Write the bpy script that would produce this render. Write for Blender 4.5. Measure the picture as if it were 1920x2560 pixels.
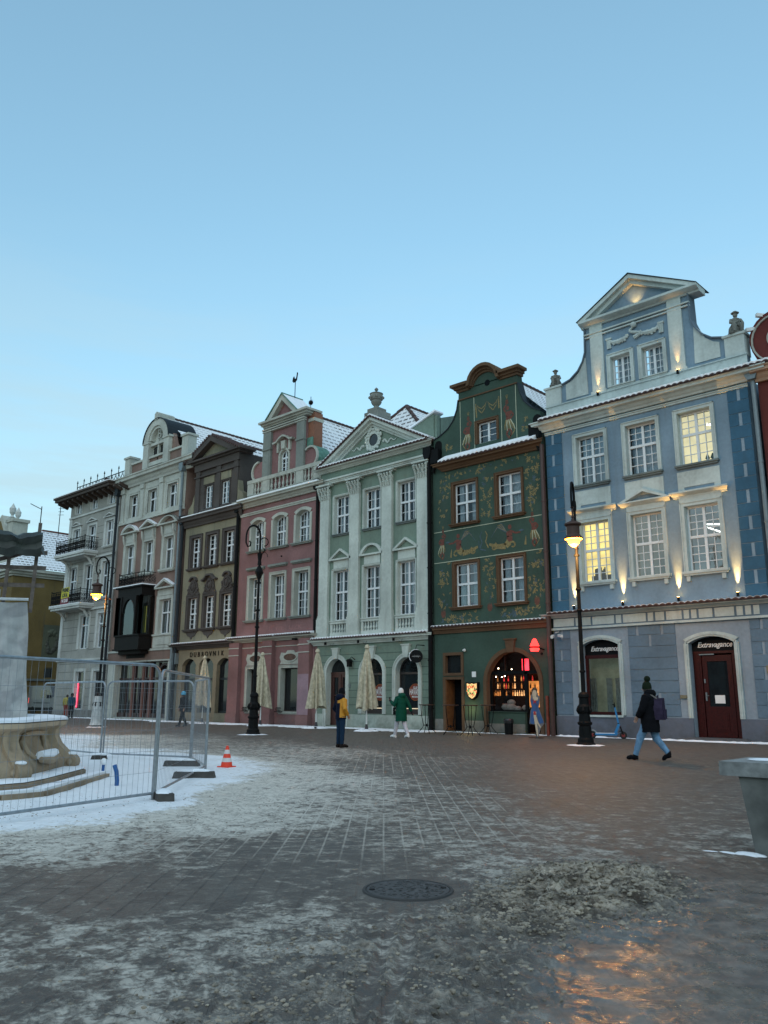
import bpy, bmesh, math, random
import numpy as np
from mathutils import Vector, Matrix
for _o in list(bpy.data.objects): bpy.data.objects.remove(_o)
R = math.radians; PI = math.pi
COL = bpy.context.scene.collection
random.seed(7)
# ---------------------------------------------------------------- camera, world, sun, exposure
# world frame: facades stand on the plane y = 0 and run along x; the square lies in -y
F_PX = 2043.0; PITCH = R(12.95); ROLL = R(0.26); CAM = Vector((0, -29.98, 1.40)); TH = R(46.5)
FW = Vector((-math.cos(TH), math.sin(TH), 0)); RT = Vector((FW.y, -FW.x, 0)); UPV = Vector((0, 0, 1))
U_ = -FW*math.sin(PITCH) + UPV*math.cos(PITCH); Fc_ = FW*math.cos(PITCH) + UPV*math.sin(PITCH)
xa = RT*math.cos(ROLL) + U_*math.sin(ROLL); ya = -RT*math.sin(ROLL) + U_*math.cos(ROLL); za = -Fc_
cam_d = bpy.data.cameras.new('camera'); cam = bpy.data.objects.new('camera', cam_d); COL.objects.link(cam)
cam.matrix_world = Matrix(((xa.x, ya.x, za.x, CAM.x), (xa.y, ya.y, za.y, CAM.y), (xa.z, ya.z, za.z, CAM.z), (0, 0, 0, 1)))
cam_d.sensor_fit = 'VERTICAL'; cam_d.sensor_height = 24; cam_d.lens = F_PX/2560*24
cam_d.clip_start = 0.1; cam_d.clip_end = 2000
S = bpy.context.scene; S.camera = cam
S.view_settings.view_transform = 'Standard'; S.view_settings.look = 'None'; S.view_settings.gamma = 1
S.view_settings.use_curve_mapping = False
S.view_settings.exposure = 1.02
SUN_EL = R(14); SUN_AZ = R(150)            # low glow behind the camera, over the square
w = bpy.data.worlds.new('World'); S.world = w; w.use_nodes = True
nt = w.node_tree; nt.nodes.clear()
sky = nt.nodes.new('ShaderNodeTexSky'); sky.sky_type = 'NISHITA'; sky.sun_disc = False
sky.sun_elevation = SUN_EL; sky.sun_rotation = SUN_AZ; sky.air_density = 1.0; sky.dust_density = 0.3; sky.ozone_density = 2.0
bg = nt.nodes.new('ShaderNodeBackground'); bg.inputs['Strength'].default_value = 0.15
wo = nt.nodes.new('ShaderNodeOutputWorld')
SKY_GAMMA = 0.65; SKY_STRENGTH_IN = (1.06, 1.39, 1.38, 1)
mixc = nt.nodes.new('ShaderNodeMix'); mixc.data_type = 'RGBA'; mixc.blend_type = 'MULTIPLY'
mixc.inputs[0].default_value = 1.0; mixc.inputs[7].default_value = SKY_STRENGTH_IN
# thin high cloud low over the roofs on the left of the view, part of the sky itself
tc = nt.nodes.new('ShaderNodeTexCoord'); mp = nt.nodes.new('ShaderNodeMapping'); mp.inputs['Scale'].default_value = (1.2, 1.2, 9)
nz = nt.nodes.new('ShaderNodeTexNoise'); nz.inputs['Scale'].default_value = 2.2; nz.inputs['Detail'].default_value = 6; nz.inputs['Roughness'].default_value = 0.55
cr = nt.nodes.new('ShaderNodeMapRange'); cr.inputs[1].default_value = 0.42; cr.inputs[2].default_value = 0.62; cr.inputs[3].default_value = 0.25; cr.inputs[4].default_value = 0.9
sx = nt.nodes.new('ShaderNodeSeparateXYZ'); mz = nt.nodes.new('ShaderNodeMapRange'); mz.inputs[1].default_value = 0.52; mz.inputs[2].default_value = 0.16
mul = nt.nodes.new('ShaderNodeMath'); mul.operation = 'MULTIPLY'
cl = nt.nodes.new('ShaderNodeMix'); cl.data_type = 'RGBA'; cl.inputs[7].default_value = (1.75, 2.35, 2.55, 1)
L = nt.links.new
L(tc.outputs['Generated'], mp.inputs[0]); L(mp.outputs[0], nz.inputs[0]); L(nz.outputs[0], cr.inputs[0])
L(tc.outputs['Generated'], sx.inputs[0]); L(sx.outputs[2], mz.inputs[0]); L(cr.outputs[0], mul.inputs[0]); L(mz.outputs[0], mul.inputs[1])
gm = nt.nodes.new('ShaderNodeGamma'); gm.inputs[1].default_value = SKY_GAMMA
L(sky.outputs[0], gm.inputs[0]); L(gm.outputs[0], mixc.inputs[6]); L(mixc.outputs[2], cl.inputs[6]); L(mul.outputs[0], cl.inputs[0])
L(cl.outputs[2], bg.inputs[0]); L(bg.outputs[0], wo.inputs[0])
sd = bpy.data.lights.new('sun', 'SUN'); sun = bpy.data.objects.new('sun', sd); COL.objects.link(sun)
sd.energy = 0.5; sd.angle = R(90); sd.color = (1.0, 0.94, 0.88)
def at_y(px, py, y):
    """where the sight line of a photo point crosses the plane at depth y"""
    x = (px-960)/F_PX; q = -(py-1280)/F_PX; r = xa*x + ya*q - za; t = (y-CAM.y)/r.y; return CAM + r*t
_d = Vector((math.sin(SUN_AZ), math.cos(SUN_AZ), 1.3)).normalized()   # towards the glow
sun.rotation_euler = _d.to_track_quat('Z', 'Y').to_euler()

# ---------------------------------------------------------------- helpers
def tag(o, label=None, cat=None, group=None, kind=None):
    if label: o['label'] = label
    if cat: o['category'] = cat
    if group: o['group'] = group
    if kind: o['kind'] = kind
    return o
def empty(name, loc=(0, 0, 0), rz=0, label=None, cat=None, group=None):
    o = bpy.data.objects.new(name, None); COL.objects.link(o); o.location = loc; o.rotation_euler = (0, 0, rz)
    o.empty_display_size = 0.2
    return tag(o, label, cat, group)
def copy_tree(o, parent=None):
    c = o.copy(); COL.objects.link(c)
    if parent is not None: c.parent = parent
    for ch in list(o.children): copy_tree(ch, c)
    return c
def arc(x0, x1, z1, rise, n=12):
    """points of a segmental / round arch from left to right, crown at z1"""
    a = (x1-x0)/2; cx = (x0+x1)/2
    if rise <= 0: return [(x0, z1), (x1, z1)]
    if rise > a: 
        return [(cx - a*math.cos(PI*i/n), z1-rise + rise*math.sin(PI*i/n)) for i in range(n+1)]
    Rr = (a*a + rise*rise)/(2*rise); t = math.asin(min(1, a/Rr)); 
    return [(cx + Rr*math.sin(-t + 2*t*i/n), z1 - Rr + Rr*math.cos(-t + 2*t*i/n)) for i in range(n+1)]
class MB:
    def __init__(s): s.v = []; s.f = []; s.m = []; s.cur = 0; s.mats = []
    def mat(s, m):
        if m not in s.mats: s.mats.append(m)
        s.cur = s.mats.index(m); return s
    def face(s, pts, idx=None):
        n = len(s.v); s.v += [tuple(p) for p in pts]; s.f.append(list(range(n, n+len(pts)))); s.m.append(s.cur)
    def mesh(s, verts, faces):
        n = len(s.v); s.v += [tuple(p) for p in verts]
        for f in faces: s.f.append([i+n for i in f]); s.m.append(s.cur)
    def box(s, x0, x1, y0, y1, z0, z1):
        v = [(x0,y0,z0),(x1,y0,z0),(x1,y1,z0),(x0,y1,z0),(x0,y0,z1),(x1,y0,z1),(x1,y1,z1),(x0,y1,z1)]
        s.mesh(v, [(3,2,1,0),(4,5,6,7),(0,1,5,4),(1,2,6,5),(2,3,7,6),(3,0,4,7)]); return s
    def obox(s, p0, p1, wid, h, up=(0,0,1)):
        """bar with rectangular section between two points"""
        p0 = Vector(p0); p1 = Vector(p1); d = (p1-p0).normalized(); u = Vector(up)
        sd_ = d.cross(u)
        if sd_.length < 1e-4: sd_ = d.cross(Vector((1,0,0)))
        sd_.normalize(); u2 = sd_.cross(d).normalized()
        v = []
        for p in (p0, p1):
            for a, b in ((-1,-1),(1,-1),(1,1),(-1,1)): v.append(p + sd_*a*wid/2 + u2*b*h/2)
        s.mesh(v, [(3,2,1,0),(4,5,6,7),(0,1,5,4),(1,2,6,5),(2,3,7,6),(3,0,4,7)]); return s
    def prism(s, poly, y0, y1):
        """poly in (x,z), extruded from y0 (front) to y1"""
        n = len(poly)
        A = sum(poly[i][0]*poly[(i+1)%n][1]-poly[(i+1)%n][0]*poly[i][1] for i in range(n))
        if A < 0: poly = poly[::-1]
        s.mesh([(x, y0, z) for x, z in poly] + [(x, y1, z) for x, z in poly],
               [list(range(n)), list(range(2*n-1, n-1, -1))] + [(i, i+n, (i+1) % n + n, (i+1) % n) for i in range(n)]); return s
    def band(s, outer, inner, y0, y1):
        """strip between two open point lists in (x,z)"""
        n = len(outer)
        for i in range(n-1):
            s.prism([outer[i], outer[i+1], inner[i+1], inner[i]], y0, y1)
        return s
    def sweepx(s, prof, x0, x1, e0=0, e1=0):
        """profile of (y,z) points swept along x; the ends return by e0/e1 per metre of projection"""
        n = len(prof)
        a = [(x0 + e0*y, y, z) for y, z in prof]; b = [(x1 - e1*y, y, z) for y, z in prof]
        s.mesh(a+b, [(i, (i+1) % n, (i+1) % n + n, i+n) for i in range(n)] + [list(range(n-1, -1, -1)), list(range(n, 2*n))]); return s
    def tube(s, pts, r, n=8, cap=True):
        pts = [Vector(p) for p in pts]; k = len(pts)
        rs = r if isinstance(r, (list, tuple)) else [r]*k
        base = len(s.v); prev = None
        for i, p in enumerate(pts):
            d = (pts[min(i+1, k-1)] - pts[max(i-1, 0)]).normalized()
            if prev is None:
                a = Vector((0,0,1)) if abs(d.z) < 0.9 else Vector((1,0,0)); u = d.cross(a).normalized()
            else:
                u = (prev - d*prev.dot(d)).normalized()
            prev = u; v = d.cross(u)
            for j in range(n):
                t = 2*PI*j/n; s.v.append(tuple(p + (u*math.cos(t) + v*math.sin(t))*rs[i]))
        for i in range(k-1):
            for j in range(n):
                s.f.append([base+i*n+j, base+i*n+(j+1) % n, base+(i+1)*n+(j+1) % n, base+(i+1)*n+j]); s.m.append(s.cur)
        if cap:
            s.f.append([base+j for j in range(n-1, -1, -1)]); s.m.append(s.cur)
            s.f.append([base+(k-1)*n+j for j in range(n)]); s.m.append(s.cur)
        return s
    def lathe(s, prof, c=(0,0,0), n=16, sx=1, sy=1):
        """profile of (r,z) turned about z at c"""
        base = len(s.v); k = len(prof)
        for r, z in prof:
            for j in range(n):
                t = 2*PI*j/n; s.v.append((c[0]+max(r,1e-4)*math.cos(t)*sx, c[1]+max(r,1e-4)*math.sin(t)*sy, c[2]+z))
        for i in range(k-1):
            for j in range(n):
                s.f.append([base+i*n+j, base+i*n+(j+1) % n, base+(i+1)*n+(j+1) % n, base+(i+1)*n+j]); s.m.append(s.cur)
        s.f.append([base+j for j in range(n-1, -1, -1)]); s.m.append(s.cur)
        s.f.append([base+(k-1)*n+j for j in range(n)]); s.m.append(s.cur)
        return s
    def ball(s, c, r, n=10, sc=(1,1,1)):
        prof = [(r*math.sin(PI*i/n), -r*math.cos(PI*i/n)*sc[2]) for i in range(n+1)]
        return s.lathe(prof, c, max(8, n+2), sc[0], sc[1])
    def wall(s, x0, x1, z0, z1, holes, y=0.0, depth=0.3, reveal=None):
        """front wall sheet with openings (hx0,hx1,hz0,hz1,rise) and their reveals"""
        xs = sorted({x0, x1, *[h[0] for h in holes], *[h[1] for h in holes]}); xs = [q for q in xs if x0 <= q <= x1]
        zs = sorted({z0, z1, *[h[2] for h in holes], *[h[3] for h in holes]}); zs = [q for q in zs if z0 <= q <= z1]
        for a, b in zip(xs, xs[1:]):
            for c, d in zip(zs, zs[1:]):
                mx, mz_ = (a+b)/2, (c+d)/2
                if any(h[0] < mx < h[1] and h[2] < mz_ < h[3] for h in holes): continue
                s.face([(a,y,c),(b,y,c),(b,y,d),(a,y,d)])
        cur = s.cur
        for h in holes:
            hx0, hx1, hz0, hz1 = h[:4]; rise = h[4] if len(h) > 4 else 0; dp = h[5] if len(h) > 5 else depth
            if rise > 0:
                ap = arc(hx0, hx1, hz1, rise); half = len(ap)//2
                zb = hz1 - rise
                for i in range(len(ap)-1):
                    cx = hx0 if i < half else hx1
                    s.face([(cx,y,hz1),(ap[i][0],y,ap[i][1]),(ap[i+1][0],y,ap[i+1][1])][::-1])
                s.face([(hx0,y,hz1),(ap[half][0],y,ap[half][1]),(hx1,y,hz1)][::-1])
            else: ap = [(hx0, hz1), (hx1, hz1)]; zb = hz1
            if reveal is not None: s.mat(reveal)
            for i in range(len(ap)-1):
                (ax, az), (bx, bz) = ap[i], ap[i+1]
                s.face([(ax,y,az),(bx,y,bz),(bx,y+dp,bz),(ax,y+dp,az)])
            s.face([(hx0,y,hz0),(hx0,y,zb),(hx0,y+dp,zb),(hx0,y+dp,hz0)])
            s.face([(hx1,y,hz0),(hx1,y+dp,hz0),(hx1,y+dp,zb),(hx1,y,zb)])
            s.face([(hx0,y,hz0),(hx0,y+dp,hz0),(hx1,y+dp,hz0),(hx1,y,hz0)])
            s.cur = cur
        return s
    def split_build(s, name, mat=None, parent=None, smooth=False, gap=.05):
        """builds every separate cluster of the mesh as an object of its own"""
        nf = len(s.f); par = list(range(nf)); vf = {}
        def find(a):
            while par[a] != a: par[a] = par[par[a]]; a = par[a]
            return a
        for i, f in enumerate(s.f):
            for v in f:
                if v in vf: par[find(i)] = find(vf[v])
                else: vf[v] = i
        comp = {}
        for i in range(nf): comp.setdefault(find(i), []).append(i)
        cs = []
        for fs in comp.values():
            p = np.array([s.v[v] for f in fs for v in s.f[f]]); cs.append([p.min(0)-gap/2, p.max(0)+gap/2, fs])
        ch = True
        while ch:
            ch = False; i = 0
            while i < len(cs):
                j = i+1
                while j < len(cs):
                    if (cs[i][0] <= cs[j][1]).all() and (cs[j][0] <= cs[i][1]).all():
                        cs[i] = [np.minimum(cs[i][0], cs[j][0]), np.maximum(cs[i][1], cs[j][1]), cs[i][2]+cs[j][2]]; cs.pop(j); ch = True
                    else: j += 1
                i += 1
        o = []
        for c in cs:
            q = MB(); q.mats = s.mats; mp_ = {}
            for fi in c[2]:
                g_ = []
                for v in s.f[fi]:
                    if v not in mp_: mp_[v] = len(q.v); q.v.append(s.v[v])
                    g_.append(mp_[v])
                q.f.append(g_); q.m.append(s.m[fi])
            o.append(q.build(name, mat, parent, smooth))
        return o
    def build(s, name, mat=None, parent=None, smooth=False, loc=None, fix=False):
        me = bpy.data.meshes.new(name); me.from_pydata([tuple(v) for v in s.v], [], s.f)
        mats = s.mats if s.mats else [mat]
        for m in mats: me.materials.append(m)
        if s.mats: me.polygons.foreach_set('material_index', s.m)
        if fix:
            bm = bmesh.new(); bm.from_mesh(me); bmesh.ops.remove_doubles(bm, verts=bm.verts, dist=1e-4)
            bmesh.ops.recalc_face_normals(bm, faces=bm.faces); bm.to_mesh(me); bm.free()
        if smooth:
            me.polygons.foreach_set('use_smooth', [True]*len(me.polygons))
            try: me.set_sharp_from_angle(angle=R(40))
            except Exception: pass
        me.update()
        o = bpy.data.objects.new(name, me); COL.objects.link(o)
        if parent is not None: o.parent = parent
        if loc is not None: o.location = loc
        return o
def text_obj(name, txt, h, loc, mat, parent, rot=(PI/2, 0, 0), shear=0.0, ext=0.01, width=None, spacing=1.0, bold=0.0):
    cu = bpy.data.curves.new(name, 'FONT'); cu.body = txt; cu.size = h; cu.align_x = 'CENTER'; cu.align_y = 'CENTER'
    cu.shear = shear; cu.extrude = ext; cu.space_character = spacing; cu.offset = bold
    t = bpy.data.objects.new(name + '_tmp', cu); COL.objects.link(t); bpy.context.view_layer.update()
    me = bpy.data.meshes.new_from_object(t); bpy.data.objects.remove(t)
    me.materials.clear(); me.materials.append(mat)
    if width:
        xs = [v.co.x for v in me.vertices]; k = width/(max(xs)-min(xs))
        for v in me.vertices: v.co.x *= k
    o = bpy.data.objects.new(name, me); COL.objects.link(o); o.location = loc; o.rotation_euler = rot
    if parent is not None: o.parent = parent
    return o
# ---------------------------------------------------------------- materials
_M = {}
def nodes(name):
    m = bpy.data.materials.new(name); m.use_nodes = True; n = m.node_tree; n.nodes.clear()
    out = n.nodes.new('ShaderNodeOutputMaterial'); b = n.nodes.new('ShaderNodeBsdfPrincipled'); n.links.new(b.outputs[0], out.inputs[0])
    return m, n, b, out
def N(n, t, **kw):
    x = n.nodes.new(t)
    for k, v in kw.items():
        if k.startswith('i'): x.inputs[int(k[1:])].default_value = v
        else: setattr(x, k, v)
    return x
def plain(name, col, rough=0.6, metal=0.0, var=0.12, scale=6.0, bump=0.0, emit=None, es=0.0, spec=0.5, coat=0.0):
    """solid material with a slight unevenness in tone"""
    if name in _M: return _M[name]
    m, n, b, out = nodes(name); L = n.links.new
    tc = N(n, 'ShaderNodeTexCoord'); nz = N(n, 'ShaderNodeTexNoise'); nz.inputs['Scale'].default_value = scale; nz.inputs['Detail'].default_value = 5
    mr = N(n, 'ShaderNodeMapRange', i1=0.3, i2=0.7, i3=1-var, i4=1+var)
    mx = N(n, 'ShaderNodeMix', data_type='RGBA', blend_type='MULTIPLY'); mx.inputs[0].default_value = 1; mx.inputs[6].default_value = (*col, 1)
    L(tc.outputs['Object'], nz.inputs[0]); L(nz.outputs[0], mr.inputs[0]); L(mr.outputs[0], mx.inputs[7]); L(mx.outputs[2], b.inputs['Base Color'])
    b.inputs['Roughness'].default_value = rough; b.inputs['Metallic'].default_value = metal
    b.inputs['Specular IOR Level'].default_value = spec; b.inputs['Coat Weight'].default_value = coat
    if bump:
        bp = N(n, 'ShaderNodeBump'); bp.inputs['Strength'].default_value = bump; bp.inputs['Distance'].default_value = 0.02
        L(nz.outputs[0], bp.inputs['Height']); L(bp.outputs[0], b.inputs['Normal'])
    if emit: b.inputs['Emission Color'].default_value = (*emit, 1); b.inputs['Emission Strength'].default_value = es
    _M[name] = m; return m
def plaster(name, col, dirt=0.35, dirtcol=(0.06, 0.06, 0.055), rough=0.9, streak=1.0):
    """painted render: uneven tone, grain, rain streaks and grime"""
    if name in _M: return _M[name]
    m, n, b, out = nodes(name); L = n.links.new
    tc = N(n, 'ShaderNodeTexCoord')
    n1 = N(n, 'ShaderNodeTexNoise'); n1.inputs['Scale'].default_value = 0.55; n1.inputs['Detail'].default_value = 6; n1.inputs['Roughness'].default_value = 0.6
    n2 = N(n, 'ShaderNodeTexNoise'); n2.inputs['Scale'].default_value = 9; n2.inputs['Detail'].default_value = 6
    mp = N(n, 'ShaderNodeMapping'); mp.inputs['Scale'].default_value = (2.4, 2.4, 0.22)
    n3 = N(n, 'ShaderNodeTexNoise'); n3.inputs['Scale'].default_value = 1.0; n3.inputs['Detail'].default_value = 5
    for q in (n1, n2): L(tc.outputs['Object'], q.inputs[0])
    L(tc.outputs['Object'], mp.inputs[0]); L(mp.outputs[0], n3.inputs[0])
    r1 = N(n, 'ShaderNodeMapRange', i1=0.3, i2=0.7, i3=0.76, i4=1.18)
    r2 = N(n, 'ShaderNodeMapRange', i1=0.3, i2=0.7, i3=0.93, i4=1.07)
    r3 = N(n, 'ShaderNodeMapRange', i1=0.55, i2=0.82, i3=0.0, i4=dirt*streak*1.1)
    L(n1.outputs[0], r1.inputs[0]); L(n2.outputs[0], r2.inputs[0]); L(n3.outputs[0], r3.inputs[0])
    mm = N(n, 'ShaderNodeMath', operation='MULTIPLY'); L(r1.outputs[0], mm.inputs[0]); L(r2.outputs[0], mm.inputs[1])
    mx = N(n, 'ShaderNodeMix', data_type='RGBA', blend_type='MULTIPLY'); mx.inputs[0].default_value = 1; mx.inputs[6].default_value = (*col, 1)
    L(mm.outputs[0], mx.inputs[7])
    dx = N(n, 'ShaderNodeMix', data_type='RGBA'); dx.inputs[7].default_value = (*dirtcol, 1)
    sz = N(n, 'ShaderNodeSeparateXYZ'); L(tc.outputs['Object'], sz.inputs[0])
    n4 = N(n, 'ShaderNodeTexNoise'); n4.inputs['Scale'].default_value = 2.2; n4.inputs['Detail'].default_value = 6; n4.inputs['Roughness'].default_value = 0.65; L(tc.outputs['Object'], n4.inputs[0])
    zh = N(n, 'ShaderNodeMath', operation='MULTIPLY_ADD'); zh.inputs[1].default_value = 2.6; L(n4.outputs[0], zh.inputs[0]); nz_ = N(n, 'ShaderNodeMath', operation='MULTIPLY'); nz_.inputs[1].default_value = -1; L(sz.outputs[2], nz_.inputs[0]); L(nz_.outputs[0], zh.inputs[2])
    sp_ = N(n, 'ShaderNodeMapRange', i1=0.55, i2=1.5, i3=0.0, i4=min(.65, dirt*1.3)); L(zh.outputs[0], sp_.inputs[0])       # splash grime at the foot of walls
    pt_ = N(n, 'ShaderNodeMapRange', i1=0.60, i2=0.66, i3=0.0, i4=dirt*.55); L(n4.outputs[0], pt_.inputs[0])                 # patched, blotchy paint
    mx1 = N(n, 'ShaderNodeMath', operation='MAXIMUM'); L(sp_.outputs[0], mx1.inputs[0]); L(pt_.outputs[0], mx1.inputs[1]); mx2 = N(n, 'ShaderNodeMath', operation='MAXIMUM'); L(mx1.outputs[0], mx2.inputs[0]); L(r3.outputs[0], mx2.inputs[1])
    L(mx2.outputs[0], dx.inputs[0]); L(mx.outputs[2], dx.inputs[6]); L(dx.outputs[2], b.inputs['Base Color'])
    b.inputs['Roughness'].default_value = rough; b.inputs['Specular IOR Level'].default_value = 0.25
    bp = N(n, 'ShaderNodeBump'); bp.inputs['Strength'].default_value = 0.25; bp.inputs['Distance'].default_value = 0.01
    L(n2.outputs[0], bp.inputs['Height']); L(bp.outputs[0], b.inputs['Normal'])
    _M[name] = m; return m
def glass_mat(name='window glass', tint=(0.75, 0.82, 0.85), refl=1.0):
    if name in _M: return _M[name]
    m, n, b, out = nodes(name); L = n.links.new
    tr = N(n, 'ShaderNodeBsdfTransparent'); tr.inputs[0].default_value = (*tint, 1)
    gl = N(n, 'ShaderNodeBsdfGlossy'); gl.inputs['Roughness'].default_value = 0.03; gl.inputs[0].default_value = (0.9, 0.95, 1, 1)
    fr = N(n, 'ShaderNodeFresnel'); fr.inputs[0].default_value = 1.55
    mu = N(n, 'ShaderNodeMath', operation='MULTIPLY'); mu.inputs[1].default_value = refl*1.7
    tc = N(n, 'ShaderNodeTexCoord'); nz = N(n, 'ShaderNodeTexNoise'); nz.inputs['Scale'].default_value = 1.3
    bp = N(n, 'ShaderNodeBump'); bp.inputs['Strength'].default_value = 0.12; bp.inputs['Distance'].default_value = 0.05
    L(tc.outputs['Object'], nz.inputs[0]); L(nz.outputs[0], bp.inputs['Height']); L(bp.outputs[0], gl.inputs['Normal'])
    mx = N(n, 'ShaderNodeMixShader'); L(fr.outputs[0], mu.inputs[0]); L(mu.outputs[0], mx.inputs[0]); L(tr.outputs[0], mx.inputs[1]); L(gl.outputs[0], mx.inputs[2])
    L(mx.outputs[0], out.inputs[0]); _M[name] = m; return m
def snowtile(name, along='Y', row=0.30, col=0.42, snow=0.78):
    """tiled roof under thin snow: rows of dark tile noses show through"""
    if name in _M: return _M[name]
    m, n, b, out = nodes(name); L = n.links.new
    tc = N(n, 'ShaderNodeTexCoord'); sp = N(n, 'ShaderNodeSeparateXYZ'); L(tc.outputs['Object'], sp.inputs[0])
    zz = sp.outputs[2]; aa = sp.outputs[1 if along == 'Y' else 0]
    nz = N(n, 'ShaderNodeTexNoise'); nz.inputs['Scale'].default_value = 3.0; nz.inputs['Detail'].default_value = 4; L(tc.outputs['Object'], nz.inputs[0])
    nl = N(n, 'ShaderNodeTexNoise'); nl.inputs['Scale'].default_value = 0.5; nl.inputs['Detail'].default_value = 3; L(tc.outputs['Object'], nl.inputs[0])
    def frac(sock, per, off=0):
        a = N(n, 'ShaderNodeMath', operation='DIVIDE'); a.inputs[1].default_value = per; L(sock, a.inputs[0])
        f = N(n, 'ShaderNodeMath', operation='FRACT'); L(a.outputs[0], f.inputs[0]); return f.outputs[0]
    fz = frac(zz, row); fa = frac(aa, col)
    c1 = N(n, 'ShaderNodeMath', operation='LESS_THAN'); c1.inputs[1].default_value = 0.36; L(fz, c1.inputs[0])
    s1 = N(n, 'ShaderNodeMath', operation='SUBTRACT'); s1.inputs[1].default_value = 0.5; L(fa, s1.inputs[0])
    ab = N(n, 'ShaderNodeMath', operation='ABSOLUTE'); L(s1.outputs[0], ab.inputs[0])
    c2 = N(n, 'ShaderNodeMath', operation='LESS_THAN'); c2.inputs[1].default_value = 0.36; L(ab.outputs[0], c2.inputs[0])
    c3 = N(n, 'ShaderNodeMapRange', i1=0.42, i2=0.62, i3=1.0, i4=0.35); L(nl.outputs[0], c3.inputs[0])
    a1 = N(n, 'ShaderNodeMath', operation='MULTIPLY'); L(c1.outputs[0], a1.inputs[0]); L(c2.outputs[0], a1.inputs[1])
    a2 = N(n, 'ShaderNodeMath', operation='MULTIPLY'); L(a1.outputs[0], a2.inputs[0]); L(c3.outputs[0], a2.inputs[1])
    mx = N(n, 'ShaderNodeMix', data_type='RGBA'); mx.inputs[6].default_value = (snow*0.97, snow, snow*1.03, 1); mx.inputs[7].default_value = (0.09, 0.075, 0.075, 1)
    L(a2.outputs[0], mx.inputs[0]); L(mx.outputs[2], b.inputs['Base Color']); b.inputs['Roughness'].default_value = 0.8
    bp = N(n, 'ShaderNodeBump'); bp.inputs['Strength'].default_value = 0.6; bp.inputs['Distance'].default_value = 0.06; bp.invert = True
    L(a2.outputs[0], bp.inputs['Height']); L(bp.outputs[0], b.inputs['Normal'])
    _M[name] = m; return m
SNOW = plain('snow', (0.80, 0.83, 0.87), 0.75, var=0.05, scale=5, bump=0.4)
GLASS = glass_mat(); GLASS_B = glass_mat('old wavy glass', (.6, .68, .7), 1.7); GLASS_C = glass_mat('clear glass', (.85, .9, .9), .6); ROOFSNOW = snowtile('snowy roof tiles')
ROOFSNOWX = snowtile('snowy roof tiles front', 'X')
WFRAME = plain('white window paint', (0.62, 0.66, 0.68), 0.5, var=0.05)
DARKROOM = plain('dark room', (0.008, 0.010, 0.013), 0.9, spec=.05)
CURT = plain('net curtain', (0.42, 0.46, 0.50), 0.9, var=0.25, scale=9)
IRON = plain('black iron', (0.005, 0.0055, 0.006), 0.6, var=0.3, spec=0.12)
PIPE = plain('dark zinc', (0.018, 0.024, 0.03), 0.6, 0.0, spec=.2)
PIPEL = plain('grey zinc', (0.16, 0.20, 0.22), 0.5, 0.2)
TERRA = plain('terracotta tile', (0.065, 0.035, 0.032), 0.8, var=0.3)
GALV = plain('galvanised steel', (0.30, 0.32, 0.34), 0.42, 0.7, var=0.2, scale=12)
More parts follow.
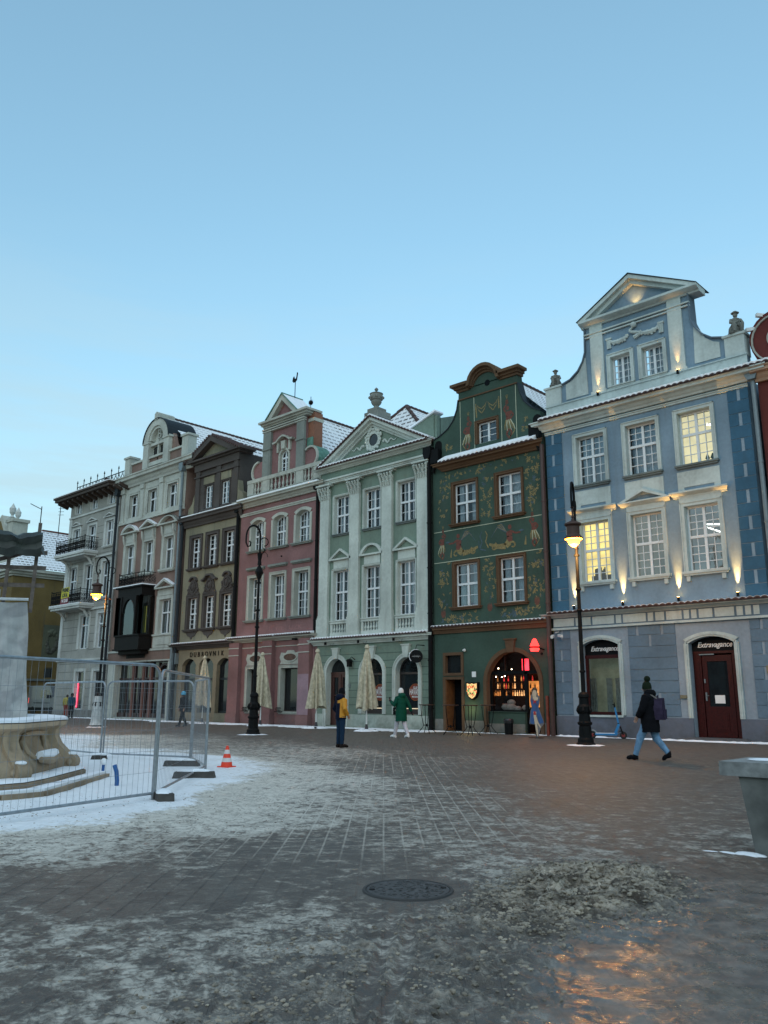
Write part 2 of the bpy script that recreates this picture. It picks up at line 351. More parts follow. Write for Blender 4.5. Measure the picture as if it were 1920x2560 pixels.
# ---------------------------------------------------------------- building pieces
def window(par, x0, x1, z0, z1, depth=0.25, rise=0, cols=2, rt=3, rb=3, tr=0.42, sur=None, sill=None, mat=None, curt=1, lit=None, fw=0.065, hood=None, y=0.0, glass=None):
    """a window of the house: frame with bars; pane, curtain, surround and sill below it"""
    mat = mat or WFRAME; b = MB(); ya, yb = y+depth-0.05, y+depth+0.02; cx = (x0+x1)/2
    zt = z1 - rise
    def top(x):
        if rise <= 0: return z1
        p = arc(x0, x1, z1, rise, 24)
        for (ax, az), (bx, bz) in zip(p, p[1:]):
            if ax <= x <= bx: return az + (bz-az)*(x-ax)/max(1e-6, bx-ax)
        return zt
    b.box(x0, x0+fw, ya, yb, z0, zt); b.box(x1-fw, x1, ya, yb, z0, zt); b.box(x0+fw, x1-fw, ya, yb, z0, z0+fw)
    if rise > 0: b.band(arc(x0, x1, z1, rise), arc(x0+fw, x1-fw, z1-fw, rise*(1-fw/((x1-x0)/2)) if rise > fw else rise), ya, yb)
    else: b.box(x0+fw, x1-fw, ya, yb, z1-fw, z1)
    zz = z1 - (z1-z0)*tr if tr else None
    nc = cols*2 if cols > 0 else 1
    if cols > 0: b.box(cx-0.05, cx+0.05, ya-0.015, yb, z0+fw, top(cx)-fw)
    if zz: b.box(x0+fw, x1-fw, ya-0.03, yb, zz-0.06, zz+0.04)
    m = 0.014
    if cols > 1:
        for i in range(1, cols):
            for xx in (x0+fw + (cx-0.05-x0-fw)*i/cols, cx+0.05 + (x1-fw-cx-0.05)*i/cols):
                if zz:
                    b.box(xx-m, xx+m, ya+0.01, yb-0.01, z0+fw, zz-0.06); b.box(xx-m, xx+m, ya+0.01, yb-0.01, zz+0.04, top(xx)-fw*0.8)
                else: b.box(xx-m, xx+m, ya+0.01, yb-0.01, z0+fw, top(xx)-fw*0.8)
    def rows(a, c, n):
        for i in range(1, n):
            q = a + (c-a)*i/n
            b.box(x0+fw, x1-fw, ya+0.015, yb-0.015, q-m, q+m)
    if zz: rows(z0+fw, zz-0.06, rb); rows(zz+0.04, (zt if rise > 0 else z1-fw), rt)
    else: rows(z0+fw, (zt if rise > 0 else z1-fw), rb)
    fr = b.build('window', mat, par)
    p = MB(); poly = [(x0, z0)] + (arc(x0, x1, z1, rise) if rise > 0 else [(x0, z1), (x1, z1)]) + [(x1, z0)]
    p.face([(x, y+depth-0.012, z) for x, z in poly][::-1]); p.build('pane', glass or random.Random(int(abs(x0*53+z0*29)*10)).choice((GLASS, GLASS_B, GLASS_C)), fr)
    if curt:
        c = MB(); rr = random.Random(int(abs(x0*31+z0*17)*10))
        def cloth(a, d, ztop, zbot):
            n = max(4, int((d-a)/0.05)); pts = []
            for i in range(n+1): pts.append((a+(d-a)*i/n, y+depth+0.12+0.02*math.sin(i*1.9)))
            for (xa_, y_a), (xb_, y_b) in zip(pts, pts[1:]): c.face([(xa_, y_a, zbot), (xb_, y_b, zbot), (xb_, y_b, ztop), (xa_, y_a, ztop)])
        W_ = x1-x0; ztp = top((x0+x1)/2)-0.02 if rise > 0 else z1
        ztp = min(ztp, zt+0.02 if rise > 0 else z1)
        if curt == 1:
            cloth(x0+W_*0.10, x0+W_*rr.uniform(.2, .34), ztp, z0); cloth(x0+W_*rr.uniform(.62, .75), x1-0.02, ztp, z0)
        elif curt == 2: cloth(x0+W_*0.13, x1-0.02, ztp, z0)
        elif curt == 3: cloth(x0+W_*0.5, x1-0.02, ztp, z0)
        elif curt == 4: cloth(x0+W_*0.1, x1-0.02, ztp, z0+(z1-z0)*0.5)
        if c.v: c.build('curtain', CURT, fr)
    if lit is not None:
        q = MB(); q.box(x0-0.3, x1+0.3, y+depth+0.55, y+depth+0.6, z0-0.1, z1+0.1); q.build('lit_room', lit, fr)
    if sur:
        w_, t_, sm = sur; s_ = MB()
        if rise > 0:
            s_.box(x0-w_, x0, y-t_, y, z0, zt); s_.box(x1, x1+w_, y-t_, y, z0, zt)
            s_.band(arc(x0-w_, x1+w_, z1+w_, rise*(1+w_/((x1-x0)/2)) if rise > 0.25 else rise+0.0), arc(x0, x1, z1, rise), y-t_, y)
        else:
            s_.box(x0-w_, x0, y-t_, y, z0, z1+w_); s_.box(x1, x1+w_, y-t_, y, z0, z1+w_); s_.box(x0, x1, y-t_, y, z1, z1+w_)
            s_.box(x0-w_, x0-w_+0.04, y-t_-0.03, y-t_, z0, z1+w_); s_.box(x1+w_-0.04, x1+w_, y-t_-0.03, y-t_, z0, z1+w_); s_.box(x0-w_, x1+w_, y-t_-0.03, y-t_, z1+w_-0.04, z1+w_)
        s_.build('surround', sm, fr)
    if sill:
        e, h, pr, sm = sill; s_ = MB(); s_.box(x0-e, x1+e, y-pr, y+depth-0.05 if e == 0 else y-0.002, z0-h, z0-0.01)
        s_.box(x0-e+0.05, x1+e-0.05, y-pr+0.05, y-0.002, z0-h-0.07, z0-h)
        if e: s_.box(x0+0.005, x1-0.005, y-0.002, y+depth-0.05, z0-h*0.5, z0-0.008)
        s_.build('sill', sm, fr)
    return fr
def tile_ledge(par, x0, x1, z, proj, back, rise, snow_t=0.07, sp=0.24, name='tile_ledge', y=0.0):
    """sloping row of curved tiles with snow on it, front edge at y-proj"""
    b = MB(); n = max(2, int((x1-x0)/sp)); sp = (x1-x0)/n; yf, yb = y-proj, y+back
    b.prism([(x0, z-0.05), (x1, z-0.05), (x1, z-0.01), (x0, z-0.01)], yf+0.04, yb)
    for i in range(n):
        a = x0+i*sp; c = [(a+sp*k/6, z-0.01+0.055*math.sin(PI*k/6)) for k in range(7)]
        for (ax, az), (bx, bz) in zip(c, c[1:]):
            b.face([(ax, yf, az-0.05), (bx, yf, bz-0.05), (bx, yf, bz), (ax, yf, az)])
            b.face([(ax, yf, az), (bx, yf, bz), (bx, yb, bz+rise), (ax, yb, az+rise)])
    o = b.build(name, TERRA, par)
    s = MB(); k = 6; m = n*k; rr = random.Random(int(abs(x0*10)))
    top = []; bot = []
    for i in range(m+1):
        x = x0 + (x1-x0)*i/m; ph = abs(math.sin(PI*i/k)); t = snow_t*(0.75+0.5*rr.random()*0.5)
        bot.append((x, yf+0.015, z+0.05*ph)); top.append((x, yf-0.005+0.02*rr.random(), z+0.045*ph+t))
    for i in range(m):
        s.face([bot[i], bot[i+1], top[i+1], top[i]])
        s.face([top[i], top[i+1], (top[i+1][0], yb, z+rise+snow_t+0.03), (top[i][0], yb, z+rise+snow_t+0.03)])
    s.face([(x0, yf, z), (x0, yf, z+snow_t), (x0, yb, z+rise+snow_t+0.03), (x0, yb, z)][::-1]); s.face([(x1, yf, z), (x1, yf, z+snow_t), (x1, yb, z+rise+snow_t+0.03), (x1, yb, z)])
    s.build('snow_cover', SNOW, o)
    return o
def cornice(par, x0, x1, z0, z1, proj, mat, name='cornice', y=0.0, ret=True):
    h = z1-z0
    prof = [(0.0, 0), (-0.10*proj/0.5-0.02, 0), (-0.13*proj/0.5-0.02, h*.18), (-0.45*proj, h*.34), (-0.55*proj, h*.55), (-0.86*proj, h*.62), (-0.88*proj, h*.84), (-proj, h*.9), (-proj, h), (0, h)]
    b = MB(); e = 1.0 if ret else 0.0
    b.sweepx([(py, z0+pz) for py, pz in prof], x0, x1, e, e)
    return b.build(name, mat, par, loc=(0, y, 0))
def tri_hood(b, cx, hw, z0, z1, y=-0.16, t=0.09):
    b.box(cx-hw, cx+hw, y, 0, z0, z0+t)
    b.prism([(cx-hw, z0+t), (cx, z1), (cx, z1-t*1.3), (cx-hw+t*2.2, z0+t)], y, 0); b.prism([(cx+hw, z0+t), (cx+hw-t*2.2, z0+t), (cx, z1-t*1.3), (cx, z1)], y, 0)
def arc_hood(b, cx, hw, z0, z1, y=-0.16, t=0.09):
    b.box(cx-hw, cx+hw, y, 0, z0, z0+t)
    b.band(arc(cx-hw*.97, cx+hw*.97, z1, z1-z0-t), arc(cx-hw*.75, cx+hw*.75, z1-t*1.2, max(.05, z1-z0-2.2*t)), y, 0)
def baluster(b, x, y, z0, z1, r=0.07, n=8):
    h = z1-z0
    b.lathe([(r*.9, 0), (r*.9, h*.08), (r*.45, h*.14), (r*.95, h*.32), (r*.8, h*.42), (r*.4, h*.62), (r*.55, h*.8), (r*.4, h*.86), (r*.9, h*.93), (r*.9, h)], (x, y, z0), n)
def downpipe(name, x, y, z0, z1, r, mat, label, hopper=True, top=None, par=None):
    b = MB(); b.tube([(x, y, z0), (x, y, z1)] if not top else [(x, y, z0), (x, y, z1-0.5), (top[0], top[1], z1)], r, 8)
    for k in range(int((z1-z0)/2.2)): b.lathe([(r*1.25, 0), (r*1.25, .05)], (x, y, z0+1+k*2.2), 8)
    if hopper:
        b.prism([(x-.24, z1+.45), (x-.24, z1+.1), (x-.14, z1-.15), (x+.14, z1-.15), (x+.24, z1+.1), (x+.24, z1+.45)], y-.2, y+.15)
    return b.build(name, mat, par)
def gable_roof(par, x0, x1, ze, xr, zr, y0, y1, name='roof', mat=None, hip=0.0):
    b = MB(); b.mat(mat or ROOFSNOW)
    b.face([(x0, y0, ze), (xr, y0+hip, zr), (xr, y1, zr), (x0, y1, ze)]); b.face([(x1, y0, ze), (x1, y1, ze), (xr, y1, zr), (xr, y0+hip, zr)])
    if hip: b.mat(ROOFSNOWX); b.face([(x0, y0, ze), (x1, y0, ze), (xr, y0+hip, zr)])
    else: b.face([(x0, y1, ze), (xr, y1, zr), (x1, y1, ze)])
    o = b.build(name, None, par)
    r = MB(); pts = [(xr, y0+hip+.05, zr+.03), (xr, y1, zr+.03)]; k = int((y1-y0-hip)/.35)
    for i in range(k): r.tube([(xr, y0+hip+.05+i*.35, zr+.04), (xr, y0+hip+.05+i*.35+.37, zr+.02)], [.10, .085], 8)
    if hip:
        for ex in (x0, x1):
            n_ = 9
            for i in range(n_):
                p = Vector((ex, y0, ze)).lerp(Vector((xr, y0+hip, zr)), i/n_); q = Vector((ex, y0, ze)).lerp(Vector((xr, y0+hip, zr)), (i+1.05)/n_)
                r.tube([p+Vector((0,0,.04)), q+Vector((0,0,.02))], [.11, .09], 8)
    r.build('ridge_tiles', TERRA, o)
    return o
def body(par, x0, x1, z0, z1, holes, mat, rev, depth=0.3, y=0.0, name='front_wall', extra=None, backdepth=11.0):
    b = MB(); b.mat(mat); b.wall(x0, x1, z0, z1, holes, y, depth, rev); b.mat(mat)
    b.face([(x1, y, z0), (x1, y+backdepth, z0), (x1, y+backdepth, z1), (x1, y, z1)]); b.face([(x0, y, z0), (x0, y, z1), (x0, y+backdepth, z1), (x0, y+backdepth, z0)])
    b.face([(x0, y, z1), (x1, y, z1), (x1, y+backdepth, z1), (x0, y+backdepth, z1)])
    if extra: extra(b)
    return b.build(name, None, par)
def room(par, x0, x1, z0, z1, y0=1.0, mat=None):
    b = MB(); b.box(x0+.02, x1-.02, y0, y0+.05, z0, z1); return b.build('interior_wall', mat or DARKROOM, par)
def grooves(b, x0, x1, zs, holes, y=-0.002, t=0.025):
    """thin dark joints between rusticated courses, skipping openings"""
    for z in zs:
        segs = [(x0, x1)]
        for h in holes:
            if h[2]-.02 < z < h[3]+.02:
                a0, a1 = h[0], h[1]
                if len(h) > 4 and h[4] > 0 and z > h[3]-h[4]:
                    pr = [p for p in arc(h[0], h[1], h[3], h[4], 24) if p[1] >= z]
                    if not pr: continue
                    a0, a1 = pr[0][0], pr[-1][0]
                ns = []
                for s0, s1 in segs:
                    if a1 <= s0 or a0 >= s1: ns.append((s0, s1))
                    else:
                        if a0 > s0: ns.append((s0, a0))
                        if a1 < s1: ns.append((a1, s1))
                segs = ns
        for s0, s1 in segs: b.box(s0, s1, y-0.004, y, z-t/2, z+t/2)
def ornament(b, cx, cz, w, h, y, n=26, seed=1, r=0.05):
    """cluster of carved leaves and scrolls in low relief"""
    rr = random.Random(seed)
    for i in range(n):
        t = 2*PI*i/n; a = rr.uniform(.75, 1); px, pz = cx+w/2*a*math.cos(t), cz+h/2*a*math.sin(t)
        b.ball((px, y, pz), r*rr.uniform(.7, 1.4), 5, (1.0, 0.6, rr.uniform(.8, 1.6)))
# ================================================================ blue house (right)
B_W = plaster('blue render', (0.175, 0.255, 0.325), 0.25); B_T = plaster('cream trim', (0.44, 0.50, 0.485), 0.35)
B_Q = plaster('dark blue quoin', (0.042, 0.115, 0.185), 0.2); B_J = plaster('pale quoin joint', (0.25, 0.33, 0.40), 0.2)
B_G = plaster('grey blue block', (0.115, 0.17, 0.225), 0.3); B_P = plaster('pale grey blue panel', (0.24, 0.29, 0.34), 0.3); B_PL = plaster('grey plinth render', (0.115, 0.13, 0.165), 0.5)
REDWOOD = plain('dark red varnished wood', (0.036, 0.0045, 0.004), 0.4, var=0.35, scale=14, spec=.25)
DARKGLASS = plain('dark glossy glass', (0.010, 0.013, 0.016), 0.05, var=0.2, spec=0.6)
BLACKSIGN = plain('black sign board', (0.005, 0.006, 0.007), 0.6, spec=.1)
LETTER = plain('white lettering', (0.75, 0.75, 0.74), 0.5, var=0.02)
def litmat(name, c, s, sc=1.2, lo=0.55):
    m, n, b, out = nodes(name); L = n.links.new
    tc = N(n, 'ShaderNodeTexCoord'); nz = N(n, 'ShaderNodeTexNoise'); nz.inputs['Scale'].default_value = sc; nz.inputs['Detail'].default_value = 3
    mr = N(n, 'ShaderNodeMapRange', i1=0.35, i2=0.65, i3=lo*s, i4=s); L(tc.outputs['Object'], nz.inputs[0]); L(nz.outputs[0], mr.inputs[0])
    em = N(n, 'ShaderNodeEmission'); em.inputs[0].default_value = (*c, 1); L(mr.outputs[0], em.inputs[1]); L(em.outputs[0], out.inputs[0]); return m
LIT_Y = litmat('lit yellow office', (1.0, 0.72, 0.22), 0.95); LIT_P = litmat('pale lit office', (1.0, 0.88, 0.52), 0.50, 0.9, 0.6); LIT_D = litmat('dim office', (0.55, 0.52, 0.46), 0.18, 0.8, .5); LIT_D2 = litmat('dim warm office', (0.62, 0.62, 0.52), 0.16, 0.8, .5)
WARM = litmat('warm lamp element', (1.0, 0.55, 0.16), 30, 1, 1); TUBE = litmat('white ceiling tube', (1, .95, .85), 3.0, 1, 1)
h7 = empty('town_house', (0, 0, 0), 0, 'pale blue gabled house with cream pediment and dark blue corner blocks', 'house')
X0, X1 = -18.58, -9.85
wcx = (-16.44, -14.16, -11.96)
H = []
for c in wcx: H += [(c-.65, c+.65, 10.28, 12.39, 0), (c-.65, c+.65, 6.15, 8.65, 0)]
body(h7, X0, X1, 4.35, 13.2, H, B_W, B_T)
Hg = [(-17.30, -15.68, .86, 3.80, .22, .32), (-12.86, -11.19, .12, 3.72, .24, .38)]
def ex7(b):
    b.mat(B_T)
body(h7, X0, X1, -.15, 4.35, Hg, B_P, B_P, name='ground_floor_wall')
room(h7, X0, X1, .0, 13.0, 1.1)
# quoins
q = MB()
for xa_, xb_, side in ((X0, -17.78, 0), (-10.62, X1, 1)):
    q.mat(B_J); q.box(xa_, xb_, -.015, 0, 5.0, 12.84)
    z = 5.0; k = 0
    while z < 12.8:
        q.mat(B_Q); zt = min(z+.475, 12.82)
        if k % 2 == 0: q.box(xa_, xb_, -.04, -.015, z+.01, zt)
        else:
            c = (xa_+xb_)/2+(.02 if side else -.05); q.box(xa_, c-.065, -.04, -.015, z+.01, zt); q.box(c+.065, xb_, -.04, -.015, z+.01, zt)
        z += .49; k += 1
q.split_build('quoin_strip', None, h7)
# ground floor block work
q = MB(); q.mat(B_G)
def blocks(xa_, xb_, bars, z0=.84, rows=8, rh=.435):
    for k in range(rows):
        z = z0+k*rh; cuts = bars.get(k, []); s0 = xa_
        for c in cuts:
            q.mat(B_G); q.box(s0, c-.055, -.03, 0, z+.012, z+rh-.012); s0 = c+.055
        q.mat(B_G); q.box(s0, xb_, -.03, 0, z+.012, z+rh-.012)
blocks(X0, -17.82, {1: [-18.25], 3: [-18.25], 5: [-18.25], 7: [-18.2]})
blocks(-15.24, -13.33, {7: [-14.85, -13.85], 6: [-14.35], 1: [-14.1]})
blocks(-10.6, X1, {7: [-10.2], 5: [-10.2], 3: [-10.2], 1: [-10.2]})
q.split_build('blockwork', None, h7, gap=.2)
q = MB(); q.box(X0-.02, -12.87, -.06, 0, -.15, .80); q.box(-11.18, X1+.02, -.06, 0, -.15, .80); q.split_build('plinth', B_PL, h7)
q = MB(); q.box(-13.4, -10.9, -.34, -.06, -.1, .10); q.box(-13.1, -11.0, -.18, .3, .10, .13); q.build('door_step', plain('dark step stone', (.09, .09, .095), .8, bump=.3), h7)
# frieze, cornices
q = MB(); q.mat(B_G); q.box(X0, X1, -.05, 0, 4.30, 4.80)
q.mat(B_T); xs = X0+.05; wl = [.95, .22, .38, .95, .22, .95, .22, .35, .6, .2, .2, .5, .7, .22, .2, .2, 1.05, .25, .95, .22, .9]
for k, wv in enumerate(wl):
    if xs+wv > X1: break
    q.box(xs, xs+wv, -.075, -.05, 4.40, 4.72); xs += wv+.085
q.box(X0-.05, X1+.05, -.12, 0, 4.26, 4.345); q.build('frieze', None, h7)
cornice(h7, X0-.02, X1+.1, 4.76, 4.92, .42, B_T); tile_ledge(h7, X0-.02, X1+.12, 4.95, .48, 0, .0, .02, name='tile_ledge')
cornice(h7, X0+.02, X1+.3, 12.98, 13.38, .55, B_T, 'main_cornice'); tile_ledge(h7, X0-.0, X1+.3, 13.40, .62, 0.0, .22, .07)
q = MB(); q.box(X0-.02, X1+.02, -.07, 0, 12.80, 12.88); q.box(X0-.02, X1+.02, -.11, 0, 12.88, 12.92); q.build('upper_band', B_T, h7)
# windows
SLATE = plaster('grey sill stone', (.14, .17, .17), .3)
for i, c in enumerate(wcx):
    window(h7, c-.65, c+.65, 10.28, 12.39, rt=3, rb=3, sur=(.16, .06, B_T), sill=(.2, .08, .16, SLATE), curt=[1, 2, 0][i], lit=[None, None, LIT_P][i])
    window(h7, c-.65, c+.65, 6.15, 8.65, rt=4, rb=4, tr=.47, sur=(.16, .06, B_T), sill=(.22, .1, .18, B_T), curt=0, lit=[LIT_Y, LIT_D2, LIT_D][i])
q = MB()
for c in wcx:
    q.prism([(c-.82, 10.02), (c-.82, 9.28), (c-.58, 9.28), (c-.58, 9.40), (c+.58, 9.40), (c+.58, 9.28), (c+.82, 9.28), (c+.82, 10.02)], -.03, 0)
    q.box(c-.81, c+.81, -.05, 0, 8.82, 9.02)
    for sx_ in (-.66, .66): q.box(c+sx_-.07, c+sx_+.07, -.1, 0, 5.78, 5.97)
for c in (wcx[0], wcx[2]):
    q.sweepx([(0, 9.0), (-.06, 9.0), (-.08, 9.06), (-.2, 9.12), (-.26, 9.16), (-.26, 9.22), (0, 9.24)], c-1.02, c+1.02, .4, .4)
q.split_build('window_apron', B_T, h7, gap=.1)
q = MB(); c = wcx[1]; q.sweepx([(0, 9.0), (-.06, 9.0), (-.18, 9.08), (-.24, 9.12), (-.24, 9.17), (0, 9.17)], c-1.02, c+1.02, .3, .3)
q.prism([(c-1.04, 9.17), (c, 9.62), (c+1.04, 9.17), (c+.8, 9.17), (c, 9.50), (c-.8, 9.17)], -.24, 0); q.build('window_pediment', B_T, h7)
# gable
cl_ = [(-18.43, 13.78), (-18.43, 14.93), (-17.70, 14.93), (-17.2, 15.07), (-16.8, 15.36), (-16.55, 15.72), (-16.42, 16.1), (-16.38, 17.25), (-11.76, 17.25), (-11.74, 16.1), (-11.6, 15.72), (-11.36, 15.38), (-10.98, 15.09), (-10.5, 14.95), (-9.80, 14.95), (-9.80, 13.78)]
q = MB(); Gh = [(-15.27, -14.38, 14.28, 15.56), (-13.87, -12.97, 14.28, 15.56)]
q.mat(B_W)
xc = [-16.38, -11.76]
q.wall(-16.38, -11.76, 13.78, 17.25, Gh, 0.25-.25, .25, B_T)
q.mat(B_W); q.prism([p for p in cl_ if p[0] <= -16.38] + [(-16.38, 13.78)], 0, .45); q.prism([(-11.76, 13.78)] + [p for p in cl_ if p[0] >= -11.76], 0, .45)
q.box(-16.38, -11.76, .28, .45, 13.78, 14.25); q.box(-16.38, -11.76, .28, .45, 15.6, 17.25)
q.build('gable_wall', None, h7)
q = MB()
q.box(-18.47, -9.76, -.06, 0, 13.6, 14.06); q.box(-18.5, -9.73, -.12, 0, 14.06, 14.10)
q.box(-18.45, -17.68, -.09, .5, 14.10, 14.9); q.box(-10.52, -9.78, -.09, .5, 14.10, 14.9)
q.box(-18.52, -17.62, -.14, .55, 14.9, 14.99); q.box(-10.58, -9.72, -.14, .55, 14.9, 14.99)
for a, d in ((-16.14, -15.55), (-12.65, -12.07)): q.box(a, d, -.09, 0, 14.1, 17.2); q.box(a-.06, d+.06, -.12, 0, 14.1, 14.22)
q.box(-15.5, -12.72, -.04, 0, 14.1, 14.2)
q.box(-16.42, -11.72, -.10, 0, 16.72, 16.78); q.box(-16.42, -11.72, -.13, 0, 16.85, 16.91)
q.prism([(-17.45, 14.22), (-17.45, 14.93), (-17.1, 15.05), (-16.78, 15.32), (-16.6, 15.62), (-16.52, 15.9), (-16.42, 15.9), (-16.38, 14.22)], -.03, 0)
q.prism([(-11.72, 14.25), (-11.66, 15.85), (-11.4, 15.55), (-11.25, 15.2), (-10.95, 14.95), (-10.72, 14.86), (-10.72, 14.25)], -.03, 0)
for c in (-14.825, -13.42):
    pass
q.build('gable_trim', B_T, h7)
for c in (-14.825, -13.42):
    window(h7, c-.445, c+.445, 14.28, 15.56, cols=2, tr=None, rb=4, sur=(.16, .06, B_T), sill=(.16, .05, .1, B_T), curt=2)
# coping along the curves
q = MB()
for pts in (cl_[2:8], cl_[8:14]):
    for (ax, az), (bx, bz) in zip(pts, pts[1:]):
        q.obox((ax, .2, az+.02), (bx, .2, bz+.02), .62, .05, (0, 0, 1) if abs(bx-ax) > abs(bz-az) else (1, 0, 0))
q.split_build('coping', plaster('grey coping', (.12, .16, .2), .2), h7)
# pediment
q = MB(); q.mat(B_W); q.prism([(-16.2, 17.4), (-11.75, 17.4), (-14.08, 18.6)], .02, .5)
q.mat(B_T); q.sweepx([(0.5, 17.2), (0, 17.2), (-.08, 17.2), (-.12, 17.26), (-.3, 17.32), (-.38, 17.36), (-.38, 17.46), (.5, 17.46)], -16.52, -11.28, .0, .0)
for sgn in (-1, 1):
    e = -13.92+sgn*2.61
    q.prism([(e, 17.46), (-14.06, 18.86), (-14.06, 18.68), (e-sgn*.36, 17.46)], -.38, .5)
    q.prism([(e-sgn*.36, 17.46), (-14.08, 18.68), (-14.08, 18.5), (e-sgn*.72, 17.46)], -.2, .5)
q.mat(PIPE)
for sgn in (-1, 1):
    e = -13.92+sgn*2.67; q.prism([(e, 17.46), (-14.06, 18.91), (-14.06, 18.86), (e-sgn*.06, 17.46)], -.42, .9)
q.build('pediment', None, h7)
# swag
q = MB(); rr = random.Random(3)
for sgn in (-1, 1):
    pts = []
    for i in range(13):
        t = i/12; x = -14.12+sgn*(.28+t*.85); z = 16.27 - .12*math.sin(PI*t) + .0*t; pts.append((x, -.05, z))
        for k in range(3): q.ball((x+rr.uniform(-.03, .03), -.05, z+rr.uniform(-.09, .09)), rr.uniform(.04, .065), 5, (1, .7, 1))
    q.tube(pts, [.03+.07*math.sin(PI*i/12) for i in range(13)], 6)
    x = -14.12+sgn*1.16; q.box(x-.09, x+.09, -.06, 0, 15.98, 16.36); q.box(x-.13, x+.13, -.09, 0, 16.36, 16.44)
    for k in range(3): q.tube([(x-.06+k*.06, -.07, 16.34), (x-.065+k*.065, -.07, 15.95)], .028, 5)
pts = [(-14.12+.3*math.sin(t*1.3)*(1-t/9), -.08, 16.1+t*.1) for t in [i*.5 for i in range(12)]]
q.tube(pts, [.09-.005*i for i in range(12)], 6); q.ball((-14.1, -.1, 16.66), .13, 7); q.build('swag_relief', B_T, h7, smooth=True)
# seated stone figures on the pedestals
STONE = plaster('weathered stone', (.20, .21, .19), .7, (.03, .03, .03))
def seated(x, z, s, face):
    b = MB()
    b.lathe([(.30, 0), (.32, .1), (.30, .25), (.26, .34), (.2, .42), (.17, .5), (.2, .6), (.2, .68), (.1, .74), (.06, .78)], (0, 0, 0), 12, 1.0, .8)
    b.ball((0, -.03, .87), .1, 8, (1, 1, 1.15)); b.lathe([(.15, 0), (.17, .03), (.1, .06), (.08, .1), (.02, .12)], (0, -.03, .93), 10)
    b.tube([(-.18, -.02, .66), (-.24, -.12, .5), (-.1, -.24, .44), (.05, -.24, .5)], [.07, .06, .05, .04], 6)
    b.tube([(.18, -.02, .66), (.25, -.1, .48), (.12, -.22, .36), (0, -.26, .3)], [.07, .06, .05, .04], 6)
    b.tube([(-.12, -.05, .3), (-.15, -.3, .34), (-.15, -.32, .02)], [.12, .1, .07], 7); b.tube([(.12, -.05, .3), (.15, -.3, .32), (.13, -.32, .02)], [.12, .1, .07], 7)
    b.box(-.34, .34, -.34, .26, -.04, .05)
    o = b.build('seated_figure', STONE, h7, smooth=True); o.location = (x, .18, z); o.scale = (s, s, s); o.rotation_euler = (0, 0, face)
seated(-18.06, 15.03, .80, .5); seated(-10.12, 15.03, .92, .6)
# ground floor shop window and door
def archsur(b, x0, x1, z0, z1, rise, w_, t_):
    b.box(x0-w_, x0, -t_, 0, z0, z1-rise); b.box(x1, x1+w_, -t_, 0, z0, z1-rise)
    b.band(arc(x0-w_, x1+w_, z1+w_, rise+.02, 12), arc(x0, x1, z1, rise, 12), -t_, 0)
q = MB(); archsur(q, -17.30, -15.68, .86, 3.80, .22, .17, .07); archsur(q, -17.36, -15.62, .86, 3.86, .22, .06, .1)
q.box(-17.3, -15.6, -.12, .3, .78, .86); q.build('shop_window_surround', B_T, h7)
q = MB(); archsur(q, -12.86, -11.19, .80, 3.72, .24, .17, .07); archsur(q, -12.92, -11.13, .80, 3.78, .24, .06, .1); q.build('door_surround', B_T, h7)
q = MB(); q.prism([(-17.3, 3.2)] + arc(-17.3, -15.68, 3.80, .22) + [(-15.68, 3.2)], .24, .32); sb = q.build('sign_board', BLACKSIGN, h7)
text_obj('lettering', 'Extravagance', .27, (-16.43, .225, 3.44), LETTER, sb, shear=.35, width=1.22, ext=.004, bold=.004)
q = MB(); q.prism([(-12.86, 3.2)] + arc(-12.86, -11.19, 3.72, .24) + [(-11.19, 3.2)], .26, .36); sb = q.build('sign_board', BLACKSIGN, h7)
text_obj('lettering', 'Extravagance', .27, (-12.01, .245, 3.42), LETTER, sb, shear=.35, width=1.28, ext=.004, bold=.004)
q = MB(); x0, x1, z0, z1 = -17.3, -15.68, .86, 3.2
q.box(x0, x0+.11, .22, .32, z0, z1); q.box(x1-.11, x1, .22, .32, z0, z1); q.box(x0, x1, .2, .32, z1-.14, z1); q.box(x0+.11, x1-.11, .22, .32, z0, z0+.12)
sw = q.build('shop_window_frame', REDWOOD, h7)
q = MB()
for a_, b_ in ((-17.5, -17.15), (-16.7, -16.45), (-16.3, -16.1)):
    n_ = 8
    for i in range(n_): u0, u1 = a_+(b_-a_)*i/n_, a_+(b_-a_)*(i+1)/n_; q.face([(u0, .75+.03*(i % 2), .9), (u1, .75+.03*((i+1) % 2), .9), (u1, .75+.03*((i+1) % 2), 2.3), (u0, .75+.03*(i % 2), 2.3)])
q.build('hanging_fabric', CURT, sw)
q = MB(); q.face([(x0, .27, z0), (x1, .27, z0), (x1, .27, z1), (x0, .27, z1)]); q.build('pane', glass_mat('shop glass', (.8, .85, .8), 1.6), sw)
q = MB(); q.box(x0-.6, x1+.1, .90, .94, .3, 3.3); q.box(x0-.2, x1+.1, .34, .9, .55, .62); q.build('display_backdrop', plain('faintly glowing shop interior', (.30, .30, .24), .8, var=.8, scale=1.6, emit=(.7, .8, .6), es=.035), sw)  # backdrop glows faintly itself, standing in for dim light inside the shop
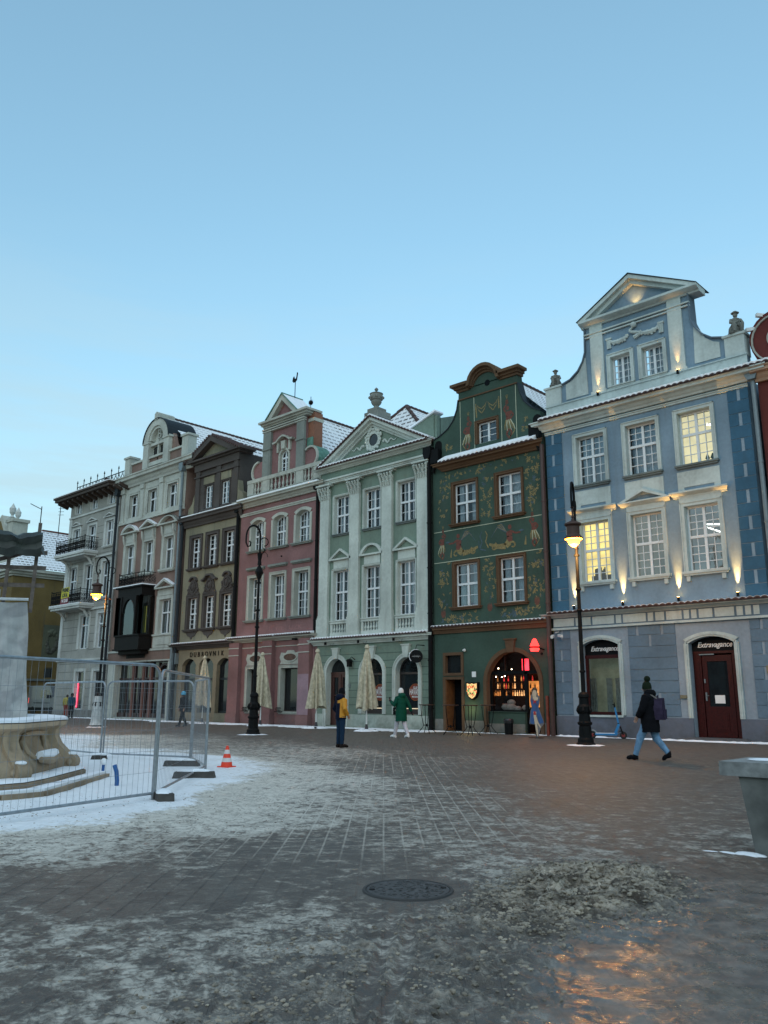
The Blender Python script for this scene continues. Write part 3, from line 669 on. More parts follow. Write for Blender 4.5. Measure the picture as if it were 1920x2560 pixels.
# door
q = MB(); x0, x1, z0, z1 = -12.86, -11.19, .12, 3.2
q.box(x0, x1, .26, .38, z1-.09, z1); q.box(x0, x0+.30, .28, .38, z0, z1-.09); q.box(x1-.24, x1, .28, .38, z0, z1-.09)
for a, d in ((x0+.07, x0+.23), (x1-.19, x1-.06)):
    q.box(a, d, .265, .28, 1.35, 2.85); q.box(a, d, .265, .28, .35, 1.15)
dr = q.build('door', REDWOOD, h7)
q = MB(); a, d = x0+.33, x1-.27
q.box(a, a+.17, .30, .37, z0+.02, 3.05); q.box(d-.17, d, .30, .37, z0+.02, 3.05); q.box(a+.17, d-.17, .30, .37, 2.83, 3.05); q.box(a+.17, d-.17, .30, .37, z0+.02, 1.22)
q.box(a+.25, d-.25, .285, .30, .35, 1.02); q.box(a+.30, d-.30, .275, .285, .42, .95); q.build('door_leaf', REDWOOD, dr)
q = MB(); q.box(a+.17, d-.17, .33, .35, 1.22, 2.83); q.build('door_pane', DARKGLASS, dr)
q = MB(); q.box(a+.05, a+.10, .25, .30, 1.42, 1.72); q.tube([(a+.075, .25, 1.6), (a+.18, .25, 1.6)], .015, 6); q.box(a+.03, a+.08, .27, .30, 2.05, 2.2); q.build('handle', PIPEL, dr)
q = MB(); q.box(a+.36, a+.72, .322, .328, 1.33, 1.62); q.build('paper_notice', LETTER, dr)
q = MB(); q.box(-12.6, -12.05, .22, .26, 3.06, 3.10); q.build('door_closer', PIPEL, dr)
# warm wall uplights, really lit
for i, (x, z) in enumerate([(-17.5, 5.22), (-15.32, 5.22), (-13.05, 5.22), (-10.86, 5.22), (-15.85, 14.12), (-12.36, 14.12), (-13.95, 17.5)]):
    small = i >= 4; yo = -.14 if i < 4 else (-.2 if i < 6 else -.28)
    q = MB(); q.lathe([(.045, -.16), (.05, -.15), (.05, 0), (.04, .0)], (x, yo, z), 10); q.tube([(x, yo, z-.1), (x, 0, z-.12)], .015, 5)
    fx = q.build('uplight', IRON, h7)
    q = MB(); q.lathe([(.036, 0), (.036, .006)], (x, yo, z+.001), 10); q.build('lamp_lens', WARM, fx)
    ld = bpy.data.lights.new('uplight_beam', 'SPOT'); lo = bpy.data.objects.new('uplight_beam', ld); COL.objects.link(lo); lo.parent = fx
    ld.color = (1.0, .50, .15); ld.energy = 850 if i < 4 else (85 if i < 6 else 20); ld.spot_size = R(24 if i < 4 else (26 if i < 6 else 90)); ld.spot_blend = 1.0; ld.shadow_soft_size = .02
    lo.location = (x, -.10 if i < 4 else yo, z+.03); lo.rotation_euler = (PI - R(6 if i < 4 else (7 if i < 6 else 32)), 0, 0)
# cameras and pipe on the corner
q = MB(); q.tube([(-18.35, 0, 4.2), (-18.35, -.25, 4.15)], .02, 6); q.obox((-18.45, -.3, 4.02), (-18.32, -.62, 3.94), .10, .10); q.obox((-18.25, -.2, 4.04), (-17.95, -.45, 3.98), .10, .10)
q.split_build('security_camera', plain('white plastic', (.6, .62, .62), .4), h7, gap=.01)
q = MB(); q.box(-13.3, -13.05, -.07, -.03, 1.5, 1.62); q.box(-10.15, -9.98, -.07, -.03, 2.35, 2.62); q.split_build('nameplate', plain('brass plate', (.22, .19, .12), .4, .4), h7)
downpipe('downpipe', -9.62, -.12, 0, 13.1, .085, PIPEL, '', par=h7)
# office contents seen through the lit windows
q = MB(); rr = random.Random(5)
for k in range(9): x = -16.95+k*.055; q.box(x, x+.045, .75, .78, 6.5, 6.5+rr.uniform(.2, .34))
q.box(-17.1, -16.0, .74, .8, 6.2, 6.5); q.build('office_shelf', plain('dark folders', (.10, .06, .04), .7, var=.5, scale=20), h7)
q = MB(); q.obox((-12.2, .7, 8.02), (-11.35, .75, 7.92), .05, .05); q.obox((-12.2, .7, 7.95), (-11.4, .78, 7.55), .05, .05); q.obox((-11.75, .7, 11.95), (-11.5, .75, 11.9), .08, .08); q.split_build('ceiling_tube', TUBE, h7, gap=.15)
q = MB()
for x in (-11.75, -11.55): q.lathe([(.06, 0), (.07, .12), (.02, .13), (.09, .2), (.02, .38)], (x, .5, 10.32), 7)
q.split_build('potted_plant', plain('dark plant', (.02, .05, .02), .8), h7)

# ================================================================ painted dark green house
G_W = plaster('dark green render', (0.043, 0.078, 0.061), 0.3); G_B = plaster('brown trim', (0.11, 0.066, 0.038), 0.2); G_PL = plaster('grey base stone', (.20, .20, .18), .5)
h6 = empty('painted_house', (0, 0, 0), 0, 'dark green house with painted figures and brown arched gable above a bar', 'house')
X0, X1 = -25.12, -18.82
wl6 = [(-23.82, -22.48), (-21.28, -19.96)]
H = [(a, d, 9.58, 11.52, 0, .2) for a, d in wl6] + [(a, d, 5.62, 7.64, 0, .2) for a, d in wl6]
body(h6, X0, X1, 4.4, 13.0, H, G_W, G_B, name='front_wall')
Hg = [(-24.45, -23.53, 2.62, 3.42, 0, .18), (-24.46, -23.52, .05, 2.33, 0, .7), (-22.1, -19.38, .05, 3.48, 1.30, .30)]
body(h6, X0, X1, -.15, 4.4, Hg, G_W, G_B, name='ground_floor_wall')
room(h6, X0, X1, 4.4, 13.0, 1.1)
for a, d in wl6:
    window(h6, a, d, 9.58, 11.52, .2, cols=1, rt=2, rb=2, tr=.48, sur=(.13, .05, G_B), sill=(.22, .07, .2, G_B), curt=1 if a < -22 else 2)
    window(h6, a, d, 5.62, 7.64, .2, cols=1, rt=2, rb=2, tr=.47, sur=(.13, .05, G_B), sill=(.22, .07, .2, G_B), curt=1)
cornice(h6, -24.35, -18.95, 12.28, 12.62, .5, G_B, 'main_cornice'); tile_ledge(h6, -24.35, -18.9, 12.64, .55, 0.0, .32, .09)
cornice(h6, -25.14, -18.9, 4.43, 4.72, .22, G_B); tile_ledge(h6, -25.16, -18.88, 4.76, .26, 0, .03, .03, sp=.2)
# gable
gp = [(-25.05, 12.9), (-25.05, 14.02), (-24.6, 14.16), (-24.12, 14.41), (-23.76, 14.78), (-23.54, 15.26), (-23.45, 15.72), (-23.42, 16.25), (-20.0, 16.25), (-19.97, 15.72), (-19.86, 15.2), (-19.65, 14.72), (-19.27, 14.33), (-18.85, 14.10), (-18.85, 12.9)]
q = MB(); q.mat(G_W); q.wall(-23.42, -20.0, 12.9, 16.25, [(-22.33, -21.2, 13.26, 14.29)], 0, .22, G_B)
q.mat(G_W); q.prism(gp[:8] + [(-23.42, 12.9)], 0, .4); q.prism([(-20.0, 12.9)] + gp[8:], 0, .4); q.box(-23.42, -20.0, .25, .4, 12.9, 13.2); q.box(-23.42, -20.0, .25, .4, 14.35, 16.25)
q.prism(arc(-22.5, -21.0, 16.98, .72) + [(-21.0, 16.2), (-22.5, 16.2)], 0, .4)
q.build('gable_wall', None, h6)
window(h6, -22.33, -21.2, 13.26, 14.29, .2, cols=1, tr=None, rb=3, sur=(.12, .05, G_B), curt=0)
q = MB(); q.box(-23.46, -19.97, -.06, 0, 15.70, 15.76)
for z0_, z1_, pr in ((16.12, 16.24, .08), (16.24, 16.36, .18), (16.36, 16.50, .34)):
    k = pr*.8
    q.box(-23.45-k, -22.72, -pr, .4, z0_, z1_); q.box(-20.95, -19.97+k, -pr, .4, z0_, z1_)
    da = z0_-16.12; q.band(arc(-22.66+.0-da*.3, -20.9+da*.3, 16.90+(z1_-16.25), .72+(z1_-16.25)), arc(-22.66+.16-da*.3, -20.9-.16+da*.3, 16.90+(z0_-16.25)-.02, .66+(z0_-16.25)), -pr, .4)
q.build('gable_cap', G_B, h6)
q = MB(); q.lathe([(.15, 0), (.15, .02)], (0, 0, 0), 14); o = q.build('oculus', DARKROOM, h6); o.location = (-21.68, -.005, 16.2); o.rotation_euler = (PI/2, 0, 0)
q = MB()
for pts in (gp[1:7], gp[9:14]):
    for (ax, az), (bx, bz) in zip(pts, pts[1:]): q.obox((ax, .2, az+.02), (bx, .2, bz+.02), .5, .05, (0, 0, 1) if abs(bx-ax) > abs(bz-az) else (1, 0, 0))
q.split_build('coping', PIPE, h6)
for x, s in ((-24.75, 1), (-19.0, 1)):
    q = MB(); q.prism([(x-.22, 12.95)] + arc(x-.22, x+.22, 13.95, .22) + [(x+.22, 12.95)], -.012, .0); q.box(x-.28, x+.22, -.32, -.01, 12.75, 13.45); q.tube([(x, -.2, 12.8), (x-.25, -.12, 12.3)] if x < -22 else [(x, -.2, 12.8), (x+.12, -.15, 12.2)], .07, 7)
    q.build('gutter_box', IRON, h6)
# painted wall decoration, thin raised paint shapes
P_R = plain('red brown paint', (.13, .042, .030), .85, var=.3, scale=12); P_Y = plain('ochre paint', (.20, .155, .065), .85, var=.4, scale=14); P_W = plain('pale line paint', (.42, .45, .34), .85); P_B = plain('blue grey paint', (.05, .085, .11), .85, var=.3); P_T = plain('brick red paint', (.11, .045, .03), .85, var=.3); P_D = plain('dark leaf paint', (.035, .06, .045), .85)
q = MB(); rr = random.Random(11)
def leaf(x, z, s, m_, a=None):
    q.mat(m_); a = rr.uniform(0, 2*PI) if a is None else a
    for k in range(rr.choice((2, 3, 4))):
        t = a+k*.9; p = (x, z); c, s_ = math.cos(t), math.sin(t); yy = -.004-.0015*rr.random()
        q.face([(x, yy, z), (x+c*s*.5+s_*s*.18, yy, z+s_*s*.5-c*s*.18), (x+c*s, yy, z+s_*s), (x+c*s*.5-s_*s*.18, yy, z+s_*s*.5+c*s*.18)])
def vine(pts, n, spread, s=.11):
    for i in range(n):
        t = rr.random()*(len(pts)-1); k = int(t); f = t-k; x = pts[k][0]*(1-f)+pts[k+1][0]*f+rr.uniform(-spread, spread); z = pts[k][1]*(1-f)+pts[k+1][1]*f+rr.uniform(-spread, spread)*.8
        leaf(x, z, s*1.25*rr.uniform(.6, 1.35), rr.choice((P_Y, P_Y, P_Y, P_Y, P_D, P_D, P_B)))
vine([(-24.55, 9.8), (-24.35, 12.0)], 46, .32); vine([(-24.2, 12.0), (-22.4, 12.1), (-19.9, 12.15)], 52, .28); vine([(-19.35, 9.9), (-19.4, 12.1)], 60, .33)
vine([(-21.9, 9.7), (-21.85, 11.9)], 46, .32); vine([(-24.5, 5.5), (-24.5, 7.6)], 44, .36); vine([(-21.85, 5.9), (-21.85, 7.6)], 40, .3); vine([(-19.35, 5.7), (-19.3, 7.6)], 66, .38)
vine([(-24.4, 5.0), (-22.8, 5.15)], 36, .2, .13); vine([(-21.2, 5.1), (-19.3, 5.2)], 44, .2, .13)
vine([(-24.1, 13.3), (-24.0, 14.1)], 14, .22); vine([(-19.6, 13.4), (-19.5, 14.0)], 14, .2)
for x, z in ((-24.55, 5.38), (-21.85, 5.5), (-19.35, 5.6)):
    q.mat(P_T); q.face([(x+a*.16, -.006, z+b_*.22) for a, b_ in ((-.6, .9), (-.9, -.2), (-.4, -.9), (.4, -.9), (.9, -.2), (.6, .9), (.25, .3), (0, 1), (-.25, .3))][::1])
def strip(pts, w0, w1, m_, y=-.006):
    q.mat(m_); n = len(pts)
    for i in range(n-1):
        (ax, az), (bx, bz) = pts[i], pts[i+1]; dx, dz = bx-ax, bz-az; l = math.hypot(dx, dz) or 1; nx, nz_ = -dz/l, dx/l
        wa = w0+(w1-w0)*i/(n-1); wb = w0+(w1-w0)*(i+1)/(n-1)
        q.face([(ax+nx*wa, y, az+nz_*wa), (ax-nx*wa, y, az-nz_*wa), (bx-nx*wb, y, bz-nz_*wb), (bx+nx*wb, y, bz+nz_*wb)])
def disc(x, z, r, m_, y=-.007, sz=1.0):
    q.mat(m_); q.face([(x+r*math.cos(2*PI*i/12), y, z+r*sz*math.sin(2*PI*i/12)) for i in range(12)])
def dancer(x, z, f, h=1.75):
    """painted figure with raised arm, pot on the head and a straw skirt"""
    u = h/1.75; X = lambda a: x+f*a*u; Z = lambda a: z+a*u
    strip([(X(.02), Z(.75)), (X(-.02), Z(1.0)), (X(0), Z(1.22))], .10*u, .15*u, P_R); disc(X(.02), Z(1.37), .085*u, P_R, sz=1.2)
    strip([(X(.13), Z(1.22)), (X(.22), Z(1.38)), (X(.06), Z(1.54))], .045*u, .03*u, P_R, -.008); strip([(X(-.13), Z(1.2)), (X(-.27), Z(1.02)), (X(-.1), Z(.84))], .045*u, .03*u, P_R, -.008)
    for k in range(9):
        t = -.14+.035*k; strip([(X(t*.8), Z(.84)), (X(t*1.5-.03), Z(.62)), (X(t*1.9-.08), Z(.36+.03*(k % 3)))], .022*u, .012*u, P_Y if k % 3 else P_W, -.009-.0005*k)
    strip([(X(-.02), Z(.45)), (X(.10), Z(.25)), (X(0), Z(.02))], .06*u, .03*u, P_R, -.005); strip([(X(-.1), Z(.45)), (X(-.16), Z(.2)), (X(-.02), Z(.0))], .05*u, .03*u, P_R, -.005)
    strip([(X(-.18), Z(.7)), (X(-.3), Z(.55)), (X(-.3), Z(.3)), (X(-.15), Z(.12)), (X(0), Z(.1))], .02*u, .02*u, P_Y, -.005)
    disc(X(.04), Z(1.62), .085*u, P_T, -.01, .9); strip([(X(.04), Z(1.68)), (X(.04), Z(1.76))], .06*u, .07*u, P_T, -.010)
    for k in range(5): t = -.5+.25*k; strip([(X(.04), Z(1.78)), (X(.04+math.sin(t)*.16), Z(1.78+math.cos(t)*.22))], .008*u, .005*u, P_Y, -.006)
dancer(-22.9, 13.05, 1, 1.72); dancer(-20.55, 13.15, -1, 1.9)
dancer(-24.55, 7.95, 1, 1.45); dancer(-19.4, 7.95, -1, 1.55)
for x in (-23.35, -22.5, -20.93, -20.1): q.mat(P_W); q.box(x-.014, x+.014, -.008, 0, 12.98, 15.66)
q.mat(P_W); q.box(-25.08, -18.95, -.008, 0, 9.30, 9.33); q.box(-25.08, -18.95, -.008, 0, 7.80, 7.83)
# painted curtain swags
for a, b_ in ((-22.38, -21.72), (-21.72, -21.06)):
    for k in range(5):
        d = .12+.11*k; strip([(a, 15.25), (a+.12, 15.25-d*.6), ((a+b_)/2, 15.2-d), (b_-.12, 15.25-d*.6), (b_, 15.3)], .022, .022, P_Y if k % 2 else P_D, -.006-.0006*k)
strip([(-22.4, 15.3), (-22.36, 14.6)], .03, .04, P_Y); strip([(-21.05, 15.35), (-21.05, 14.75)], .03, .04, P_Y)
# winged pair with coiled tails
def winged(x, z, f):
    X = lambda a: x+f*a; Z = lambda a: z+a
    strip([(X(0), Z(.35)), (X(-.04), Z(.6)), (X(.02), Z(.85))], .16, .14, P_R); disc(X(-.05), Z(1.03), .10, P_R, sz=1.15)
    strip([(X(-.08), Z(.85)), (X(-.35), Z(.72)), (X(-.62), Z(.72))], .05, .035, P_R, -.008); disc(X(-.68), Z(.8), .13, P_B, -.009, .35)
    for k in range(7): strip([(X(.12), Z(.8)), (X(.35+.05*k), Z(1.22-.02*k)), (X(.55+.07*k), Z(1.28-.1*k))], .02, .012, P_Y if k % 2 else P_B, -.007-.0005*k)
    strip([(X(0), Z(.35)), (X(.2), Z(.18)), (X(.55), Z(.2)), (X(.85), Z(.28)), (X(1.1), Z(.38))], .17, .05, P_Y, -.0065)
    pts = [(X(-.18+(.22-.02*i)*math.cos(i*.7)), Z(.18+(.2-.018*i)*math.sin(i*.7))) for i in range(9)]; strip(pts, .055, .03, P_Y, -.0085)
    pts = [(X(.85+(.2-.02*i)*math.cos(i*.7+2)), Z(.22+(.19-.018*i)*math.sin(i*.7+2))) for i in range(9)]; strip(pts, .05, .025, P_Y, -.0085)
winged(-23.55, 7.95, 1); winged(-20.7, 7.98, -1)
strip([(-22.35, 8.2), (-22.2, 8.5), (-22.32, 8.8), (-22.2, 9.0)], .03, .02, P_B); strip([(-21.85, 8.2), (-22.0, 8.5), (-21.9, 8.8), (-22.0, 9.0)], .03, .02, P_Y); strip([(-22.0, 8.1), (-22.35, 8.2), (-22.4, 8.6)], .03, .02, P_B); strip([(-24.05, 8.0), (-24.0, 8.4)], .06, .01, P_Y); strip([(-19.85, 8.1), (-19.8, 8.5)], .06, .01, P_Y)
q.build('wall_paintings', None, h6)
# small window, side door
q = MB(); q.box(-24.58, -24.45, -.05, 0, 2.5, 3.55); q.box(-23.53, -23.4, -.05, 0, 2.5, 3.55); q.box(-24.45, -23.53, -.05, 0, 3.42, 3.55); q.box(-24.45, -23.53, -.05, 0, 2.5, 2.62)
o = q.build('small_window', G_B, h6); q = MB(); q.box(-24.45, -23.53, .15, .18, 2.62, 3.42); q.build('pane', DARKGLASS, o)
q = MB(); q.box(-24.6, -24.46, -.05, 0, .0, 2.45); q.box(-23.52, -23.38, -.05, 0, .0, 2.45); q.box(-24.46, -23.52, -.05, 0, 2.33, 2.45); q.build('side_door_surround', G_B, h6)
q = MB(); q.box(-24.46, -23.52, .68, .72, 0, 2.33); q.build('side_door', DARKROOM, h6)
q = MB(); q.box(-24.46, -24.42, -.02, .6, .05, 2.3); q.build('open_door_leaf', plain('orange lit wood', (.12, .05, .018), .6, var=.3), h6)
# arch with bar window and entrance
q = MB(); q.box(-22.28, -22.1, -.06, 0, .0, 2.18); q.box(-19.38, -19.2, -.06, 0, .0, 2.18); q.band(arc(-22.28, -19.2, 3.66, 1.48, 20), arc(-22.1, -19.38, 3.48, 1.30, 20), -.06, 0)
q.prism([(-20.95, 3.45), (-21.02, 3.98), (-20.52, 3.98), (-20.6, 3.45)], -.12, 0); q.box(-21.08, -20.46, -.15, 0, 3.98, 4.04); q.build('arch_surround', G_B, h6)
q = MB(); q.box(-22.1, -20.2, .05, .3, .0, .90); q.box(-22.12, -20.17, .0, .3, .9, .93); q.build('parapet_below_window', G_W, h6)
q = MB(); q.box(-22.1, -20.2, .03, .05, .0, .42); q.box(X0, -24.62, -.02, 0, 0, .56); q.box(-23.38, -22.3, -.02, 0, 0, .52); q.box(-19.18, X1, -.02, 0, 0, .5); q.split_build('base_stone', G_PL, h6)
q = MB(); q.box(-22.1, -22.0, .2, .3, .9, 2.6); q.box(-20.28, -20.12, .2, .3, .0, 2.6); q.box(-19.47, -19.38, .2, .3, 0, 2.6); q.box(-22.1, -19.38, .2, .3, 2.52, 2.66); q.box(-21.35, -21.3, .22, .3, 2.66, 3.45); q.box(-20.35, -20.3, .22, .3, 2.66, 3.3); q.box(-22.0, -20.28, .2, .3, .93, 1.0)
bf = q.build('bar_window', BLACKSIGN, h6)
q = MB(); q.face([(-22.0, .26, 1.0), (-20.28, .26, 1.0), (-20.28, .26, 2.52), (-22.0, .26, 2.52)]); p = [(-22.08, 2.66)] + arc(-22.08, -19.4, 3.46, 1.28)[2:-2] + [(-19.4, 2.66)]; q.face([(x, .26, z) for x, z in p][::-1]); q.build('pane', glass_mat('bar glass', (.9, .9, .9), .7), bf)
# bar interior
BAR = empty('bar_interior'); BAR.parent = h6
q = MB(); q.box(-25.5, -19.0, 3.6, 3.7, 0, 3.6); q.box(-25.6, -25.5, .75, 3.6, 0, 3.6); q.box(-25.5, -22.3, .74, .78, 0, 3.6); q.box(-19.2, -19.1, .75, 3.6, 0, 3.6); q.box(-25.5, -19.0, .35, 3.6, 3.6, 3.65); q.build('bar_walls', plain('bar wall', (.03, .016, .015), .8, spec=.1), h6)
q = MB(); q.box(-25.5, -19.2, .3, 3.6, 0, .02); q.build('bar_floor', plain('bar floor', (.05, .04, .035), .5), h6)
q = MB(); rr = random.Random(8)
cols_ = [litmat('amber bottles', (1, .34, .08), .55, 9, .1), litmat('red bottles', (1, .06, .05), .7, 9, .1), litmat('warm shelf glow', (1, .5, .2), 1.3, 8, .2), BLACKSIGN]
for row in range(3):
    for k in range(38):
        x = -24.9+k*.125; q.mat(cols_[rr.choice((0, 0, 1, 2, 3, 3, 3))]); z = 1.62+row*.34; q.lathe([(.035, 0), (.035, .15), (.012, .2), (.012, .25)], (x, 3.3, z), 6)
q.build('bottle_shelf', None, h6)
q = MB(); q.box(-24.8, -20.6, 2.4, 2.9, 0, 1.1); q.build('bar_counter', plain('dark counter wood', (.04, .02, .012), .4), h6)
q = MB(); q.box(-20.85, -20.55, .9, 1.0, 2.7, 3.2); q.box(-20.05, -19.8, 1.0, 1.05, 2.75, 3.05); q.split_build('red_neon', litmat('red neon', (1, .04, .06), 2.0, 3), h6)
q = MB()
for px_, py_ in ((1246, 1671), (1279, 1673), (1240, 1692), (1255, 1693), (1262, 1690)): _p = at_y(px_, py_, 1.3); q.ball(_p, .022, 6)
q.split_build('bar_bulb', litmat('white bulb', (1, .8, .5), 14, 1, 1), h6)
q = MB(); q.box(-22.3, -21.4, 3.45, 3.55, .9, 2.3); q.build('lit_back_wall', litmat('orange back wall', (1, .36, .09), .5, 2), h6)
ld = bpy.data.lights.new('bar_light', 'POINT'); lo = bpy.data.objects.new('bar_light', ld); COL.objects.link(lo); lo.parent = h6; lo.location = (-21, 2.0, 2.7); ld.energy = 16; ld.color = (1, .5, .25); ld.shadow_soft_size = .15
# cushions and coats on the window seat
q = MB(); rr = random.Random(2)
for x, y, z, r in ((-21.6, .7, 1.12, .2), (-21.3, .65, 1.10, .22), (-21.0, .7, 1.05, .16), (-21.4, .8, 1.32, .17), (-20.5, .6, 1.1, .16)): q.ball((x, y, z), r, 9, (1.25, .7, .75))
q.split_build('cushion', plain('white fabric pile', (.5, .5, .47), .9, var=.25, bump=.4), h6, smooth=True)
# red bell lamp and shield sign
NEONR = litmat('red bell glow', (1, .035, .03), 3.0, 3, .7)
q = MB(); q.lathe([(.16, 0), (.19, .08), (.2, .13)], (-19.32, -.38, 3.42), 14); q.lathe([(.2, .2), (.17, .28), (.11, .42), (.08, .5), (.03, .53)], (-19.32, -.38, 3.42), 14); bl = q.build('bell_lamp', NEONR, h6)
q = MB(); q.lathe([(.21, .13), (.22, .15), (.22, .19), (.21, .2)], (-19.32, -.38, 3.42), 14); q.tube([(-19.15, -.3, 3.55), (-19.1, 0, 3.5)], .03, 6); q.ball((-19.1, -.2, 3.33), .06, 6); q.build('bell_band', BLACKSIGN, bl)
ld = bpy.data.lights.new('bell_light', 'POINT'); lo = bpy.data.objects.new('bell_light', ld); COL.objects.link(lo); lo.parent = bl; lo.location = (-19.32, -.7, 3.6); ld.energy = 5; ld.color = (1, .05, .05); ld.shadow_soft_size = .15
q = MB(); sh = [(-.32, .36), (-.12, .32), (0, .36), (.12, .32), (.32, .36), (.31, -.05), (.2, -.3), (0, -.42), (-.2, -.3), (-.31, -.05)]
cx, cz = -22.84, 1.83
q.prism([(cx+a, cz+b_) for a, b_ in sh], -.16, 0); sg = q.build('shield_sign', BLACKSIGN, h6)
q = MB(); rr = random.Random(9); sc_ = [litmat('sign cream light', (1, .62, .26), .8, 5), litmat('sign red light', (1, .10, .04), .7, 5), litmat('sign dark print', (.1, .07, .05), .5, 5), litmat('sign green light', (.3, .7, .2), .6, 5)]
q.mat(sc_[0]); q.prism([(cx+a*.86, cz+b_*.86) for a, b_ in sh], -.166, -.16)
for k in range(60):
    a, r_ = rr.uniform(0, 2*PI), rr.uniform(.12, .27); x, z = cx+r_*math.cos(a), cz+r_*math.sin(a); s_ = rr.uniform(.02, .045); q.mat(rr.choice(sc_[1:])); y_ = -.168-.0004*k
    q.face([(x-s_, y_, z), (x, y_, z-s_), (x+s_, y_, z), (x, y_, z+s_*1.3)])
q.mat(sc_[0]); q.face([(cx-.08, -.19, cz-.02), (cx, -.19, cz-.14), (cx+.08, -.19, cz-.02), (cx+.04, -.19, cz+.04), (cx, -.19, cz), (cx-.04, -.19, cz+.04)]); q.build('sign_face', None, sg)
ld = bpy.data.lights.new('sign_light', 'POINT'); lo = bpy.data.objects.new('sign_light', ld); COL.objects.link(lo); lo.parent = sg; lo.location = (cx-.15, -.35, 1.0); ld.energy = 4.5; ld.color = (1, .75, .3); ld.shadow_soft_size = .1
q = MB(); q.box(-22.83-.1, -22.83+.12, -.02, 0, 2.42, 2.66); q.build('house_number', LETTER, h6)
q = MB(); q.ball((-23.25, -.12, 3.62), .07, 6); q.box(-23.4, -23.28, -.08, 0, 3.6, 3.66); q.build('wall_lamp', plain('milk glass', (.6, .62, .6), .3), h6)
downpipe('downpipe', -18.68, -.22, 0, 12.4, .10, plain('red brown pipe', (.05, .022, .018), .5), '', hopper=False, par=h6)
q = MB(); q.tube([(-18.95, -.15, 0), (-18.95, -.15, 1.6)], .07, 8); q.build('rust_pipe', plain('rust red pipe', (.16, .03, .015), .6, var=.3), h6)
gable_roof(h6, -24.9, -18.7, 14.1, -21.7, 17.0, .42, 11, )
# ================================================================ sage green palace with columns
S_W = plaster('sage green render', (0.165, 0.225, 0.182), 0.3); S_T = plaster('pale sage trim', (0.47, 0.52, 0.48), 0.3); S_J = plain('groove shadow paint', (.05, .08, .065), .9)
h5 = empty('columned_house', (0, 0, 0), 0, 'sage green house with tall pale pilasters, triangular pediment and stone urn', 'house')
X0, X1 = -33.38, -25.38; wc = (-31.60, -29.27, -26.87)
H = [(c-.60, c+.60, 10.20, 12.30, 0, .25) for c in wc] + [(c-.60, c+.60, 5.50, 8.18, 0, .25) for c in wc]
body(h5, X0, X1, 4.5, 14.1, H, S_W, S_T)
Hg = [(-32.56, -31.10, .10, 3.50, .73, .40), (-29.93, -28.47, .72, 3.44, .73, .32), (-27.58, -26.12, .72, 3.44, .73, .32)]
body(h5, X0, X1, -.15, 4.5, Hg, S_W, S_T, name='ground_floor_wall'); room(h5, X0, X1, 0, 13.5, 1.0)
for c in wc:
    window(h5, c-.60, c+.60, 10.20, 12.30, .25, cols=2, rt=2, rb=2, tr=.5, sur=(.09, .05, S_T), sill=(.13, .06, .14, SLATE), curt=1)
    window(h5, c-.60, c+.60, 5.50, 8.18, .25, cols=2, rt=2, rb=3, tr=.43, sur=(.09, .05, S_T), sill=(.1, .06, .16, S_T), curt=1)
q = MB()
for k, c in enumerate(wc): (arc_hood if k == 1 else tri_hood)(q, c, .85, 8.74, 9.36); q.box(c-.58, c+.58, -.03, 0, 8.3, 8.74)
q.split_build('window_pediment', S_T, h5)
for c in (-32.86, -30.51, -28.13, -25.72):
    q = MB(); q.box(c-.35, c+.35, -.16, 0, 5.74, 12.25); q.box(c-.40, c+.40, -.20, 0, 5.62, 5.70); q.box(c-.38, c+.38, -.18, 0, 5.70, 5.80); q.box(c-.44, c+.42, -.21, 0, 4.66, 5.62); q.box(c-.47, c+.45, -.25, 0, 4.58, 4.70)
    pl = q.build('pilaster', S_T, h5)
    q = MB(); q.box(c-.34, c+.34, -.15, 0, 12.25, 12.8); q.box(c-.55, c+.55, -.36, 0, 12.98, 13.08)
    for row, (z, n, pr) in enumerate(((12.36, 5, .2), (12.56, 4, .25), (12.76, 5, .3))):
        for i in range(n):
            x = c-.34-.03*row+(.68+.06*row)*i/(n-1); q.tube([(x, -.15, z-.14), (x, -pr, z), (x, -pr-.06, z+.10), (x, -pr-.10, z+.05)], [.055, .07, .05, .03], 5)
    for sx_ in (-1, 1):
        q.tube([(c+sx_*(.42+.09*math.cos(t)*(1-t/9)), -.28, 12.88+.09*math.sin(t)*(1-t/9)) for t in [i*.8 for i in range(9)]], .03, 5)
    q.build('capital', S_T, pl, smooth=True)
for c in wc:
    q = MB(); q.box(c-.68, c+.68, -.14, 0, 5.32, 5.40); q.box(c-.68, c+.68, -.12, 0, 4.62, 4.84); q.box(c-.68, c-.52, -.10, 0, 4.84, 5.32); q.box(c+.52, c+.68, -.10, 0, 4.84, 5.32)
    for i in range(5): baluster(q, c-.40+.2*i, -.04, 4.84, 5.32, .075)
    o = q.build('balustrade', S_T, h5); q = MB(); q.box(c-.52, c+.52, -.012, -.002, 4.84, 5.32); q.build('recess', SLATE, o)
q = MB(); q.box(X0-.05, X1+.03, -.22, 0, 13.08, 13.16); q.box(X0-.05, X1+.03, -.26, 0, 13.16, 13.24); q.box(X0-.08, X1+.05, -.34, 0, 13.24, 13.33); q.build('architrave', S_T, h5)
cornice(h5, -33.3, -25.25, 13.80, 14.04, .45, S_T, 'main_cornice'); tile_ledge(h5, -33.3, -25.1, 14.06, .5, 0, .12, .07)
cornice(h5, X0-.15, X1+.02, 4.22, 4.52, .34, S_T); tile_ledge(h5, X0-.18, X1+.05, 4.55, .38, 0, .04, .06, sp=.2)
q = MB(); q.mat(S_W); q.prism([(-33.3, 14.0), (-25.3, 14.0), (-29.25, 16.0)], 0, .4)
q.mat(S_T)
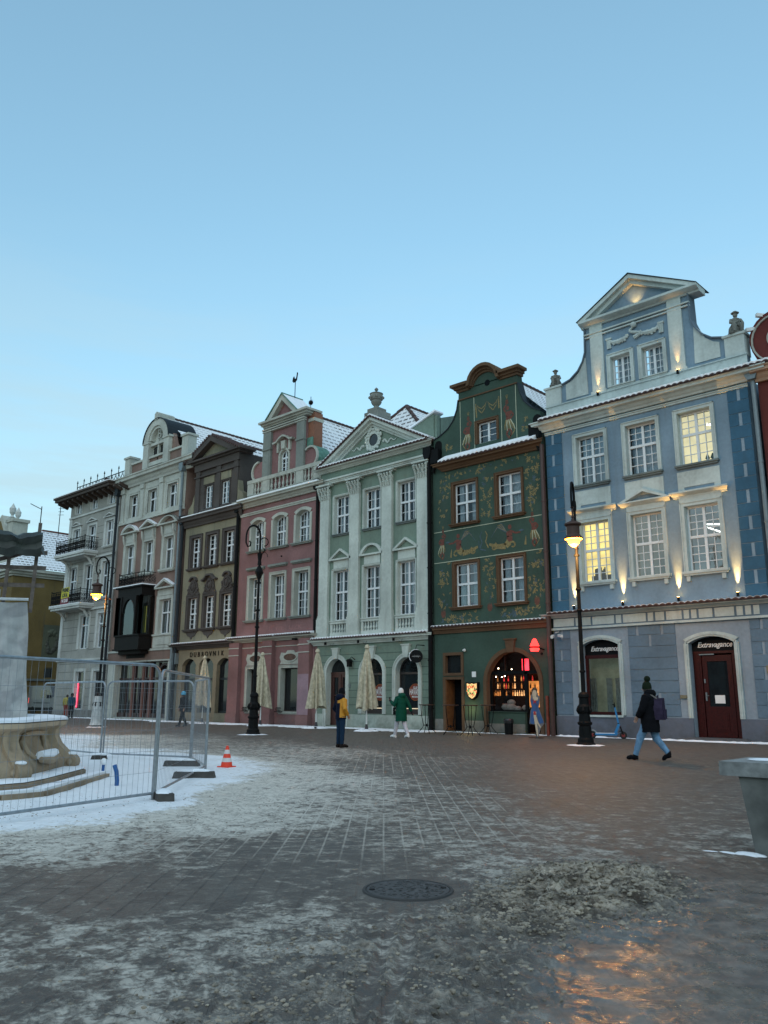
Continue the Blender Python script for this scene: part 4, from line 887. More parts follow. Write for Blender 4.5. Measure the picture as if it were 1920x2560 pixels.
for s_ in (-1, 1):
    e = -29.15+s_*4.05
    q.prism([(e, 14.06), (-29.15, 16.2), (-29.15, 16.02), (e-s_*.4, 14.06)], -.42, .4); q.prism([(e-s_*.4, 14.06), (-29.2, 16.02), (-29.2, 15.86), (e-s_*.75, 14.06)], -.24, .4); q.prism([(e-s_*.75, 14.06), (-29.25, 15.86), (-29.25, 15.73), (e-s_*1.0, 14.06)], -.10, .4)
q.build('pediment', None, h5)
for s_ in (-1, 1):
    q = MB(); n = 20; e = -29.15+s_*4.12; TOPZ = 16.24
    for i in range(n):
        xa_, xb_ = e+(-29.15-e)*i/n, e+(-29.15-e)*(i+1)/n; za_, zb_ = 14.08+(TOPZ-14.08)*i/n, 14.08+(TOPZ-14.08)*(i+1)/n
        q.obox((xa_, 0, za_), (xb_, 0, zb_), 1.0, .05)
        q.tube([((xa_+xb_)/2, -.52, (za_+zb_)/2), ((xa_+xb_)/2, .5, (za_+zb_)/2)], .06, 6)
    o = q.build('tile_coping', TERRA, h5)
    q = MB(); q.obox((e, .04, 14.16), (-29.15, .04, TOPZ+.08), .98, .09); q.build('snow_cover', SNOW, o)
q = MB(); q.band([(-29.2+.52*math.cos(t), 14.98+.52*math.sin(t)) for t in [i*PI/10 for i in range(21)]], [(-29.2+.34*math.cos(t), 14.98+.34*math.sin(t)) for t in [i*PI/10 for i in range(21)]], -.08, 0)
ornament(q, -29.2, 15.0, 1.2, 1.25, -.1, 40, 4, .075)
for s_ in (-1, 1):
    pts = [(-29.2+s_*(.7+t*.16), -.04, 14.72+.12*math.sin(t*2.2)*(1-t*.1)) for t in [i*.5 for i in range(13)]]; q.tube(pts, [.07-.004*i for i in range(13)], 5)
q.build('wreath_relief', S_T, h5, smooth=True)
q = MB(); q.lathe([(.33, 0), (.33, .01)], (0, 0, 0), 16); o = q.build('oculus', DARKGLASS, h5); o.location = (-29.2, -.015, 14.98); o.rotation_euler = (PI/2, 0, 0)
q = MB(); q.box(-29.45-.42, -29.45+.62, -.1, .9, 16.25, 16.62); q.box(-29.72, -28.98, -.02, .7, 16.62, 16.84)
q.lathe([(.26, 0), (.2, .06), (.14, .14), (.14, .2), (.24, .3), (.3, .42), (.27, .5), (.36, .56), (.38, .72), (.34, .84), (.38, .9), (.2, .98), (.1, 1.02), (.04, 1.06), (.1, 1.12), (.11, 1.18), (.02, 1.28)], (-29.35, .3, 16.82), 14, 1.0, 1.0)
for i in range(8): t = i*PI/4; q.ball((-29.35+.36*math.cos(t), .3+.36*math.sin(t), 17.5), .09, 5)
q.build('roof_urn', STONE, h5, smooth=True)
# ground floor
q = MB()
for (a, d, z0, z1, r_) in [h[:5] for h in Hg]:
    zb = z1-r_; q.box(a-.22, a, -.06, 0, (z0 if z0 > .5 else 0), zb); q.box(d, d+.22, -.06, 0, (z0 if z0 > .5 else 0), zb); q.band(arc(a-.22, d+.22, z1+.22, r_+.22, 20), arc(a, d, z1, r_, 20), -.06, 0)
    q.box(a-.20, a-.14, -.09, -.06, (z0 if z0 > .5 else 0), zb); q.box(d+.14, d+.20, -.09, -.06, (z0 if z0 > .5 else 0), zb); q.band(arc(a-.20, d+.20, z1+.20, r_+.20, 20), arc(a-.14, d+.14, z1+.14, r_+.14, 20), -.09, -.06)
    c = (a+d)/2; q.prism([(c-.14, z1-.02), (c-.24, 4.0), (c+.24, 4.0), (c+.14, z1-.02)], -.16, 0); q.box(c-.28, c+.28, -.19, 0, 4.0, 4.06)
q.split_build('arch_surround', S_T, h5)
q = MB(); grooves(q, X0, X1, [1.15, 1.51, 1.87, 2.24, 2.6, 2.96, 3.32, 3.69], [(a-.22, d+.22, z0-.3, z1+.22, r_+.22) for a, d, z0, z1, r_ in [h[:5] for h in Hg]]); q.build('course_grooves', S_J, h5)
q = MB(); q.box(X0, -32.8, -.05, 0, -.15, .68); q.box(-30.86, X1+.02, -.05, 0, -.15, .68); q.build('plinth', plaster('stained pale plinth', (.40, .45, .40), .8, (.08, .10, .08)), h5)
q = MB(); a, d = -32.56, -31.10; q.box(a, a+.1, .3, .4, .1, 2.78); q.box(d-.1, d, .3, .4, .1, 2.78); q.box(a, d, .28, .4, 2.72, 2.82); q.box(a, d, .3, .4, .1, .2)
cx = (a+d)/2; q.box(cx-.06, cx+.06, .27, .38, .2, 2.72)
for s_ in (-1, 1):
    c = cx+s_*.33; q.box(c-.27, c-.17, .3, .38, .2, 2.72); q.box(c+.17, c+.27, .3, .38, .2, 2.72); q.box(c-.17, c+.17, .3, .38, .2, 1.1); q.box(c-.17, c+.17, .3, .38, 2.55, 2.72); q.box(c-.12, c+.12, .28, .3, .35, .95); q.box(c-.17, c+.17, .31, .35, 1.6, 1.66)
dr = q.build('door', plain('dark brown red wood', (.055, .018, .014), .4, var=.3, scale=12), h5)
q = MB(); q.box(cx-.6, cx+.6, .35, .37, 1.1, 2.6); q.prism([(a, 2.82)] + arc(a, d, 3.5, .70, 16)[1:-1] + [(d, 2.82)], .33, .36); q.build('door_pane', DARKGLASS, dr)
for a, d in ((-29.93, -28.47), (-27.58, -26.12)):
    q = MB(); zb = 2.71; q.box(a, a+.07, .26, .34, .72, zb); q.box(d-.07, d, .26, .34, .72, zb); q.box(a+.07, d-.07, .24, .34, .72, .95); q.box(a+.07, d-.07, .24, .34, 2.62, 2.72); q.band(arc(a, d, 3.44, .73, 16), arc(a+.07, d-.07, 3.37, .66, 16), .26, .34)
    fr = q.build('shop_window', plain('dark window wood', (.03, .022, .02), .45), h5)
    q = MB(); q.prism([(a+.07, .95)] + arc(a+.07, d-.07, 3.37, .66, 16) + [(d-.07, .95)], .30, .31); q.build('pane', DARKGLASS, fr)
    q = MB(); rr = random.Random(5)
    for k in range(14):
        x = a+.2+rr.random()*(d-a-.4); z = 2.8+rr.random()*.4; q.tube([(x+.09*math.cos(t), .25, z+.09*math.sin(t)) for t in [j*.8 for j in range(8)]], .012, 4)
    q.build('fanlight_grille', IRON, fr)
    q = MB(); 
    for k in range(22): x = a+.1+k*(d-a-.2)/22; q.box(x, x+.025, .22, .235, .98, 1.02)
    q.build('fairy_lights', plain('fairy light strip', (.5, .5, .45), .5, emit=(1, .8, .5), es=.5), fr)
    cx = a+1.0; q = MB(); q.lathe([(.36, 0), (.36, .006)], (0, 0, 0), 28); lg = q.build('window_sign', plain('sign rust red', (.20, .035, .02), .6), fr); lg.location = (cx, .29, 1.77); lg.rotation_euler = (PI/2, 0, 0)
    q = MB(); q.band([(.40*math.cos(t), .40*math.sin(t)) for t in [i*PI/14 for i in range(29)]], [(.375*math.cos(t), .375*math.sin(t)) for t in [i*PI/14 for i in range(29)]], 0, .006); o = q.build('sign_ring', plain('sign orange', (.40, .10, .02), .6), lg); o.rotation_euler = (-PI/2, 0, 0); o.location = (0, 0, .004)
    wt = plain('sign white', (.62, .62, .60), .5)
    for tx, hh, zz, ww in (('CLUB', .16, .2, .28), ('HAVANA', .30, .0, .74), ('RESTAURANT', .10, -.22, .44)):
        o = text_obj('lettering', tx, hh, (0, zz, .012), wt, lg, rot=(0, 0, 0), width=ww, ext=.003, bold=.006)
        if tx == 'HAVANA':
            for v in o.data.vertices: v.co.y *= 1.3
    q = MB(); q.tube([(.12, .008, .32), (.2, .008, .45), (.22, .008, .52)], .01, 5)
    for k in range(6): t = .3+k*.5; q.tube([(.22, .008, .52), (.22+.09*math.cos(t), .008, .56+.03*math.sin(t)), (.22+.15*math.cos(t), .008, .52+.06*math.sin(t))], .012, 4)
    o = q.build('palm_emblem', plain('palm green', (.06, .20, .04), .6), lg); o.rotation_euler = (-PI/2, 0, 0)
q = MB(); q.lathe([(.31, 0), (.31, .14)], (0, 0, 0), 24); o = q.build('round_sign', BLACKSIGN, h5); o.location = (-25.9, -.42, 3.42); o.rotation_euler = (PI/2, 0, R(35))
q = MB(); q.band([(.33*math.cos(t), .33*math.sin(t)) for t in [R(70)+i*PI/14 for i in range(13)]], [(.30*math.cos(t), .30*math.sin(t)) for t in [R(70)+i*PI/14 for i in range(13)]], -.14, 0); q2 = q.build('snow_cover', SNOW, o); q2.rotation_euler = (-PI/2, 0, 0)
text_obj('lettering', '~whiskey~', .12, (0, 0, .142), plain('grey script', (.35, .36, .36), .5), o, rot=(0, 0, 0), shear=.4, width=.42, ext=.002)
q = MB(); q.tube([(-25.75, 0, 3.95), (-25.85, -.45, 3.95), (-25.88, -.5, 3.72)], .02, 5); q.build('sign_bracket', IRON, h5)
q = MB(); q.box(-30.72, -30.52, -.34, -.14, 3.05, 3.32); q.prism([(-30.77, 3.32), (-30.62, 3.44), (-30.47, 3.32)], -.38, -.1); q.tube([(-30.62, -.24, 3.44), (-30.5, -.2, 3.55), (-30.45, 0, 3.4)], .02, 5); q.build('wall_lantern', IRON, h5)
for x in (-32.4, -29.95, -27.5): q = MB(); q.obox((x, -.3, 4.32), (x+.25, -.55, 4.26), .12, .12); q.tube([(x+.5, -.2, 4.3), (x+.55, -.3, 4.15), (x+.4, -.35, 4.22)], .012, 5); q.build('floodlight', IRON, h5)
q = MB()
for k in range(5): q.tube([(-27.62+.05*math.cos(t)+k*.03, -.12, .95+.1*math.sin(t)) for t in [j*.7 for j in range(9)]], .014, 4)
q.box(-27.6, -27.2, -.2, -.05, .72, .84); q.build('iron_flower_box', IRON, h5)
q = MB(); q.box(-30.95, -30.75, -.03, 0, 2.0, 2.2); q.build('nameplate', SLATE, h5)
downpipe('downpipe', -25.22, -.18, 0, 13.2, .11, IRON, '', par=h5); downpipe('downpipe', -33.52, -.1, 4.6, 13.1, .09, IRON, '', par=h5)
# parapet wall and roofs behind
q = MB(); q.prism([(-25.5, 13.0), (-25.5, 15.6), (-25.3, 15.6), (-25.3, 13.0)], .55, .85); o = q.build('fire_wall', S_W, h5)
q = MB(); q.mesh([(-25.5, .8, 13), (-25.3, .8, 13), (-25.3, .8, 15.5), (-25.5, .8, 15.5), (-25.5, 5, 13), (-25.3, 5, 13), (-25.3, 5, 17.0), (-25.5, 5, 17.0)], [(0,1,2,3), (1,5,6,2), (5,4,7,6), (4,0,3,7), (3,2,6,7)]); q.build('party_wall', S_W, h5)
gable_roof(h5, -33.3, -25.5, 14.2, -29.4, 17.7, .5, 12, hip=2.3)
# attic cheek wall and snowy cap right of the pediment
q = MB(); q.mat(S_W); q.mesh([(-28.2, .5, 14.2), (-25.45, .5, 14.2), (-25.45, .5, 15.75), (-28.2, .5, 14.8)], [(0,1,2,3)]); q.mat(SNOW); q.obox((-28.3, .75, 14.85), (-25.3, .75, 15.82), .7, .10); q.build('attic_cheek', None, h5)

# ================================================================ pink house with stepped gable
K_W = plaster('dusty pink render', (0.215, 0.115, 0.112), 0.35); K_T = plaster('grey cream trim', (0.40, 0.41, 0.36), 0.35); K_D = plaster('grey pilaster render', (.20, .22, .20), .5); COPPER = plain('green copper', (.10, .22, .17), .6, .2, var=.3)
h4 = empty('pink_house', (0, 0, 0), 0, 'dusty pink house with balustrade, tall narrow gable and rooster weather vane', 'house')
X0, X1 = -40.72, -33.40; wc = (-38.98, -36.90, -34.82)
H = [(c-.60, c+.60, 10.15, 12.03, .22, .35) for c in wc] + [(c-.60, c+.60, 5.97, 8.50, 0, .35) for c in wc]
body(h4, X0, X1, 4.7, 13.2, H, K_W, K_T)
Hg = [(-39.43, -37.97, .76, 3.12, 0, .35), (-36.36, -34.90, .76, 3.12, 0, .35)]
body(h4, X0-.1, X1, -.15, 4.75, Hg, K_W, K_T, name='ground_floor_wall'); room(h4, X0, X1, 0, 13.0, 1.1)
for c in wc:
    window(h4, c-.60, c+.60, 10.15, 12.03, .35, rise=.22, cols=2, rt=2, rb=2, tr=.5, sur=(.17, .05, K_T), sill=(.3, .07, .2, K_D), curt=2)
    window(h4, c-.60, c+.60, 5.97, 8.50, .35, cols=2, rt=2, rb=3, tr=.45, sur=(.17, .05, K_T), sill=(.3, .07, .2, K_D), curt=1)
for (a, d, z0, z1, _, _) in Hg:
    fr = window(h4, a, d, z0, z1, .35, cols=0, tr=None, rb=1, rt=1, mat=plain('dark window wood', (.03, .022, .02), .45), sur=(.16, .05, K_T), sill=(.18, .08, .08, K_T), curt=0, glass=DARKGLASS)
    q = MB(); q.box(a-.2, a+.3, -.25, -.02, .72, .76)
    for k in range(7): q.tube([(a-.1+.06*k+.07*math.cos(t), -.2, .88+.09*math.sin(t)) for t in [j*.9 for j in range(7)]], .012, 4)
    q.build('iron_flower_box', IRON, h4)
q = MB()
for c in (-38.64, -35.55):
    q.prism([(c-.9, 3.32), (c+.9, 3.32), (c+.78, 3.46), (c+.92, 3.7), (c+.8, 3.98), (c+.4, 3.94), (c+.25, 4.08), (c-.25, 4.08), (c-.4, 3.94), (c-.8, 3.98), (c-.92, 3.7), (c-.78, 3.46)], -.06, 0)
    q.band([(c+.62*math.cos(t), 3.7+.26*math.sin(t)) for t in [i*PI/10 for i in range(21)]], [(c+.54*math.cos(t), 3.7+.19*math.sin(t)) for t in [i*PI/10 for i in range(21)]], -.10, -.06)
ct = q.split_build('cartouche', K_T, h4)[0]
q = MB()
for c in (-38.64, -35.55):
    q.prism([(c+.54*math.cos(t), 3.7+.19*math.sin(t)) for t in [i*PI/10 for i in range(20)]], -.066, -.06)
q.build('painted_field', plain('brown painted field', (.09, .05, .035), .8, var=.4, scale=8), ct)
q = MB(); q.mat(K_W)
for a, d in ((-40.98, -40.02), (-37.83, -36.93), (-34.62, -33.72)): q.box(a, d, -.28, 0, .12, 4.68); q.box(a-.04, d+.04, -.34, 0, -.15, .55)
q.mat(K_T)
for z in (4.32, 3.9):
    for a, d in ((-41.0, -40.0), (-37.85, -36.91), (-34.64, -33.7)): q.box(a, d, -.31, -.28, z, z+.05)
    for a, d in ((-40.0, -37.85), (-36.9, -34.64)):
        if z > 4: q.box(a, d, -.03, 0, z, z+.05)
q.mat(plaster('faded mauve patch', (.28, .19, .22), .2)); q.box(-34.62, -33.72, -.285, -.28, .6, 2.75)
q.build('piers', None, h4)
cornice(h4, X0-.4, X1-.05, 4.66, 4.9, .42, K_T)
for a, d in ((-41.2, -39.6), (-39.6, -36.7), (-36.6, -33.45)): tile_ledge(h4, a, d-.02, 4.93, .46, 0, .05, .06, sp=.2)
q = MB()
for c in wc: q.box(c-.84, c+.84, -.16, 0, 9.0, 9.12); q.box(c-.8, c+.8, -.08, 0, 8.94, 9.0)
q.split_build('window_hood', K_D, h4)
q = MB(); q.box(X0-.02, X1+.02, -.05, 0, 12.42, 12.52); q.box(X0-.02, X1+.02, -.09, 0, 12.52, 12.6); q.build('upper_band', K_T, h4)
cornice(h4, X0+.1, X1+.25, 12.92, 13.36, .5, K_T, 'main_cornice')
q = MB(); q.box(X0+.1, X1+.25, -.5, .2, 13.36, 13.44); q.build('snow_ledge', SNOW, h4)
q = MB(); q.mat(K_W); q.box(-40.1, -33.4, .12, .4, 13.5, 14.7)
q.mat(K_T); q.box(-40.15, -33.36, -.08, .12, 14.44, 14.66); q.box(-40.15, -33.36, -.02, .12, 13.55, 13.7)
for a, d in ((-40.15, -39.55), (-38.68, -38.0), (-35.55, -34.9), (-34.0, -33.36)): q.box(a, d, -.05, .12, 13.7, 14.44)
for grp in ((-39.42, -39.12, -38.82), (-37.82, -37.46, -37.1, -36.74, -36.38, -36.02, -35.7), (-34.75, -34.45, -34.15)):
    for x in grp: baluster(q, x, .02, 13.7, 14.44, .09)
q.build('balustrade', None, h4)
q = MB(); q.mat(K_W); q.wall(-38.72, -34.93, 14.6, 17.95, [(-37.18, -36.42, 14.72, 16.05, .3, .2)], .1, .2, K_T); q.mat(K_W); q.box(-38.72, -37.3, .32, .9, 14.6, 17.95); q.box(-36.3, -34.93, .32, .9, 14.6, 17.95); q.box(-37.3, -36.3, .32, .9, 16.1, 17.95)
q.mat(K_W); q.face([(-34.93, .1, 14.6), (-34.93, .9, 14.6), (-34.93, .9, 17.95), (-34.93, .1, 17.95)]); q.face([(-38.72, .1, 14.6), (-38.72, .1, 17.95), (-38.72, .9, 17.95), (-38.72, .9, 14.6)])
q.build('gable_wall', None, h4)
window(h4, -37.18, -36.42, 14.72, 16.05, .18, rise=.3, cols=1, rt=1, rb=3, tr=.35, sur=(.14, .06, K_T), curt=1, y=.1)
q = MB()
for a, d in ((-38.74, -38.0), (-35.58, -34.9)): q.box(a, d, -.06, .1, 14.6, 17.95); q.box(a-.04, d+.04, -.12, .1, 16.3, 16.4)
q.split_build('gable_pilaster', K_D, h4)
q = MB(); q.box(-38.8, -34.86, -.10, .1, 17.48, 17.55); q.box(-38.8, -34.86, -.14, .1, 17.60, 17.68); q.box(-37.42, -37.26, -.04, .1, 15.95, 16.6); q.box(-36.34, -36.18, -.04, .1, 15.95, 16.6); q.prism([(-36.95, 16.1), (-37.0, 16.6), (-36.6, 16.6), (-36.65, 16.1)], -.08, .1)
q.band([(-37.75, 16.62), (-37.4, 16.66), (-37.1, 16.88), (-36.8, 16.98), (-36.5, 16.88), (-36.2, 16.66), (-35.85, 16.62)], [(-37.7, 16.52), (-37.38, 16.56), (-37.1, 16.76), (-36.8, 16.86), (-36.5, 16.76), (-36.22, 16.56), (-35.9, 16.52)], -.16, .1)
for zz, pr in ((17.78, .1), (17.88, .22), (18.0, .38)): q.box(-38.68-pr*.6, -34.73+pr*.9, -pr, .9, zz, zz+.13)
q.prism([(-38.1, 18.12), (-36.7, 19.5), (-35.2, 18.12), (-35.65, 18.12), (-36.7, 19.1), (-37.66, 18.12)], -.36, .3)
q.build('gable_cap', K_T, h4)
q = MB(); q.prism([(-37.66, 18.12), (-36.72, 19.12), (-35.7, 18.12)], -.05, .3); q.build('pediment_field', K_W, h4)
q = MB(); q.mat(SNOW)
for s_ in (-1, 1): q.mesh([(-36.7, -.38, 19.54), (-36.7+s_*1.5, -.38, 18.13), (-36.7+s_*1.5, 1.3, 18.13), (-36.7, 1.3, 19.54)], [(0, 1, 2, 3)])
q.mat(COPPER); q.obox((-36.7, -.4, 19.54), (-36.7, 1.3, 19.54), .1, .06)
for s_ in (-1, 1): q.obox((-36.7, -.39, 19.52), (-36.7+s_*1.5, -.39, 18.12), .06, .05)
q.build('gable_roof_cap', None, h4)
for s_, c0, r0 in ((-1, -39.22, .60), (1, -34.40, .62)):
    q = MB(); q.mat(K_W); pr = [(c0+r0*math.cos(t), 15.15+r0*math.sin(t)) for t in [i*PI/8 for i in range(17)]]
    if s_ < 0: q.prism([(-38.7, 14.6), (-38.7, 15.75)] + [(c0+r0*math.cos(t), 15.15+r0*math.sin(t)) for t in [PI/2+i*PI/10 for i in range(11)]] , .1, .5)
    else: q.prism([(-34.95, 14.6), (-34.95, 15.5)] + [(c0+r0*math.cos(t), 15.12+r0*math.sin(t)) for t in [2.1-i*PI/9 for i in range(10)]], .1, .5)
    q.mat(K_T); t0 = [PI/2+i*PI/10 for i in range(11)] if s_ < 0 else [2.3-i*PI/9 for i in range(11)]
    q.band([(c0+(r0+.06)*math.cos(t), 15.13+(r0+.06)*math.sin(t)) for t in t0], [(c0+(r0-.05)*math.cos(t), 15.13+(r0-.05)*math.sin(t)) for t in t0], -.02, .12)
    q.mat(COPPER); q.band([(c0+(r0+.08)*math.cos(t), 15.13+(r0+.08)*math.sin(t)) for t in t0], [(c0+(r0+.04)*math.cos(t), 15.13+(r0+.04)*math.sin(t)) for t in t0], .1, .95)
    q.build('volute', None, h4)
q = MB(); q.mat(plaster('bare brick pier', (.22, .10, .065), .6)); q.box(-34.95, -34.4, .3, .95, 15.6, 17.95); q.box(-39.15, -38.72, .5, 1.2, 15.3, 17.3); q.mat(K_T); q.box(-34.95, -34.36, .26, 1, 17.4, 17.6); q.mat(COPPER); q.box(-34.92, -34.45, .2, .9, 15.2, 16.4); q.split_build('brick_buttress', None, h4)
q = MB(); q.tube([(-36.62, .6, 19.3), (-36.62, .6, 20.6)], .025, 6)
q.prism([(-36.9, 20.62), (-36.84, 20.85), (-36.74, 20.92), (-36.68, 20.75), (-36.56, 20.72), (-36.5, 20.95), (-36.48, 21.12), (-36.38, 21.05), (-36.42, 20.85), (-36.46, 20.6), (-36.6, 20.5), (-36.78, 20.5)], .59, .61); q.build('rooster_vane', IRON, h4)
for x in (-35.0, -38.2):
    q = MB(); q.tube([(x, .5, 18.3), (x, .5, 19.1)], .02, 5); q.ball((x, .5, 18.72), .14, 8)
    for k in range(12): t = k*PI/6; q.tube([(x+.12*math.cos(t), .5, 18.72+.12*math.sin(t)), (x+.24*math.cos(t), .5, 18.72+.24*math.sin(t))], [.02, .004], 4)
    q.build('spiked_finial', IRON, h4)
q = MB(); q.box(-35.0, -34.75, -.45, -.25, 4.6, 4.7); q.obox((-36.3, -.3, 9.45), (-36.05, -.5, 9.4), .09, .09); q.build('floodlight', IRON, h4)
gable_roof(h4, -40.6, -33.3, 13.6, -36.9, 18.85, 1.0, 12)
q = MB(); q.tube([(-33.6, -.05, 3), (-33.75, -.06, 9), (-33.62, -.05, 13)], .01, 4); q.build('hanging_cable', plain('pink cable', (.4, .2, .2), .6), h4)
text_obj('faded_lettering', '1 . BIE . UZK', .34, (-36.2, -.003, 5.35), plaster('faded letter paint', (.33, .16, .155), .2), h4, ext=.002, width=2.9)

# ================================================================ olive and brown house with arcade
D_W = plaster('olive render', (0.215, 0.198, 0.138), 0.7, (.07, .085, .07)); D_T = plaster('dark brown stucco', (0.075, 0.065, 0.06), 0.4); D_G = plaster('ochre ground render', (.24, .20, .135), .4)
h3 = empty('olive_house', (0, 0, 0), 0, 'olive house with dark brown gable, carved window tops and three-arch restaurant front', 'house')
X0, X1 = -46.85, -40.98; wc = (-45.50, -43.66, -41.82)
H = [(c-.53, c+.53, 9.76, 11.80, 0, .22) for c in wc] + [(c-.53, c+.53, 5.78, 7.80, 0, .22) for c in wc]
body(h3, X0, X1, 4.5, 13.0, H, D_W, D_T)
Hg = [(-46.35, -44.80, .58, 3.92, .42, .35), (-44.45, -42.92, .58, 3.92, .42, .35), (-42.55, -41.02, .58, 3.86, .42, .35)]
body(h3, X0, X1, -.15, 4.5, Hg, D_G, D_G, name='ground_floor_wall'); room(h3, X0, X1, 0, 13, 1.0)
for c in wc:
    window(h3, c-.53, c+.53, 9.76, 11.80, .22, cols=1, rt=3, rb=3, tr=.45, sur=(.2, .07, D_T), sill=(.3, .09, .2, D_T), curt=2)
    window(h3, c-.53, c+.53, 5.78, 7.80, .22, cols=1, rt=3, rb=3, tr=.5, sur=(.18, .07, D_T), sill=(.3, .09, .22, D_T), curt=1)
q = MB()
for k, c in enumerate(wc):
    q.prism([(c-.75, 7.98), (c+.75, 7.98), (c+.55, 8.2), (c+.42, 8.7), (c+.2, 9.0), (c-.2, 9.0), (c-.42, 8.7), (c-.55, 8.2)], -.08, 0)
    q.band([(c+.3*math.cos(t), 8.5+.36*math.sin(t)) for t in [i*PI/8 for i in range(17)]], [(c+.22*math.cos(t), 8.5+.27*math.sin(t)) for t in [i*PI/8 for i in range(17)]], -.15, -.08)
    q.ball((c, -.1, 8.5), .15, 6, (1, .6, 1.4)); ornament(q, c, 8.35, 1.1, .7, -.1, 12, k, .07)
    if k == 1: q.band([(c-.8, 8.85), (c-.5, 8.95), (c-.2, 9.2), (c+.2, 9.2), (c+.5, 8.95), (c+.8, 8.85)], [(c-.72, 8.75), (c-.45, 8.85), (c-.2, 9.08), (c+.2, 9.08), (c+.45, 8.85), (c+.72, 8.75)], -.26, 0)
    else: q.band(arc(c-.42, c+.42, 9.2, .3), arc(c-.34, c+.34, 9.1, .24), -.2, 0)
    q.prism([(c-.62, 5.6), (c+.62, 5.6), (c+.4, 5.35), (c+.15, 5.3), (c, 5.12), (c-.15, 5.3), (c-.4, 5.35)], -.05, 0)
q.split_build('carved_window_top', D_T, h3, gap=.02)
cornice(h3, X0+.1, X1+.35, 12.56, 13.22, .5, D_T, 'main_cornice'); q = MB(); q.box(X0+.1, X1+.35, -.52, .1, 13.22, 13.28); q.build('snow_ledge', SNOW, h3)
cornice(h3, X0-.3, X1-.02, 4.5, 4.82, .42, D_T); tile_ledge(h3, X0-.3, X1-.02, 4.84, .46, 0, .03, .06, sp=.2)
q = MB(); q.mat(D_T); q.wall(-46.1, -41.25, 13.4, 16.9, [(-44.95, -44.1, 13.7, 15.22), (-43.1, -42.25, 13.7, 15.22)], .1, .2, D_T); q.mat(D_T)
q.face([(-41.25, .1, 13.4), (-41.25, 4, 13.4), (-41.25, 4, 16.9), (-41.25, .1, 16.9)]); q.face([(-46.1, .1, 13.4), (-46.1, .1, 16.9), (-46.1, 4, 16.9), (-46.1, 4, 13.4)])
for x in (-46.0, -43.6, -41.75): q.box(x-.02, x+.45 if x > -43 or x < -45 else x+.4, 0, .1, 13.5, 16.4)
q.box(-46.15, -41.2, -.05, .1, 15.9, 16.0); q.box(-46.15, -41.2, -.05, .1, 16.35, 16.9)
for zz, pr in ((16.85, .2), (16.97, .4)): q.box(-46.1-pr*1.5, -41.25+pr*1.5, -pr, .9, zz, zz+.12)
for s_ in (-1, 1):
    e = -43.95+s_*2.9; q.prism([(e, 17.08), (-43.95, 18.5), (-43.95, 18.1), (e-s_*.8, 17.08)], -.4, .9)
q.mat(D_W); q.prism([(-46.0, 17.05), (-43.95, 18.15), (-41.9, 17.05)], .05, .5); q.box(-45.15, -43.95, .06, .1, 15.35, 15.85); q.box(-43.3, -42.1, .06, .1, 15.35, 15.85)
q.mat(D_T); q.build('gable_wall', None, h3)
q = MB()
for s_ in (-1, 1):
    for i in range(14):
        p = Vector((-43.95+s_*3.0, 0, 17.1)).lerp(Vector((-43.95, 0, 18.56)), i/14); q.tube([p+Vector((0, -.45, 0)), p+Vector((0, 1, 0))], .09, 6)
q.build('verge_tiles', TERRA, h3)
for a in (-44.95, -43.1): window(h3, a, a+.85, 13.7, 15.22, .15, cols=1, tr=None, rb=4, curt=2, y=.1, sur=(.1, .04, D_T))
q = MB(); q.prism([(-46.75, 13.45), (-46.1, 13.45), (-46.1, 14.8), (-46.3, 14.2), (-46.7, 13.9)], 0, .4); q.prism([(-40.6-.0, 13.45), (-41.25, 13.45), (-41.25, 15.0), (-41.1, 14.3), (-40.7, 14.1)], 0, .4); q.split_build('gable_shoulder', D_W, h3)
for c, ch in zip([-45.33+.42*i for i in range(9)], 'DUBROVNIK'):
    text_obj('letter', ch, .42, (c, -.04, 4.14), plain('dark bronze letter', (.012, .010, .008), .8, spec=.1), h3, ext=.012)
q = MB()
for (a, d, z0, z1, r_, _) in Hg: q.box(a, a+.06, .25, .34, z0, z1-.42); q.box(d-.06, d, .25, .34, z0, z1-.42); q.box(a, d, .25, .34, z0, z0+.12); q.box(a, d, .24, .34, 2.55, 2.68)
fr = q.build('arcade_windows', plain('black window frame', (.015, .017, .018), .5), h3)
q = MB()
for (a, d, z0, z1, r_, _) in Hg: q.face([(x, .3, z) for x, z in [(a, z0)] + arc(a, d, z1, r_) + [(d, z0)]][::-1])
q.build('pane', DARKGLASS, fr)
downpipe('downpipe', -46.98, -.2, 0, 13.0, .10, PIPE, '', par=h3); downpipe('downpipe', -40.88, -.12, 4.9, 12.9, .11, IRON, '', par=h3)
q = MB(); q.box(-47.15, -46.8, -.25, 0, 3.6, 4.3); q.build('meter_box', PIPEL, h3)
gable_roof(h3, -46.9, -40.9, 14.0, -43.95, 18.35, .9, 10)

# ================================================================ house with bay window and round gable
C_T = plaster('grey cream stucco', (0.43, 0.45, 0.41), 0.35); C_W = plaster('terracotta pink field', (.20, .135, .112), .3)
h2 = empty('bay_window_house', (0, 0, 0), 0, 'cream and terracotta house with black oriel bay and round-topped gable', 'house')
X0, X1 = -55.85, -47.15; wc = (-54.0, -51.42, -48.82)
H = [(c-.6, c+.6, 14.45, 16.15, 0, .25) for c in wc] + [(c-.62, c+.62, 10.1, 12.35, 0, .25) for c in wc] + [(-49.5, -48.05, 5.68, 8.0, 0, .25)]
body(h2, X0, X1, 3.9, 17.3, H, C_W, C_T); room(h2, X0, X1, 0, 17, 1.1)
Hg = [(-54.75, -47.9, .15, 3.85, 0, .5)]
body(h2, X0, X1, -.15, 3.95, Hg, C_T, C_T, name='ground_floor_wall')
q = MB(); q.box(X0, X1, -.03, 0, 14.15, 17.0); 
